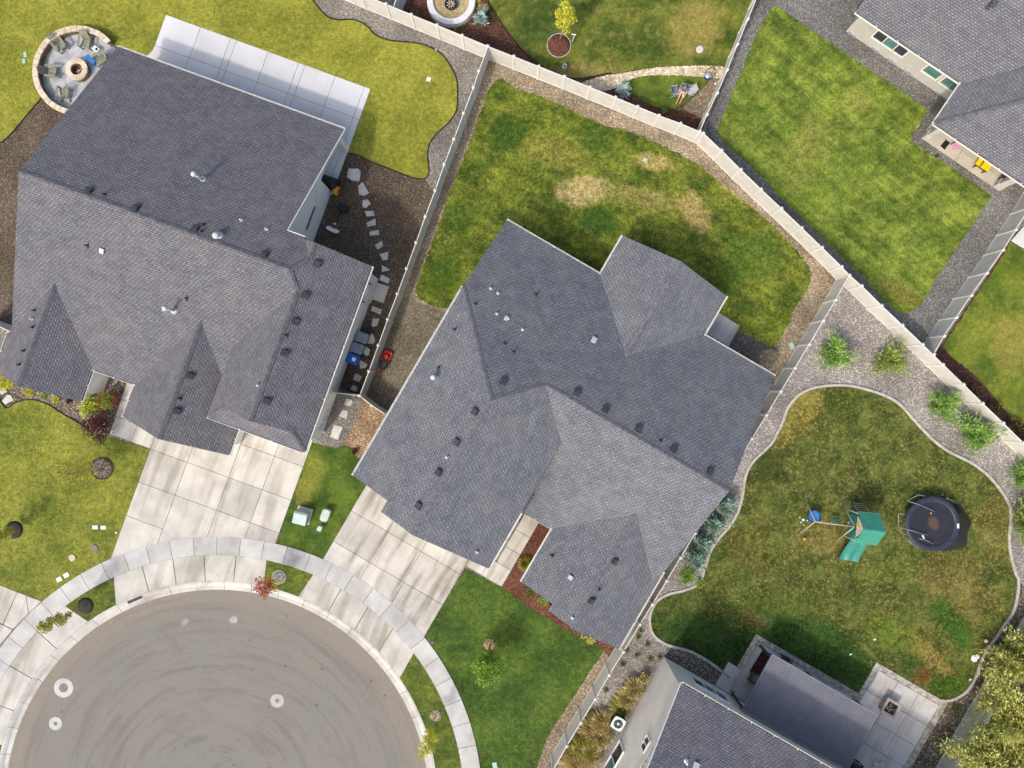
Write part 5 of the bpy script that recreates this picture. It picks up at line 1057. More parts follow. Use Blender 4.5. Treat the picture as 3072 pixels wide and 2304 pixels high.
# ------------------------------------------------------------------ stones, stoops, lids
def stone(t, pts, label, z=.07, group='stepping stones of the white house'):
    m = MB(); q = G(t, pts); c = sum(q, Vector((0, 0))) / len(q); rt = None
    top = [c + (a - c) * .95 for a in q]; n = len(q); hh = [z + random.uniform(-.008, .008) for _ in q]
    if sum(q[i - 1].x * q[i].y - q[i].x * q[i - 1].y for i in range(n)) < 0: q.reverse(); top.reverse()
    m.add([(a.x, a.y, 0) for a in q] + [(a.x, a.y, z - .02) for a in q] + [(a.x, a.y, h) for a, h in zip(top, hh)],
          [(i, (i + 1) % n, n + (i + 1) % n, n + i) for i in range(n)] + [(n + i, n + (i + 1) % n, 2 * n + (i + 1) % n, 2 * n + i) for i in range(n)] + [tuple(range(2 * n, 3 * n))])
    return tag(m.build('stepping_stone', MT['stone']), label, 'stone', group)
ST = [('B1', [(790, 1400), (870, 1400), (893, 1430), (880, 1505), (820, 1500), (775, 1470)], 'largest pale flagstone at the top end of the path'), ('B1', [(905, 1510), (960, 1600), (925, 1625), (880, 1615), (872, 1545)], 'tall flagstone second in the path'),
      ('B2', [(905, 118), (950, 105), (976, 145), (930, 180), (905, 165)], 'five sided flagstone third in the path'), ('B2', [(925, 205), (995, 202), (1010, 243), (940, 248)], 'flat flagstone fourth in the path'), ('B2', [(940, 300), (1015, 265), (1018, 320), (948, 335)], 'slanted flagstone fifth in the path'),
      ('B2', [(962, 375), (1040, 360), (1047, 400), (968, 407)], 'low wide flagstone sixth in the path'), ('B2', [(1008, 485), (1065, 450), (1078, 490), (1030, 524)], 'tilted flagstone seventh in the path'), ('B2', [(1047, 560), (1122, 540), (1115, 605), (1075, 613)], 'notched flagstone eighth in the path'),
      ('B2', [(1065, 650), (1100, 670), (1140, 690), (1070, 708)], 'pointed flagstone ninth in the path'), ('B2', [(1065, 728), (1133, 765), (1120, 805), (1047, 775)], 'flagstone right above the concrete stoop'), ('B2', [(985, 990), (1068, 1018), (1058, 1060), (978, 1030)], 'flagstone right below the concrete stoop'),
      ('B2', [(990, 1093), (1047, 1095), (1030, 1150), (1000, 1165), (980, 1155)], 'tapered flagstone above the grey bins'), ('B2', [(980, 1215), (1005, 1240), (1012, 1290), (990, 1305), (943, 1300)], 'flagstone beside the upper grey bin'), ('B2', [(925, 1320), (970, 1350), (960, 1395), (935, 1405), (910, 1370)], 'flagstone beside the lower grey bin'),
      ('B2', [(880, 1433), (950, 1475), (930, 1505), (885, 1510)], 'flagstone beside the blue bin'), ('B2', [(850, 1548), (905, 1575), (880, 1622), (828, 1600)], 'flagstone below the blue bin'), ('B3', [(825, 68), (868, 85), (860, 125), (805, 110)], 'flagstone inside the white gate'),
      ('B3', [(775, 178), (815, 190), (828, 215), (800, 248), (752, 225)], 'rounded flagstone just outside the white gate'), ('B3', [(742, 275), (787, 283), (775, 350), (710, 325)], 'notched flagstone between gate and lawn'), ('B3', [(670, 393), (743, 415), (705, 525), (637, 498)], 'long double flagstone nearest the driveway'),
      ('A3', [(65, 150), (95, 150), (118, 195), (45, 230), (20, 200)], 'pale flagstone by the left edge, nearer the lawn'), ('A3', [(0, 120), (40, 95), (65, 125), (15, 150)], 'pale flagstone by the left edge, nearer the house')]
for s_ in ST: stone(*s_)
sheet('stoop', G('B2', [(1020, 795), (1125, 830), (1080, 967), (975, 930)]), .07, MT['drive'], 'square concrete stoop at the side door of the white house')
sheet('stoop', G('C2', [(1755, 1045), (1930, 1155), (1840, 1325), (1650, 1215), (1560, 1160)]), .07, MT['patioB'], 'small concrete stoop behind the middle house')
tag(one('rock', MT['tanmulch'], lathe=([(.001, .1), (.35, .09), (.62, .05), (.8, 0)], W('C2', 2180, 1440), 14)), 'tan dirt mound on dark grit behind the middle house', 'dirt mound')
def lid(t, x, y, w, d, rz, mat, label, cat='utility lid', name='valve_lid', group=None, round_=False):
    c = W(t, x, y); m = MB()
    if round_: m.lathe([(.001, .075), (w * .45, .075), (w * .5, .06), (w * .5, .0)], c, 20)
    else: m.box(c + Vector((0, 0, .03)), (w, d, .06), rz); m.box(c + Vector((0, 0, .065)), (w * .86, d * .84, .012), rz)
    return tag(m.build(name, mat), label, cat, group)
MT['teal'] = plain('pale_green_plastic', rgb(158, 196, 178), .5, .08); MT['whlid'] = plain('pale_grey_plastic', rgb(214, 222, 214), .5, .05); MT['iron'] = plain('cast_iron', rgb(120, 112, 108), .7, .15, 6)
lid('A1', 213, 455, .22, .34, .1, MT['teal'], 'pale green lid left of the fire pit, upper'); lid('A1', 203, 508, .22, .3, 0, MT['teal'], 'pale green lid left of the fire pit, lower')
lid('B1', 1455, 660, .28, .28, -.3, MT['whlid'], 'small grey lid in the bright back lawn'); lid('D2', 283, 1320, .3, .42, .4, MT['teal'], 'pale green lid in the bark by the right fence'); lid('C1', 1148, 1328, .28, .26, -.3, MT['teal'], 'grey green lid in the dry patch of the middle lawn')
lid('A3', 793, 1248, .38, .26, 0, MT['whlid'], 'white lid on the front lawn, left of the pair'); lid('A3', 860, 1250, .36, .26, 0, MT['whlid'], 'white lid on the front lawn, right of the pair')
lid('A3', 787, 1425, .52, 0, 0, MT['iron'], 'grey round iron lid on the front left lawn', round_=True); lid('A3', 600, 1500, .46, 0, 0, MT['block'], 'tan round lid on the front left lawn', round_=True)
lid('A4', 553, 58, .38, .3, .5, MT['whlid'], 'white lid by the sidewalk, right of the pair'); lid('A4', 494, 92, .38, .3, .5, MT['whlid'], 'white lid by the sidewalk, left of the pair'); lid('B4', 2003, 1635, .3, .42, .2, MT['teal'], 'pale green lid at the bottom edge of the front lawn'); lid('C1', 1600, 412, .5, 0, 0, MT['stone'], 'round stone lid in the mottled top lawn', round_=True)
lid('B1', 1515, 415, .1, 0, 0, MT['whitepl'], 'small white garden light on the lawn edging', 'light', 'garden_light', None, True); lid('A3', 967, 1293, .12, 0, 0, MT['whitepl'], 'small white marker by the left driveway', 'marker', 'marker', None, True); lid('B3', 585, 460, .16, 0, 0, MT['whitepl'], 'white cleanout cap by the house corner', 'pipe cap', 'pipe_cap', None, True); lid('C4', 900, 1065, .16, .16, .4, MT['whitepl'], 'small white block in the side gravel', 'block', 'marker')
for t, x, y, ro, ri, lab in (('A4', 519, 1000, .66, .31, 'large manhole with wide white concrete collar at lower left'), ('A4', 452, 1297, .45, .13, 'small valve cover with white collar at lower left'), ('B4', 193, 1107, .47, .14, 'small valve cover with white collar in mid road')):
    c = W(t, x, y); c.z = 0; rt = empty('manhole', c - Vector((0, 0, .11)), lab, 'manhole'); m = MB(); m.lathe([(ri, -.098), (ro, -.1), (ro, -.12)], c, 40); m.build('collar', MT['walk'], rt); m = MB(); m.lathe([(.001, -.096), (ri * .55, -.094), (ri * .97, -.097), (ri * .99, -.11)], c, 32); m.build('cover', MT['iron'], rt)
b = MB(); c0 = W('A4', 1120, 262); b.box(Vector((c0.x, c0.y, .0)), (1.0, .2, .13), R(23)); tag(b.build('storm_drain', MT['dark']), 'dark storm drain slot in the kerb', 'drain')

# ------------------------------------------------------------------ fire pit circle
sheet('patio', [Vector((FCX + 2.85 * math.cos(i * .13963), FCY + 2.85 * math.sin(i * .13963))) for i in range(45)], .04, MT['stamped'], 'round grey stamped patio inside the stone seat wall')
wr = empty('seat_wall', (FCX, FCY, 0), 'curved tan block seat wall round the fire pit patio', 'wall'); a0_, a1_ = 42, 262; nb = 27
for i in range(nb):
    t0, t1 = R(a0_ + (a1_ - a0_) * i / nb + .25), R(a0_ + (a1_ - a0_) * (i + 1) / nb - .25); jj = random.uniform(-.012, .012)
    m = MB(); m.lathe([(2.66 + jj, .5), (2.66 + jj, .6), (3.02 + jj, .6), (3.02 + jj, .5), (2.66 + jj, .5)], (FCX, FCY, 0), 2, t0, t1)
    k = len(m.v) // 5
    m.add([m.v[j * 3] for j in range(4)] + [m.v[j * 3 + 2] for j in range(4)], [(0, 1, 2, 3), (7, 6, 5, 4)]); m.build('cap_stone', MT['block'], wr)
    for cz in range(3):
        o_ = (cz % 2) * (t1 - t0) / 2; m = MB(); r0 = 2.72 + random.uniform(-.012, .012)
        m.lathe([(r0, .005 + cz * .166), (r0, .16 + cz * .166), (2.97, .16 + cz * .166), (2.97, .005 + cz * .166)], (FCX, FCY, 0), 2, t0 + o_, t1 + o_); m.build('block', MT['blockd'], wr)
pc = W('Z1', 795, 840, .5); pc.z = 0; fp_ = empty('fire_pit', pc, 'round tan block fire pit in the middle of the stamped patio', 'fire pit')
for i in range(12):
    t0, t1 = R(i * 30 + .8), R(i * 30 + 29.2); m = MB(); m.lathe([(.4, .4), (.4, .52), (.74, .52), (.74, .4), (.4, .4)], pc, 3, t0, t1); m.build('cap_stone', MT['block'], fp_)
    for cz in range(2):
        m = MB(); o_ = cz * R(15); m.lathe([(.42, .04 + cz * .18), (.42, .215 + cz * .18), (.7, .215 + cz * .18), (.7, .04 + cz * .18), (.42, .04 + cz * .18)], pc, 3, t0 + o_, t1 + o_); m.build('block', MT['blockd'], fp_)
m = MB(); m.lathe([(.001, .1), (.42, .06)], pc, 16); m.build('ash_bed', MT['blockd'], fp_)
for k in range(4):
    m = MB(); a = k * 1.1; m.tube([pc + Vector((math.cos(a) * .28, math.sin(a) * .28, .12)), pc + Vector((-math.cos(a) * .2, -math.sin(a) * .25, .2 + .03 * k))], .05, 7); m.build('log', MT['trunkpale' if k % 2 else 'bark'], fp_)
MT['chair'] = plain('sage_grey_plastic_wood', rgb(132, 132, 114), .6, .12, 6)
def adirondack():
    rt = empty('adirondack_chair', (0, 0, 0))
    m = MB()
    for k in range(6): m.box((0, -.28 + k * .1, .33 - k * .022), (.52, .085, .025))
    m.build('seat', MT['chair'], rt, local=True); m = MB()
    for k in range(5):
        x = -.22 + k * .11; L = .78 - abs(k - 2) * .05; Mx = Matrix.Rotation(R(-25), 3, 'X'); m.box(Vector((x * 1.05, .3, .2)) + Mx @ Vector((0, 0, L / 2)), (.1, .022, L), M=Mx)
    m.build('backrest', MT['chair'], rt, local=True)
    for s in (-1, 1):
        m = MB(); m.box((s * .34, -.02, .53), (.14, .74, .025)); m.build('armrest', MT['chair'], rt, local=True)
        m = MB(); m.box((s * .3, -.33, .26), (.04, .09, .52)); m.build('leg', MT['chair'], rt, local=True); m = MB(); m.bar((s * .3, -.3, .3), (s * .28, .52, .03), .04, .1); m.build('leg', MT['chair'], rt, local=True)
    return rt
ch0 = adirondack(); CH = [('sage grey adirondack chair upper left of the fire pit', 520, 440), ('sage grey adirondack chair above the fire pit beside the white box', 960, 400), ('sage grey adirondack chair left of the fire pit', 380, 895), ('sage grey adirondack chair below the fire pit', 590, 1260), ('sage grey adirondack chair half hidden by the roof edge', 1215, 690)]
for i, (lab, x, y) in enumerate(CH):
    q = W('Z1', x, y, .3); d = pc - q; o = ch0 if i == 0 else copy_tree(ch0); o.location = (q.x, q.y, .04); o.rotation_euler = (0, 0, math.atan2(d.y, d.x) + math.pi / 2 + (0, .15, -.1, .45, .2)[i]); tag(o, lab, 'chair', 'adirondack chairs round the fire pit')
MT['blue'] = plain('blue_plastic', rgb(52, 112, 176), .45, .08); MT['bluebin'] = plain('blue_bin_plastic', rgb(34, 84, 158), .5, .08); MT['greybin'] = plain('grey_bin_plastic', rgb(116, 126, 138), .5, .08); MT['orange'] = plain('orange_plastic', rgb(224, 158, 32), .45, .08); MT['redpl'] = plain('red_paint', rgb(196, 50, 36), .35, .1)
q = W('Z1', 1040, 675, .4); ck = empty('cooler', (q.x, q.y, .04), 'bright blue cooler box beside the fire pit', 'cooler'); m = MB(); m.box((q.x, q.y, .22), (.68, .32, .36), R(-40)); m.build('body', MT['blue'], ck); m = MB(); m.box((q.x, q.y, .42), (.7, .34, .05), R(-40)); m.build('lid', MT['blue'], ck); m = MB(); m.bar((q.x - .2, q.y + .25, .36), (q.x + .3, q.y - .17, .36), .02, .03); m.build('handle', MT['whitepl'], ck)
q = W('Z1', 1145, 510, .25); ck = empty('side_table', (q.x, q.y, .04), 'small white side table with grey tray by the fire pit', 'table'); m = MB(); m.box((q.x, q.y, .36), (.42, .3, .03), R(-35)); m.build('table_top', MT['whitepl'], ck)
for s in ((-.16, -.1), (.16, -.1), (.16, .1), (-.16, .1)):
    v_ = Matrix.Rotation(R(-35), 2) @ Vector(s); m = MB(); m.tube([(q.x + v_.x, q.y + v_.y, .04), (q.x + v_.x, q.y + v_.y, .36)], .015, 6); m.build('leg', MT['whitepl'], ck)
m = MB(); m.box((q.x + .06, q.y - .03, .385), (.16, .16, .03), R(-35)); m.build('tray', MT['dark'], ck)

# ------------------------------------------------------------------ bins, grill, reel, hoop, mower
def bin_(t, x, y, mat, label, lidlabel=None):
    q = W(t, x, y, 1.05); an = FL.a; rt = empty('wheelie_bin', (q.x, q.y, 0), label, 'bin', 'bins along the white house wall'); m = MB(); Rz = Matrix.Rotation(an, 3, 'Z')
    vs = [Rz @ Vector((a * sx, b2 * sy, z)) + Vector((q.x, q.y, 0)) for z, sx, sy in ((.06, .3, .24), (.98, .38, .31)) for a, b2 in ((-1, -1), (1, -1), (1, 1), (-1, 1))]
    m.add(vs, [(3, 2, 1, 0), (4, 5, 6, 7), (0, 1, 5, 4), (1, 2, 6, 5), (2, 3, 7, 6), (3, 0, 4, 7)]); m.build('body', mat, rt)
    m = MB(); vs = [Rz @ Vector((a * sx, b2 * sy, z)) + Vector((q.x, q.y, 0)) for z, sx, sy in ((.985, .43, .35), (1.03, .43, .35), (1.08, .36, .29)) for a, b2 in ((-1, -.8), (-.8, -1), (.8, -1), (1, -.8), (1, .8), (.8, 1), (-.8, 1), (-1, .8))]
    m.add(vs, [(j * 8 + i, j * 8 + (i + 1) % 8, j * 8 + 8 + (i + 1) % 8, j * 8 + 8 + i) for j in range(2) for i in range(8)] + [tuple(range(16, 24)), tuple(range(7, -1, -1))]); m.build('lid', mat, rt)
    for s in (-1, 1): m = MB(); c = Rz @ Vector((-.3, s * .22, .1)) + Vector((q.x, q.y, 0)); ax_ = Rz @ Vector((0, .03, 0)); m.tube([c - ax_, c + ax_], .1, 12); m.build('wheel', MT['dark'], rt)
    m = MB(); m.tube([Rz @ Vector((-.44, -.25, 1.0)) + Vector((q.x, q.y, 0)), Rz @ Vector((-.44, .25, 1.0)) + Vector((q.x, q.y, 0))], .02, 6); m.build('handle', mat, rt); return rt, q, Rz
bin_('B2', 898, 1250, MT['greybin'], 'grey lidded bin, uppermost of three by the wall'); bin_('B2', 858, 1338, MT['greybin'], 'grey lidded bin, middle of three by the wall'); rt, q, Rz = bin_('B2', 822, 1428, MT['bluebin'], 'blue recycling bin with white sticker by the wall')
m = MB(); m.box(Rz @ Vector((.1, 0, 1.088)) + Vector((q.x, q.y, 0)), (.24, .24, .012), FL.a); stk = m.build('sticker', MT['whitepl'], rt)
m = MB(); [m.box(Rz @ Vector((.06 + k * .04, 0, 1.095)) + Vector((q.x, q.y, 0)), (.014, .16 - (k % 2) * .05, .006), FL.a) for k in range(4)]; m.build('print', MT['galv'], stk)
q = W('B1', 622, 1505, .7); rt = empty('grill', (q.x, q.y, .06), 'black covered grill under the patio roof corner', 'grill'); m = MB(); Rz = Matrix.Rotation(FL.a, 3, 'Z'); vs = [Rz @ Vector((a * sx, b2 * sy, z)) + Vector((q.x, q.y, 0)) for z, sx, sy in ((.07, .6, .36), (.85, .58, .34), (1.08, .42, .26), (1.15, .36, .16)) for a, b2 in ((-1, -1), (1, -1), (1, 1), (-1, 1))]
m.add(vs, [(j * 4 + i, j * 4 + (i + 1) % 4, j * 4 + 4 + (i + 1) % 4, j * 4 + 4 + i) for j in range(3) for i in range(4)] + [(12, 13, 14, 15)]); m.build('cover', MT['dark'], rt)
q = W('B1', 685, 1578, .45); rt = empty('hose_reel', (q.x, q.y, 0), 'orange yellow round hose reel beside the grill', 'hose reel'); ax_ = FL(1, 0) * .17; c = Vector((q.x, q.y, .34))
m = MB(); m.tube([c - ax_, c - ax_ * .9, c + ax_ * .9, c + ax_], [.27, .31, .31, .3], 20, False); m.build('drum', MT['orange'], rt, True); m = MB(); m.tube([c - ax_ * .6, c + ax_ * .75], [.25, .25], 18); m.build('hub', MT['orange'], rt); m = MB(); m.tube([c + ax_ * .7, c + ax_ * 1.05], [.1, .08], 12); m.build('axle', MT['redpl'], rt); m = MB(); m.box(c - Vector((0, 0, .28)), (.3, .4, .1), FL.a); m.build('foot', MT['dark'], rt)
q = W('B2', 752, 185); e_ = W('B2', 672, 350); rt = empty('basketball_hoop', (q.x, q.y, 0), 'toppled portable basketball hoop lying on the brown gravel', 'basketball hoop'); dd = (e_ - q).normalized(); rz = math.atan2(dd.y, dd.x)
m = MB(); vs = []; Rz = Matrix.Rotation(rz, 3, 'Z')
m.box(q + Vector((0, 0, .2)), (.42, .62, .36), rz); m.box(q + Vector((0, 0, .4)) + dd * .05, (.3, .5, .06), rz); m.build('base', MT['dark'], rt)
m = MB(); m.tube([q + Vector((0, 0, .3)), e_ + Vector((0, 0, .35))], .04, 10); m.build('pole', MT['dark'], rt, True); m = MB(); m.tube([e_ - dd * .35 + Vector((0, 0, .37)), e_ - dd * .22 + Vector((0, 0, .37))], .055, 10); m.build('pole_clamp', MT['whitepl'], rt)
m = MB(); pe = Vector((-dd.y, dd.x, 0)); prof = [(-.45, 0), (-.4, .22), (-.2, .32), (.2, .32), (.4, .22), (.45, 0), (.38, -.2), (-.38, -.2)]
tilt = (Vector((0, 0, 1)) * .82 + dd * .57).normalized(); c = e_ + Vector((0, 0, .24)) + dd * .1; nn = pe.cross(tilt)
m.add([c + pe * a + tilt * b2 + nn * .02 for a, b2 in prof] + [c + pe * a + tilt * b2 - nn * .02 for a, b2 in prof], [tuple(range(8)), tuple(range(15, 7, -1))] + [(i, 8 + i, 8 + (i + 1) % 8, (i + 1) % 8) for i in range(8)]); m.build('backboard', MT['whitepl'], rt)
m = MB(); m.tube([c - dd * .28 + Vector((math.cos(k * .5236) * .2, math.sin(k * .5236) * .2, -.05)) for k in range(13)], .012, 5, False); m.build('rim', MT['orange'], rt)
q0, q1 = W('B2', 1105, 1410, .3), W('B2', 1040, 1560, .5); d = (q1 - q0); d.z = 0; d.normalize(); s_ = Vector((-d.y, d.x, 0)); c = Vector((q0.x, q0.y, 0)); rz = math.atan2(d.y, d.x); rt = empty('lawn_mower', c, 'red and black push lawn mower beside the white fence', 'lawn mower')
m = MB(); m.box(c + Vector((0, 0, .2)), (.72, .56, .14), rz); m.box(c + d * -.3 + Vector((0, 0, .19)), (.2, .46, .12), rz); m.build('deck', MT['redpl'], rt); m = MB(); m.lathe([(.2, .26), (.21, .4), (.17, .47), (.05, .48), (.001, .48)], c, 16); en = m.build('engine', MT['dark'], rt, True); m = MB(); m.lathe([(.13, .47), (.14, .5), (.001, .51)], c, 14); m.build('engine_cover', MT['redpl'], en)
for a, b2, r in ((-.3, -.3, .1), (-.3, .3, .1), (.3, -.31, .13), (.3, .31, .13)):
    m = MB(); cc = c + d * a + s_ * b2 + Vector((0, 0, r)); m.tube([cc - s_ * .03, cc + s_ * .03], r, 14); w_ = m.build('wheel', MT['dark'], rt); m = MB(); m.tube([cc - s_ * .035, cc + s_ * .035], r * .45, 10); m.build('hub', MT['galv'], w_)
m = MB(); m.box(c + d * .62 + Vector((0, 0, .34)), (.55, .44, .36), rz); m.build('grass_bag', MT['dark'], rt); m = MB(); m.box(c + d * 1.0 + Vector((0, 0, .6)), (.1, .3, .06), rz); m.build('bail', MT['redpl'], rt)
for s in (-1, 1): m = MB(); m.tube([c + d * .25 + s_ * (.2 * s) + Vector((0, 0, .25)), c + d * 1.0 + s_ * (.2 * s) + Vector((0, 0, .7)), c + d * 1.5 + s_ * (.22 * s) + Vector((0, 0, 1.0))], .015, 6); m.build('handle_bar', MT['galv' if s < 0 else 'dark'], rt)
m = MB(); m.tube([c + d * 1.5 - s_ * .22 + Vector((0, 0, 1.0)), c + d * 1.52 + s_ * .22 + Vector((0, 0, 1.0))], .02, 6); m.box(c + d * 1.25 + Vector((0, 0, .87)), (.2, .2, .08), rz); m.build('handle', MT['dark'], rt)

# ------------------------------------------------------------------ utility boxes
MT['util'] = plain('grey_green_enamel', rgb(160, 176, 172), .45, .08, 2); MT['util2'] = plain('pale_green_enamel', rgb(176, 194, 180), .45, .08, 2)
q = W('B3', 395, 1170, .5); rt = empty('transformer_box', (q.x, q.y, 0), 'grey green transformer box on a pad between the driveways', 'utility box'); rz = R(-15); Rz = Matrix.Rotation(rz, 3, 'Z'); m = MB(); m.box((q.x + .05, q.y + .08, .04), (1.05, 1.1, .08), rz); m.build('pad', MT['walk'], rt)
m = MB(); vs = [Rz @ Vector((a, b2, z)) + Vector((q.x, q.y, 0)) for a, b2, z in ((-.45, -.42, .08), (.45, -.42, .08), (.45, .42, .08), (-.45, .42, .08), (-.45, -.42, .72), (.45, -.42, .72), (.45, .3, .86), (-.45, .3, .86), (.45, .42, .8), (-.45, .42, .8))]
m.add(vs, [(0, 1, 5, 4), (4, 5, 6, 7), (7, 6, 8, 9), (9, 8, 2, 3), (1, 2, 8, 6, 5), (0, 4, 7, 9, 3)]); m.build('cabinet', MT['util'], rt); m = MB(); m.box(Rz @ Vector((0, -.44, .35)) + Vector((q.x, q.y, 0)), (.8, .03, .5), rz); dr = m.build('door', MT['util'], rt); m = MB(); m.box(Rz @ Vector((.25, -.47, .4)) + Vector((q.x, q.y, 0)), (.05, .05, .14), rz); m.build('latch', MT['dark'], dr)
q = W('B3', 595, 1152, .5); rt = empty('utility_pedestal', (q.x, q.y, 0), 'rounded pale green utility pedestal beside the transformer box', 'utility box'); m = MB(); pr = [Vector((math.copysign(abs(math.cos(a)) ** .5, math.cos(a)) * .26, math.copysign(abs(math.sin(a)) ** .5, math.sin(a)) * .4)) for a in np.linspace(0, 6.283, 25)[:-1]]
pr = [Matrix.Rotation(R(-20), 2) @ a + q.to_2d() for a in pr]; m.prism(pr, 0, .52); m.build('body', MT['util2'], rt); m = MB(); m.prism([q.to_2d() + (a - q.to_2d()) * 1.04 for a in pr], .46, .56); m.build('cover', MT['util2'], rt)
q = W('B3', 556, 1256, .3); rt = empty('utility_pedestal', (q.x, q.y, 0), 'small square pale green utility post below the pedestal', 'utility box'); m = MB(); m.box((q.x, q.y, .25), (.24, .28, .5), R(-25)); m.build('body', MT['util2'], rt); m = MB(); m.box((q.x, q.y, .53), (.28, .32, .07), R(-25)); m.build('cover', MT['util2'], rt)
# air conditioner
q = W('C4', 925, 1292, .85); rt = empty('air_conditioner', (q.x, q.y, 0), 'white topped air conditioner beside the taupe house wall', 'air conditioner'); rz = FB.a; m = MB(); m.box((q.x - .12, q.y + .12, .05), (1.15, 1.15, .1), rz); m.build('pad', MT['walk'], rt)
m = MB(); m.box((q.x, q.y, .46), (.78, .78, .72), rz)
m.build('body', MT['dark'], rt); m = MB(); Rz = Matrix.Rotation(rz, 3, 'Z'); n_ = 32; ou = []; inn = []
for i in range(n_):
    a = 2 * math.pi * i / n_; e = max(abs(math.cos(a)), abs(math.sin(a))); k = .43 / e * (1 - .1 * (abs(math.sin(2 * a)) ** 6)); ou.append(Rz @ Vector((math.cos(a) * k, math.sin(a) * k, 0))); inn.append(Rz @ Vector((math.cos(a) * .31, math.sin(a) * .31, 0)))
zz = Vector((q.x, q.y, .88)); m.add([zz + a for a in ou] + [zz + a for a in inn] + [zz + a - Vector((0, 0, .08)) for a in ou] + [zz + a - Vector((0, 0, .08)) for a in inn], [(i, (i + 1) % n_, n_ + (i + 1) % n_, n_ + i) for i in range(n_)] + [(2 * n_ + i, 2 * n_ + (i + 1) % n_, (i + 1) % n_, i) for i in range(n_)] + [(n_ + i, n_ + (i + 1) % n_, 3 * n_ + (i + 1) % n_, 3 * n_ + i) for i in range(n_)]); m.build('top_cover', MT['whlid'], rt)
fan = MB(); fan.tube([zz - Vector((0, 0, .1)), zz], [.09, .08], 12); fo = fan.build('fan_hub', MT['whlid'], rt)
for k in range(5): m = MB(); a = k * 1.2566 + .3; Mx = Matrix.Rotation(a, 3, 'Z') @ Matrix.Rotation(R(18), 3, 'X'); m.box(zz + Vector((math.cos(a) * .18, math.sin(a) * .18, -.08)), (.22, .13, .01), M=Mx); m.build('fan_blade', MT['galv'], rt)
m = MB()
for r_ in (.12, .18, .24, .3): m.tube([zz + Vector((math.cos(t) * r_, math.sin(t) * r_, -.005)) for t in np.linspace(0, 6.283, 25)], .004, 4, False)
o = m.build('grille', MT['galv'], rt); o['kind'] = 'stuff'
# ------------------------------------------------------------------ play set
MT['tube'] = plain('tan_steel_tube', rgb(178, 164, 142), .5, .08); MT['tealroof'] = plain('teal_plastic', rgb(62, 138, 116), .45, .06, 2); MT['tealdk'] = plain('teal_boards', rgb(40, 104, 90), .5, .08, 3); MT['slide'] = plain('teal_slide_plastic', rgb(62, 136, 124), .28, .06, 2, spec=.5)
MT['tan'] = plain('tan_panel', rgb(172, 162, 142), .6, .08); MT['silver'] = plain('silver_tube', rgb(146, 150, 154), .4, .08, metal=.4); MT['navy'] = plain('navy_pad_vinyl', rgb(52, 56, 72), .45, .15, 4); MT['mat'] = plain('black_mesh_mat', rgb(40, 42, 50), .6, .12, 2)
Zq = lambda x, y, z=0: W('Z3', x, y, z)
base = Zq(760, 480); ps = empty('play_set', (base.x, base.y, 0), 'teal roofed swing and slide play set on the patchy lawn', 'play set')
def part(nm, mat, fn, parent, smooth=False): m = MB(); fn(m); return m.build(nm, MT[mat] if isinstance(mat, str) else mat, parent, smooth)
B0, B1_ = Zq(268, 430, 2.3), Zq(752, 492, 2.3)
part('swing_beam', 'tube', lambda m: m.tube([B0, B1_], .045, 10), ps, True)
for a, b2 in (((118, 85), B0), ((52, 600), B0), ((590, 160), B1_), ((530, 670), B1_)): part('leg', 'tube', lambda m: m.tube([Zq(*a), b2], .035, 8), ps, True)
RU, RL = [(795, 300), (1060, 330)], [(755, 690), (1020, 725)]; ridge = [Zq(860, 525, 3.05), Zq(1140, 560, 3.05)]
def roofp(eave, side):
    def f(m):
        a, b2 = Zq(*eave[0], 2.3), Zq(*eave[1], 2.3); n = 7
        for k in range(n):        # overlapping horizontal boards
            t0, t1 = k / n, (k + 1.02) / n; lift = Vector((0, 0, .035))
            q = [a.lerp(ridge[0], t0) + lift, b2.lerp(ridge[1], t0) + lift, b2.lerp(ridge[1], t1), a.lerp(ridge[0], t1)]
            q2 = [p - Vector((0, 0, .03)) for p in q]; m.add(q + q2, [(0, 1, 2, 3), (7, 6, 5, 4), (0, 4, 5, 1), (1, 5, 6, 2), (2, 6, 7, 3), (3, 7, 4, 0)])
    return f
part('roof_panel', 'tealroof', roofp(RU, 1), ps); part('roof_panel', 'tealroof', roofp(RL, -1), ps)
part('gable_panel', 'tan', lambda m: m.add([Zq(790, 360, 2.45), Zq(862, 525, 3.0), Zq(762, 620, 2.45), Zq(800, 360, 2.45), Zq(872, 525, 3.0), Zq(772, 620, 2.45)], [(0, 1, 2), (5, 4, 3), (0, 3, 4, 1), (1, 4, 5, 2), (2, 5, 3, 0)]), ps)
part('emblem', 'yellow' if 'yellow' in MT else 'orange', lambda m: m.tube([Zq(790, 450, 2.66), Zq(787, 480, 2.68), Zq(797, 505, 2.66)], .035, 6), ps)
C4 = [Zq(800, 330, 2.3), Zq(1050, 355, 2.3), Zq(1005, 705, 2.3), Zq(762, 665, 2.3)]
for c in C4: part('post', 'tube', lambda m: m.tube([Vector((c.x, c.y, 0)), c], .04, 8), ps, True)
part('deck', 'tealdk', lambda m: m.prism([c.to_2d() for c in C4], 1.25, 1.32, True), ps)
for i in range(4):
    if i == 3 or i == 2: continue
    part('railing', 'tealdk', lambda m: m.bar(Vector((C4[i].x, C4[i].y, 1.7)), Vector((C4[(i + 1) % 4].x, C4[(i + 1) % 4].y, 1.7)), .04, .6), ps)
tL, tR, bL, bR = Zq(718, 590, 1.3), Zq(885, 712, 1.3), Zq(548, 888, .18), Zq(785, 925, .18)
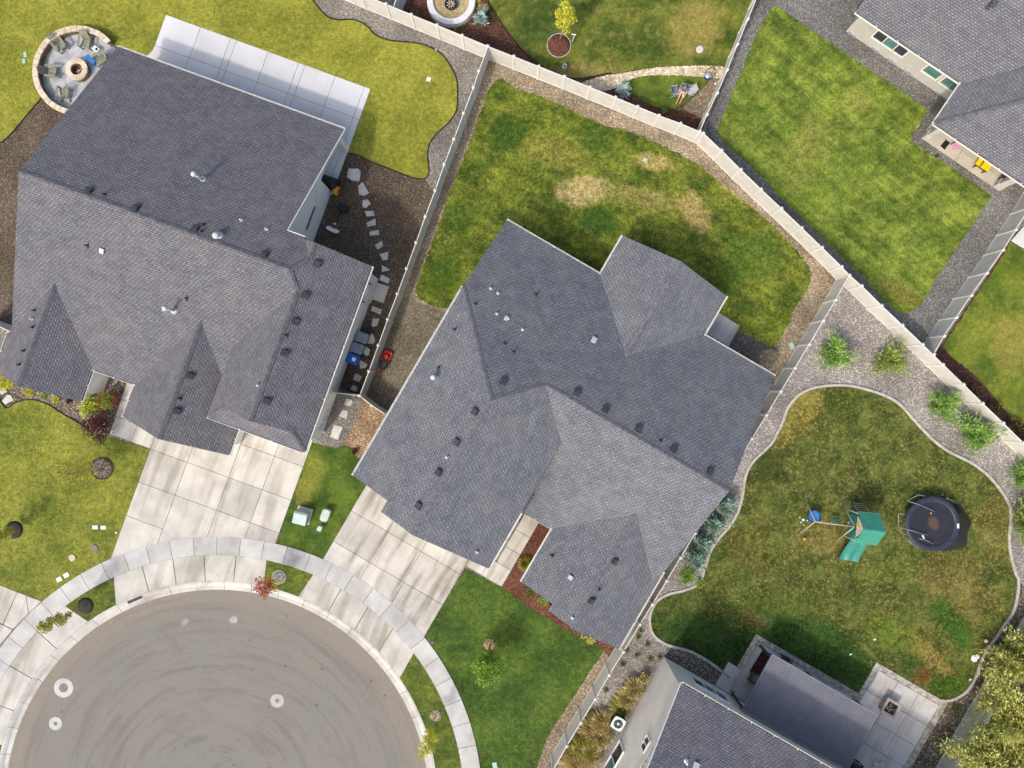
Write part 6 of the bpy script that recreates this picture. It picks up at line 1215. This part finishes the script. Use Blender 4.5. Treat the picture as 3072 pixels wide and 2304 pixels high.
def slide(m):
    n = 12; cols = [(0, .16), (.03, .16), (.06, .02), (.44, .02), (.47, .12), (.53, .12), (.56, .02), (.94, .02), (.97, .16), (1, .16)]; vs = []
    for i in range(n + 1):
        t = i / n; L, R_ = tL.lerp(bL, t), tR.lerp(bR, t); zc = 1.3 * (1 - t) ** 1.15 * 1.0 + .14 * t + .1 * math.sin(t * 6.28) * (1 - t)
        for s, h in cols: q = L.lerp(R_, s); vs.append((q.x, q.y, zc + h))
    k = len(cols); m.add(vs, [(i * k + j, i * k + j + 1, (i + 1) * k + j + 1, (i + 1) * k + j) for i in range(n) for j in range(k - 1)])
part('slide', 'slide', slide, ps, True)
l0, l1, l2, l3 = Zq(722, 182), Zq(866, 192), Zq(795, 300, 1.35), Zq(930, 312, 1.35)
for a, b2 in ((l0, l2), (l1, l3)): part('ladder_rail', 'tube', lambda m: m.tube([a, b2], .03, 7), ps, True)
for k in range(5): part('rung', 'tube', lambda m: m.tube([l0.lerp(l2, k / 5), l1.lerp(l3, k / 5)], .02, 6), ps, True)
for k in range(5): part('rung', 'tealroof', lambda m: m.tube([Zq(590, 160).lerp(B1_, .12 + .13 * k), l0.lerp(l2, .1 + .2 * k)], .018, 6), ps, True)
for x, y in ((650, 478), (690, 484)):
    e_ = Zq(x, y, 2.3); part('swing_rope', 'dark', lambda m: m.tube([e_, Vector((e_.x, e_.y, .5))], .012, 5), ps)
e_ = (Zq(650, 478, 2.3) + Zq(690, 484, 2.3)) / 2; part('swing_seat', 'tealdk', lambda m: m.box((e_.x, e_.y, .5), (.5, .22, .05)), ps)
sc_ = Zq(255, 365, .5); sw = part('saucer_swing', 'blue', lambda m: m.lathe([(.001, .0), (.25, .02), (.4, .06), (.42, .04)], (sc_.x, sc_.y, .48), 28), ps, True)
part('saucer_rim', 'navy', lambda m: m.tube([Vector((sc_.x + .43 * math.cos(t), sc_.y + .43 * math.sin(t), .53)) for t in np.linspace(0, 6.283, 29)], .045, 7, False), ps, True)
for a in (0, 2.1, 4.2): part('swing_rope', 'dark', lambda m: m.tube([Vector((sc_.x + .4 * math.cos(a), sc_.y + .4 * math.sin(a), .55)), B0.lerp(B1_, .08)], .012, 5), ps)
tag(one('toy_tray', MT['blue'], box=(Zq(508, 410) + Vector((0, 0, .06)), (.36, .2, .1), -.1)), 'small blue plastic tray under the swing beam', 'toy')
def ball_(p_, r, mat, label): m = MB(); m.lathe([(.001, 0)] + [(r * math.sin(t), r - r * math.cos(t)) for t in np.linspace(.3, 2.84, 9)] + [(.001, 2 * r)], (p_.x, p_.y, .01), 16); return tag(m.build('ball', mat, None, True), label, 'ball')
ball_(Zq(128, 635), .11, MT['orange'], 'orange ball on the lawn below the swing'); ball_(Zq(115, 400), .09, MT['whitepl'], 'largest white ball left of the blue saucer'); ball_(Zq(75, 375), .05, MT['whitepl'], 'small white ball, leftmost by the swing'); ball_(Zq(90, 437), .05, MT['whitepl'], 'small white ball below the largest one'); ball_(Zq(122, 467), .05, MT['whitepl'], 'small white ball, lowest by the swing'); ball_(Zq(168, 412), .05, MT['whitepl'], 'small white ball touching the blue saucer shade')
ball_(Zq(680, 435), .13, plain('cream_plastic', rgb(214, 204, 160), .5, .05), 'cream ball beside the swing leg'); ball_(W('D4', 1885, 597), .13, plain('pink_ball', rgb(226, 170, 176), .5, .05), 'pink ball near the right curbing'); ball_(W('D2', 1562, 1040), .09, MT['orange'], 'small orange ball against the shaded fence'); ball_(W('C1', 1728, 697), .07, MT['whitepl'], 'small white ball on the bark wedge')
q = W('D4', 1800, 750); m = MB(); m.lathe([(.001, .14), (.12, .12), (.2, .06), (.27, .0)], (q.x, q.y, .0), 7); m.lathe([(.001, .1), (.1, .08), (.2, .0)], (q.x + .2, q.y + .12, 0), 6); tag(m.build('crumpled_bag', MT['whitepl']), 'crumpled white bag on the lawn by the right curbing', 'bag')
for (x, y, lab) in ((970, 590, 'small white scrap on the lawn, upper'), (770, 712, 'small white scrap on the lawn, lower'), (1760, 922, 'tiny white scrap beside the curbing')): q = W('D4', x, y); m = MB(); m.box((q.x, q.y, .06), (.14, .09, .05), .5); m.box((q.x + .03, q.y + .02, .09), (.07, .06, .03), 1.1); tag(m.build('paper_scrap', MT['whitepl']), lab, 'scrap')

# ------------------------------------------------------------------ trampoline
tc = Zq(1712, 455, .85); mm_ = MT['mat'].node_tree; pb_ = [n for n in mm_.nodes if n.type == 'BSDF_PRINCIPLED'][0]; cl_ = pb_.inputs['Base Color'].links[0].from_socket; mm_.links.new(ell(mm_, pos(mm_), cl_, tc.x + .1, tc.y + .05, .42, .5, .3, rgb(92, 70, 58), .75), pb_.inputs['Base Color']); tr = empty('trampoline', (tc.x, tc.y, 0), 'round black trampoline with navy pad on the patchy lawn', 'trampoline'); c = Vector((tc.x, tc.y, 0))
part('mat', 'mat', lambda m: m.lathe([(.001, .80), (.7, .81), (1.5, .84)], c, 40), tr, True)
for k in range(8):
    a0, a1 = R(k * 45 + .5), R(k * 45 + 44.5); part('pad', 'navy', lambda m: m.lathe([(1.46, .86), (1.5, .9), (1.66, .92), (1.82, .9), (1.84, .84)], c, 7, a0, a1), tr, True)
part('frame_ring', 'silver', lambda m: m.tube([c + Vector((1.8 * math.cos(t), 1.8 * math.sin(t), .83)) for t in np.linspace(0, 6.283, 41)], .025, 6, False), tr, True)
for k in range(4):
    a = k * math.pi / 2 + .4; pa = [c + Vector((1.8 * math.cos(a + s * .3), 1.8 * math.sin(a + s * .3), z)) for s, z in ((-1, .83), (-1, .05), (0, .03), (1, .05), (1, .83))]; part('leg', 'silver', lambda m: m.tube(pa, .022, 6), tr, True)
for pts in (((1620, 118, .9), (1540, 98, .6), (1400, 172, .45)), ((1400, 175, .95), (1560, 225, 1.0), (1720, 300, 1.0), (1728, 302, .95)), ((1370, 340, .9), (1300, 325, .7), (1290, 350, .6), (1290, 485, .6), (1310, 500, .7), (1370, 518, .9)), ((1370, 515, .95), (1500, 555, 1.0), (1645, 598, .97)), ((1535, 638, .97), (1600, 650, 1.05), (1660, 672, 1.05), (1720, 702, .95)), ((1380, 650, .5), (1440, 690, .55), (1540, 750, .8)), ((1790, 60, .1), (1840, 105, .7)), ((1880, 140, .9), (1960, 175, .6), (2030, 215, .3))):
    part('enclosure_pole', 'silver', lambda m: m.tube([Zq(x, y, z) for x, y, z in pts], .022, 6), tr, True)
part('label_tag', 'whitepl', lambda m: m.box(Zq(2025, 483, .93), (.13, .3, .012), .1), tr)
part('spring_hook', 'orange', lambda m: m.box(Zq(1690, 325, .86), (.06, .14, .03), .1), tr); part('sandal', 'whitepl', lambda m: m.box(Zq(1597, 617, .86), (.1, .26, .04), .55), tr)
def netmat():
    m, t, p = newmat('fallen_net_mesh'); p.inputs['Base Color'].default_value = rgb(46, 46, 46); p.inputs['Roughness'].default_value = .8
    trn = N(t, 'BsdfTransparent'); ms = N(t, 'MixShader'); n = noise(t, pos(t), 14, 3); t.links.new(remap(t, n, .3, .62, .3, .95), ms.inputs[0])
    t.links.new(trn.outputs[0], ms.inputs[1]); t.links.new(p.outputs[0], ms.inputs[2]); t.links.new(ms.outputs[0], [x for x in t.nodes if x.type == 'OUTPUT_MATERIAL'][0].inputs[0]); return m
def net(m):
    po = [(1930, 200), (2050, 215), (2110, 330), (2190, 440), (2140, 560), (2120, 740), (1960, 780), (1820, 800), (1790, 770), (1960, 680), (2030, 560), (2040, 400), (2010, 280)]
    q = [Zq(x, y, .06 if i < 8 else .5) for i, (x, y) in enumerate(po)]; outer, inner = q[:8], [q[12], q[12], q[11], q[11], q[10], q[10], q[9], q[8]]
    n = 5; vs = []
    for a, b2 in zip(outer, inner):
        for k in range(n): w_ = a.lerp(b2, k / (n - 1)); vs.append(w_ + Vector((random.uniform(-.03, .03), random.uniform(-.03, .03), random.uniform(0, .06))))
    m.add(vs, [(i * n + k, i * n + k + 1, (i + 1) * n + k + 1, (i + 1) * n + k) for i in range(7) for k in range(n - 1)])
part('fallen_net', netmat(), net, tr, True)

# ------------------------------------------------------------------ taupe house patio: awning and furniture
MT['awn'] = plain('blue_grey_metal_roof', rgb(126, 127, 134), .75, .06, 1.2, metal=0, spec=.15); MT['post'] = plain('dark_bronze', rgb(58, 54, 52), .5, .1); MT['wicker'] = plain('brown_wicker', rgb(96, 78, 66), .8, .25, 20); MT['cush'] = plain('beige_cushion', rgb(176, 164, 150), .8, .08)
aw = empty('patio_awning', FB(23.4, -6.95), 'blue grey ribbed metal patio awning beside the taupe house', 'awning')
npn = 14; U0, U1, V0, V1 = 23.32, 31.07, -6.72, -10.7
for k in range(npn):
    ua, ub = U0 + (U1 - U0) * k / npn, U0 + (U1 - U0) * (k + 1) / npn
    def pan(m):
        w_ = (ub - ua); pr = []
        for j in range(4):
            x = ua + w_ * j / 4; pr += [(x, 0), (x + w_ * .16, 0), (x + w_ * .17, .05), (x + w_ * .24, .05)]
        pr.append((ub - .004, 0)); vs = [FB(u, v, z + (2.38 if v > -8 else 2.6)) for v in (V0, V1) for u, z in pr]; n = len(pr)
        m.add(vs, [(i, i + 1, n + i + 1, n + i) for i in range(n - 1)])
    part('roof_panel', 'awn', pan, aw)
for a, b2 in (((U0, V0, 2.36), (U1, V0, 2.36)), ((U0, V1, 2.58), (U1, V1, 2.58)), ((U0, V0, 2.36), (U0, V1, 2.58)), ((U1, V0, 2.36), (U1, V1, 2.58))): part('edge_beam', 'awn', lambda m: m.bar(FB(*a), FB(*b2), .08, .13), aw)
part('cross_beam', 'post', lambda m: m.bar(FB(U0, -8.7, 2.4), FB(U1, -8.7, 2.4), .08, .12), aw)
for u, v in ((23.42, -6.95), (27.16, -6.95), (30.95, -6.95), (23.42, -10.7)):
    po = part('post', 'post', lambda m: m.box(FB(u, v, 1.2), (.13, .13, 2.3), FB.a), aw); part('post_base', 'stampedB', lambda m: m.box(FB(u, v, .15), (.34, .34, .14), FB.a), po)
MT['rug'] = gravel('patterned_red_rug', rgb(84, 48, 44), rgb(70, 40, 38), rgb(30, 22, 22), 5.5, .8)
b = MB(); b.prism([W('Z7', x, y, .08).to_2d() for x, y in ((585, 262), (760, 375), (560, 720), (425, 520))], .078, .09); tag(b.build('rug', MT['rug']), 'dark red patterned rug under the awning edge', 'rug')
def wchair(label, q, rz, cushion='cush', long=.0):
    rt = empty('patio_chair', (q.x, q.y, .08), label, 'chair', None, rz); WL[rt.name] = Vector((q.x, q.y, .08))
    def lp(nm, mat, f): m = MB(); f(m); return m.build(nm, MT[mat], rt, local=True)
    lp('seat', 'wicker', lambda m: m.box((0, -long / 2, .3), (.6, .6 + long, .1))); lp('cushion', cushion, lambda m: m.box((0, -.02 - long / 2, .39), (.52, .54 + long, .1)))
    lp('backrest', 'wicker', lambda m: m.box((0, .3, .62), (.6, .08, .5), M=Matrix.Rotation(R(-14), 3, 'X')))
    for s in (-1, 1):
        lp('armrest', 'wicker', lambda m: m.box((s * .32, 0, .55), (.08, .62, .07)))
        for y in (-.27 - long, .27): lp('leg', 'post', lambda m: m.box((s * .29, y, .15), (.05, .05, .3)))
    return rt
wchair('brown wicker rocking chair with pale cushion at the awning edge', W('Z7', 475, 595, .4), R(70)); wchair('dark wicker bench chair beside the stamped border', W('Z7', 840, 400, .4), FB.a + math.pi, 'post', .0)
q = W('D4', 1110, 1165, .6); rt = empty('fire_table', (q.x, q.y, .07), 'square grey fire table filled with branches on the patio', 'fire pit'); MT['ftable'] = plain('grey_table_stone', rgb(164, 154, 144), .8, .12, 4)
for i, (a, b2, l, w_) in enumerate(((0, .46, 1.08, .18), (0, -.46, 1.08, .18), (.46, 0, .18, .74), (-.46, 0, .18, .74))): v_ = Matrix.Rotation(FB.a, 2) @ Vector((a, b2)); part('table_rim', 'ftable', lambda m: m.box((q.x + v_.x, q.y + v_.y, .58), (l, w_, .08), FB.a), rt)
for i in range(4): v_ = Matrix.Rotation(FB.a + i * math.pi / 2, 2) @ Vector((0, .43)); part('side_panel', 'ftable', lambda m: m.box((q.x + v_.x, q.y + v_.y, .3), (.86, .05, .48), FB.a + i * math.pi / 2), rt)
part('fire_bed', 'dark', lambda m: m.box((q.x, q.y, .42), (.72, .72, .04), FB.a), rt)
for k in range(16): a = random.uniform(0, 3.14); L = random.uniform(.1, .3); cx, cy = q.x + random.uniform(-.2, .2), q.y + random.uniform(-.2, .2); part('branch', 'trunkpale' if k % 2 else 'bark', lambda m: m.tube([(cx - math.cos(a) * L, cy - math.sin(a) * L, .47 + .006 * k), (cx + math.cos(a) * L, cy + math.sin(a) * L, .5 + .006 * k)], .014, 5), rt)
q = W('D4', 1010, 1665, .35); MT['ltblue'] = plain('pale_blue_strap', rgb(186, 200, 210), .5, .06); rt = empty('lounge_chair', (q.x, q.y, .07), 'pale blue strap lounge chair cropped by the bottom edge', 'chair')
for k in range(7): v_ = Matrix.Rotation(FB.a + .5, 2) @ Vector((0, .36 - k * .16)); part('strap', 'ltblue', lambda m: m.box((q.x + v_.x, q.y + v_.y, .36), (.52, .1, .02), FB.a + .5), rt)
for s in (-1, 1):
    v0, v1 = (Matrix.Rotation(FB.a + .5, 2) @ Vector((s * .28, y)) for y in (.45, -.75)); part('rail', 'whitepl', lambda m: m.tube([(q.x + v0.x, q.y + v0.y, .35), (q.x + v1.x, q.y + v1.y, .35)], .022, 6), rt)
    for v_ in (v0, v1): part('leg', 'whitepl', lambda m: m.tube([(q.x + v_.x * .9, q.y + v_.y * .9, .07), (q.x + v_.x * .9, q.y + v_.y * .9, .35)], .018, 6), rt)
q = W('D4', 800, 1640, .8); rt = empty('grill', (q.x, q.y, .07), 'black grill at the bottom edge beside the awning', 'grill'); part('body', 'dark', lambda m: m.box((q.x, q.y, .45), (1.2, .6, .76), FB.a), rt); part('lid', 'dark', lambda m: m.tube([FB(*FB.inv(q)) + FB(-.4, 0) + Vector((0, 0, .85)), FB(*FB.inv(q)) + FB(.4, 0) + Vector((0, 0, .85))], .28, 14), rt, True); part('handle', 'galv', lambda m: m.tube([FB(*FB.inv(q)) + FB(-.3, .3) + Vector((0, 0, .95)), FB(*FB.inv(q)) + FB(.3, .3) + Vector((0, 0, .95))], .02, 6), rt)

# ------------------------------------------------------------------ top right porch things
b = MB(); b.prism([W('Z8', x, y, .06).to_2d() for x, y in ((250, 168), (303, 215), (232, 300), (178, 250))], .052, .07); tag(b.build('door_mat', MT['dark']), 'black door mat on the top right porch', 'mat')
MT['pink'] = plain('pink_plastic', rgb(220, 150, 188), .45, .06); q = W('Z8', 395, 238, .4); rt = empty('toy_chair', (q.x, q.y, .05), 'pink toy chair under the top right porch eave', 'chair')
part('seat', 'pink', lambda m: m.box((q.x, q.y, .3), (.42, .42, .07), .5), rt); part('backrest', 'pink', lambda m: m.box((q.x + .1, q.y + .19, .52), (.42, .07, .4), -.5), rt)
for a in range(4): v_ = Matrix.Rotation(.5 + a * math.pi / 2, 2) @ Vector((.17, .17)); part('leg', 'pink', lambda m: m.box((q.x + v_.x, q.y + v_.y, .16), (.06, .06, .24), .5), rt)
for s in (-1, 1): v_ = Matrix.Rotation(.5, 2) @ Vector((s * .22, 0)); part('armrest', 'pink', lambda m: m.box((q.x + v_.x, q.y + v_.y, .48), (.06, .36, .05), .5), rt)
MT['yellow'] = plain('yellow_plastic', rgb(236, 206, 24), .4, .05); q = W('Z8', 760, 480, .45); rt = empty('toy_bench', (q.x, q.y, .05), 'yellow toy bench with black side rail on the top right porch', 'toy'); rz = FT.a
v_ = Matrix.Rotation(rz, 2); part('seat', 'yellow', lambda m: m.box((q.x + (v_ @ Vector((.17, .05))).x, q.y + (v_ @ Vector((.17, .05))).y, .36), (.55, .75, .16), rz), rt); part('footboard', 'yellow', lambda m: m.box((q.x + (v_ @ Vector((-.36, .05))).x, q.y + (v_ @ Vector((-.36, .05))).y, .34), (.3, .75, .12), rz), rt)
for y in (-.42, .42): a, b2 = v_ @ Vector((-.55, y)), v_ @ Vector((.45, y)); part('side_rail', 'dark', lambda m: m.tube([(q.x + a.x, q.y + a.y, .42), (q.x + b2.x, q.y + b2.y, .42)], .03, 7), rt)
for x in (-.4, .3):
    for y in (-.4, .4): a = v_ @ Vector((x, y)); part('leg', 'dark', lambda m: m.box((q.x + a.x, q.y + a.y, .2), (.06, .06, .32), rz), rt)
q = W('Z8', 132, 375, .05); b = MB(); b.tube([Vector((q.x + .09 * math.cos(t), q.y + .09 * math.sin(t), .06)) for t in np.linspace(0, 6.283, 17)], .04, 7, False); tag(b.build('rubber_ring', MT['dark'], None, True), 'small black rubber ring on the porch gravel', 'toy')

# ------------------------------------------------------------------ top middle yard things
q = W('B1', 1640, 0, .45); q.z = 0; rt = empty('fountain', q, 'round white concrete ring with sand and black bowl at the top edge', 'fountain'); MT['white'] = plain('white_concrete', rgb(214, 212, 210), .7, .05, 2); MT['sand'] = gravel('tan_sand', rgb(178, 160, 118), rgb(146, 130, 94), rgb(206, 190, 150), 24, .6)
for k in range(8): a0, a1 = R(k * 45 + .15), R(k * 45 + 44.85); part('ring_segment', 'white', lambda m: m.lathe([(1.22, .02), (1.22, .42), (1.27, .45), (1.58, .45), (1.63, .42), (1.65, .0)], q, 8, a0, a1), rt)
part('sand_bed', 'sand', lambda m: m.lathe([(.001, .28), (1.24, .26)], q, 36), rt); part('bowl', 'dark', lambda m: m.lathe([(.3, .27), (.42, .45), (.44, .5), (.38, .5), (.3, .42), (.001, .4)], q - Vector((0, .28, 0)), 28), rt, True)
for k in range(9): a = k * .698; c = q - Vector((0, .28, 0)); part('wood_piece', 'trunkpale', lambda m: m.tube([c + Vector((math.cos(a) * .05, math.sin(a) * .05, .44)), c + Vector((math.cos(a) * .2, math.sin(a) * .2, .5)), c + Vector((math.cos(a) * .33, math.sin(a) * .33, .47))], [.03, .055, .02], 6), rt, True)
q = W('C1', 478, 575); rt = empty('urn', q, 'small grey garden urn near the long fence', 'urn'); MT['urn'] = plain('grey_ceramic', rgb(150, 154, 166), .5, .08); part('body', 'urn', lambda m: m.lathe([(.12, .0), (.16, .1), (.2, .3), (.16, .48), (.1, .56), (.13, .6), (.11, .6), (.08, .5)], q, 18), rt, True); part('base', 'urn', lambda m: m.box(q + Vector((0, 0, .03)), (.3, .3, .06), .2), rt)
q0, q1 = W('C1', 545, 345), W('C1', 565, 285, 1.1); rt = empty('tee_post', q0, 'white tee shaped post beside the slim yellow tree', 'post'); part('pole', 'whitepl', lambda m: m.tube([q0, q1], .025, 8), rt); part('crossbar', 'whitepl', lambda m: m.tube([q1 - Vector((.22, -.02, 0)), q1 + Vector((.08, -.02, 0))], .03, 8), rt)
q = W('C1', 1665, 635, .2); rt = empty('watering_bucket', (q.x, q.y, 0), 'blue bucket with grey lid at the end of the rock path', 'bucket'); part('body', 'bluebin', lambda m: m.lathe([(.001, .0), (.17, .0), (.21, .38), (.19, .38)], (q.x, q.y, .02), 18), rt, True); part('lid', 'galv', lambda m: m.lathe([(.2, .39), (.15, .44), (.001, .45)], (q.x, q.y, .02), 18), rt, True)
q = W('C1', 1692, 603, .1); b = MB(); b.tube([Vector((q.x + .33 * math.cos(t), q.y + .33 * math.sin(t), .1 + .05 * math.sin(t))) for t in np.linspace(0, 6.283, 33)], .018, 6, False); tag(b.build('hose_loop', MT['dark'], None, True), 'dark hose loop behind the blue bucket', 'hose')
# folding chairs and the seated person
MT['fabric'] = plain('grey_blue_fabric', rgb(112, 118, 138), .8, .08); MT['alu'] = plain('pale_aluminium', rgb(196, 198, 198), .4, .06, metal=.4); MT['ltfab'] = plain('light_grey_fabric', rgb(170, 172, 172), .8, .08)
def fchair(label, q, rz, mat):
    rt = empty('folding_chair', (q.x, q.y, .02), label, 'chair', 'folding chairs on the lens shaped lawn', rz)
    def lp(nm, mt, f): m = MB(); f(m); return m.build(nm, MT[mt], rt, local=True)
    lp('seat', mat, lambda m: m.box((0, -.02, .4), (.46, .44, .03))); lp('backrest', mat, lambda m: m.box((0, .27, .64), (.46, .03, .44), M=Matrix.Rotation(R(-18), 3, 'X')))
    for s in (-1, 1):
        lp('leg', 'alu', lambda m: m.tube([(s * .25, -.26, 0), (s * .25, .2, .42), (s * .25, .34, .86)], .014, 6)); lp('leg', 'alu', lambda m: m.tube([(s * .26, .3, 0), (s * .26, -.24, .42)], .014, 6)); lp('armrest', 'alu', lambda m: m.box((s * .28, .02, .58), (.05, .42, .025)))
    return rt
fchair('grey blue folding chair left of the seated person', W('Z2', 290, 650, .4), R(100), 'fabric'); fchair('light grey folding chair right of the seated person', W('Z2', 890, 650, .4), R(-70), 'ltfab')
pel = W('Z2', 600, 650, .5); pc_ = fchair('folding chair under the seated person', Vector((pel.x + .02, pel.y + .02, 0)), R(-15), 'fabric')
pr = empty('person', (pel.x, pel.y, 0), 'person in grey shirt and beige shorts seated on the lens shaped lawn', 'person')
def skin_mesh(name, verts, edges, rad, mat, root=0, sub=2):
    me = bpy.data.meshes.new(name); o0 = wl(pr); me.from_pydata([tuple(Vector(v) - o0) for v in verts], edges, []); o = add_obj(name, me, mat, pr)
    md = o.modifiers.new('skin', 'SKIN'); md.use_smooth_shade = True
    for i, v in enumerate(me.skin_vertices[0].data): v.radius = (rad[i], rad[i] if not isinstance(rad[i], tuple) else rad[i][1]); v.use_root = (i == root)
    s = o.modifiers.new('sub', 'SUBSURF'); s.levels = sub; s.render_levels = sub; return o
Fw = (W('Z2', 520, 900, .3) - W('Z2', 640, 560, .3)); Fw.z = 0; Fw.normalize(); Sd = Vector((-Fw.y, Fw.x, 0)); U = Vector((0, 0, 1)); hip = Vector((pel.x, pel.y, .5))
ch = hip - Fw * .04 + U * .34; nk = hip - Fw * .02 + U * .5; hd = nk + U * .17 + Fw * .05; hl, hr = hip + Sd * .1, hip - Sd * .1; kl, kr = hip + Sd * .12 + Fw * .43 + U * .02, hip - Sd * .1 + Fw * .42 + U * .04; al, ar = kl + Fw * .12 - U * .43, kr + Fw * .2 - U * .45
sl, sr = ch + Sd * .19 + U * .08, ch - Sd * .19 + U * .08; el, er = sl + Sd * .07 + Fw * .12 - U * .24, sr - Sd * .08 + Fw * .1 - U * .24; wl_, wr_ = el + Fw * .22 - Sd * .06 - U * .02, er + Fw * .22 + Sd * .05 - U * .02
V_ = [hip, hip - Fw * .03 + U * .18, ch, nk, nk + U * .06 + Fw * .02, hl, kl, al, al + Fw * .16 - U * .02, hr, kr, ar, ar + Fw * .16 - U * .02, sl, el, wl_, sr, er, wr_]
Ed = [(0, 1), (1, 2), (2, 3), (3, 4), (0, 5), (5, 6), (6, 7), (7, 8), (0, 9), (9, 10), (10, 11), (11, 12), (2, 13), (13, 14), (14, 15), (2, 16), (16, 17), (17, 18)]
skin_mesh('body', V_, Ed, [.13, .12, .14, .06, .05, .085, .06, .04, .035, .085, .06, .04, .035, .06, .045, .03, .06, .045, .03], MT['skin'])
MT['shirt'] = plain('grey_shirt', rgb(96, 98, 112), .9, .1, 6); MT['shorts'] = plain('beige_shorts', rgb(196, 178, 152), .9, .08, 6); MT['hair'] = plain('fair_hair', rgb(150, 120, 84), .8, .2, 20)
skin_mesh('shirt', [V_[0] + U * .03, V_[1], V_[2], nk - U * .03, sl, sl.lerp(el, .7), sr, sr.lerp(er, .7)], [(0, 1), (1, 2), (2, 3), (2, 4), (4, 5), (2, 6), (6, 7)], [.15, .145, .165, .075, .08, .07, .08, .07], MT['shirt'])
skin_mesh('shorts', [hip, hl, hl.lerp(kl, .85), hr, hr.lerp(kr, .85)], [(0, 1), (1, 2), (0, 3), (3, 4)], [.145, .105, .085, .105, .085], MT['shorts'])
def head(m):
    n = 14; k = 10; vs = []
    for i in range(k + 1):
        t = math.pi * i / k
        for j in range(n):
            a = 2 * math.pi * j / n; r = math.sin(t); f = math.cos(a) * r; s = math.sin(a) * r; z = math.cos(t); nose = .022 if (j == 0 and i == 6) else 0
            vs.append(hd + Fw * (f * .095 + nose) + Sd * s * (.075 if z > -.3 else .066) + U * z * .115)
    m.add(vs, [(i * n + j, i * n + (j + 1) % n, (i + 1) * n + (j + 1) % n, (i + 1) * n + j) for i in range(k) for j in range(n)])
part('head', 'skin', head, pr, True)
def hair(m):
    n = 14; k = 6; vs = []
    for i in range(k + 1):
        t = math.pi * .58 * i / k
        for j in range(n): a = 2 * math.pi * j / n; tt = t * (1.0 - .28 * max(0, math.cos(a))); vs.append(hd + Fw * (math.cos(a) * math.sin(tt) * .104 - .006) + Sd * math.sin(a) * math.sin(tt) * .084 + U * (math.cos(tt) * .125))
    m.add(vs, [(i * n + j, i * n + (j + 1) % n, (i + 1) * n + (j + 1) % n, (i + 1) * n + j) for i in range(k) for j in range(n)])
part('hair', 'hair', hair, pr, True)
for w_, e_, s in ((wl_, el, 1), (wr_, er, -1)):
    d_ = (w_ - e_).normalized(); V2 = [w_, w_ + d_ * .07]; E2 = [(0, 1)]; R2 = [.028, .034]
    for k in range(4): V2 += [w_ + d_ * .09 + Sd * (.03 - k * .02), w_ + d_ * (.14 - abs(k - 1.4) * .012) + Sd * (.032 - k * .021) - U * .012, w_ + d_ * (.165 - abs(k - 1.4) * .015) + Sd * (.032 - k * .021) - U * .035]; b_ = 2 + k * 3; E2 += [(1, b_), (b_, b_ + 1), (b_ + 1, b_ + 2)]; R2 += [.011, .0095, .008]
    V2 += [w_ + d_ * .05 - Sd * s * .04, w_ + d_ * .09 - Sd * s * .055 - U * .01]; b_ = 14; E2 += [(0, b_), (b_, b_ + 1)]; R2 += [.012, .009]
    skin_mesh('hand', V2, E2, R2, MT['skin'], 0, 1)
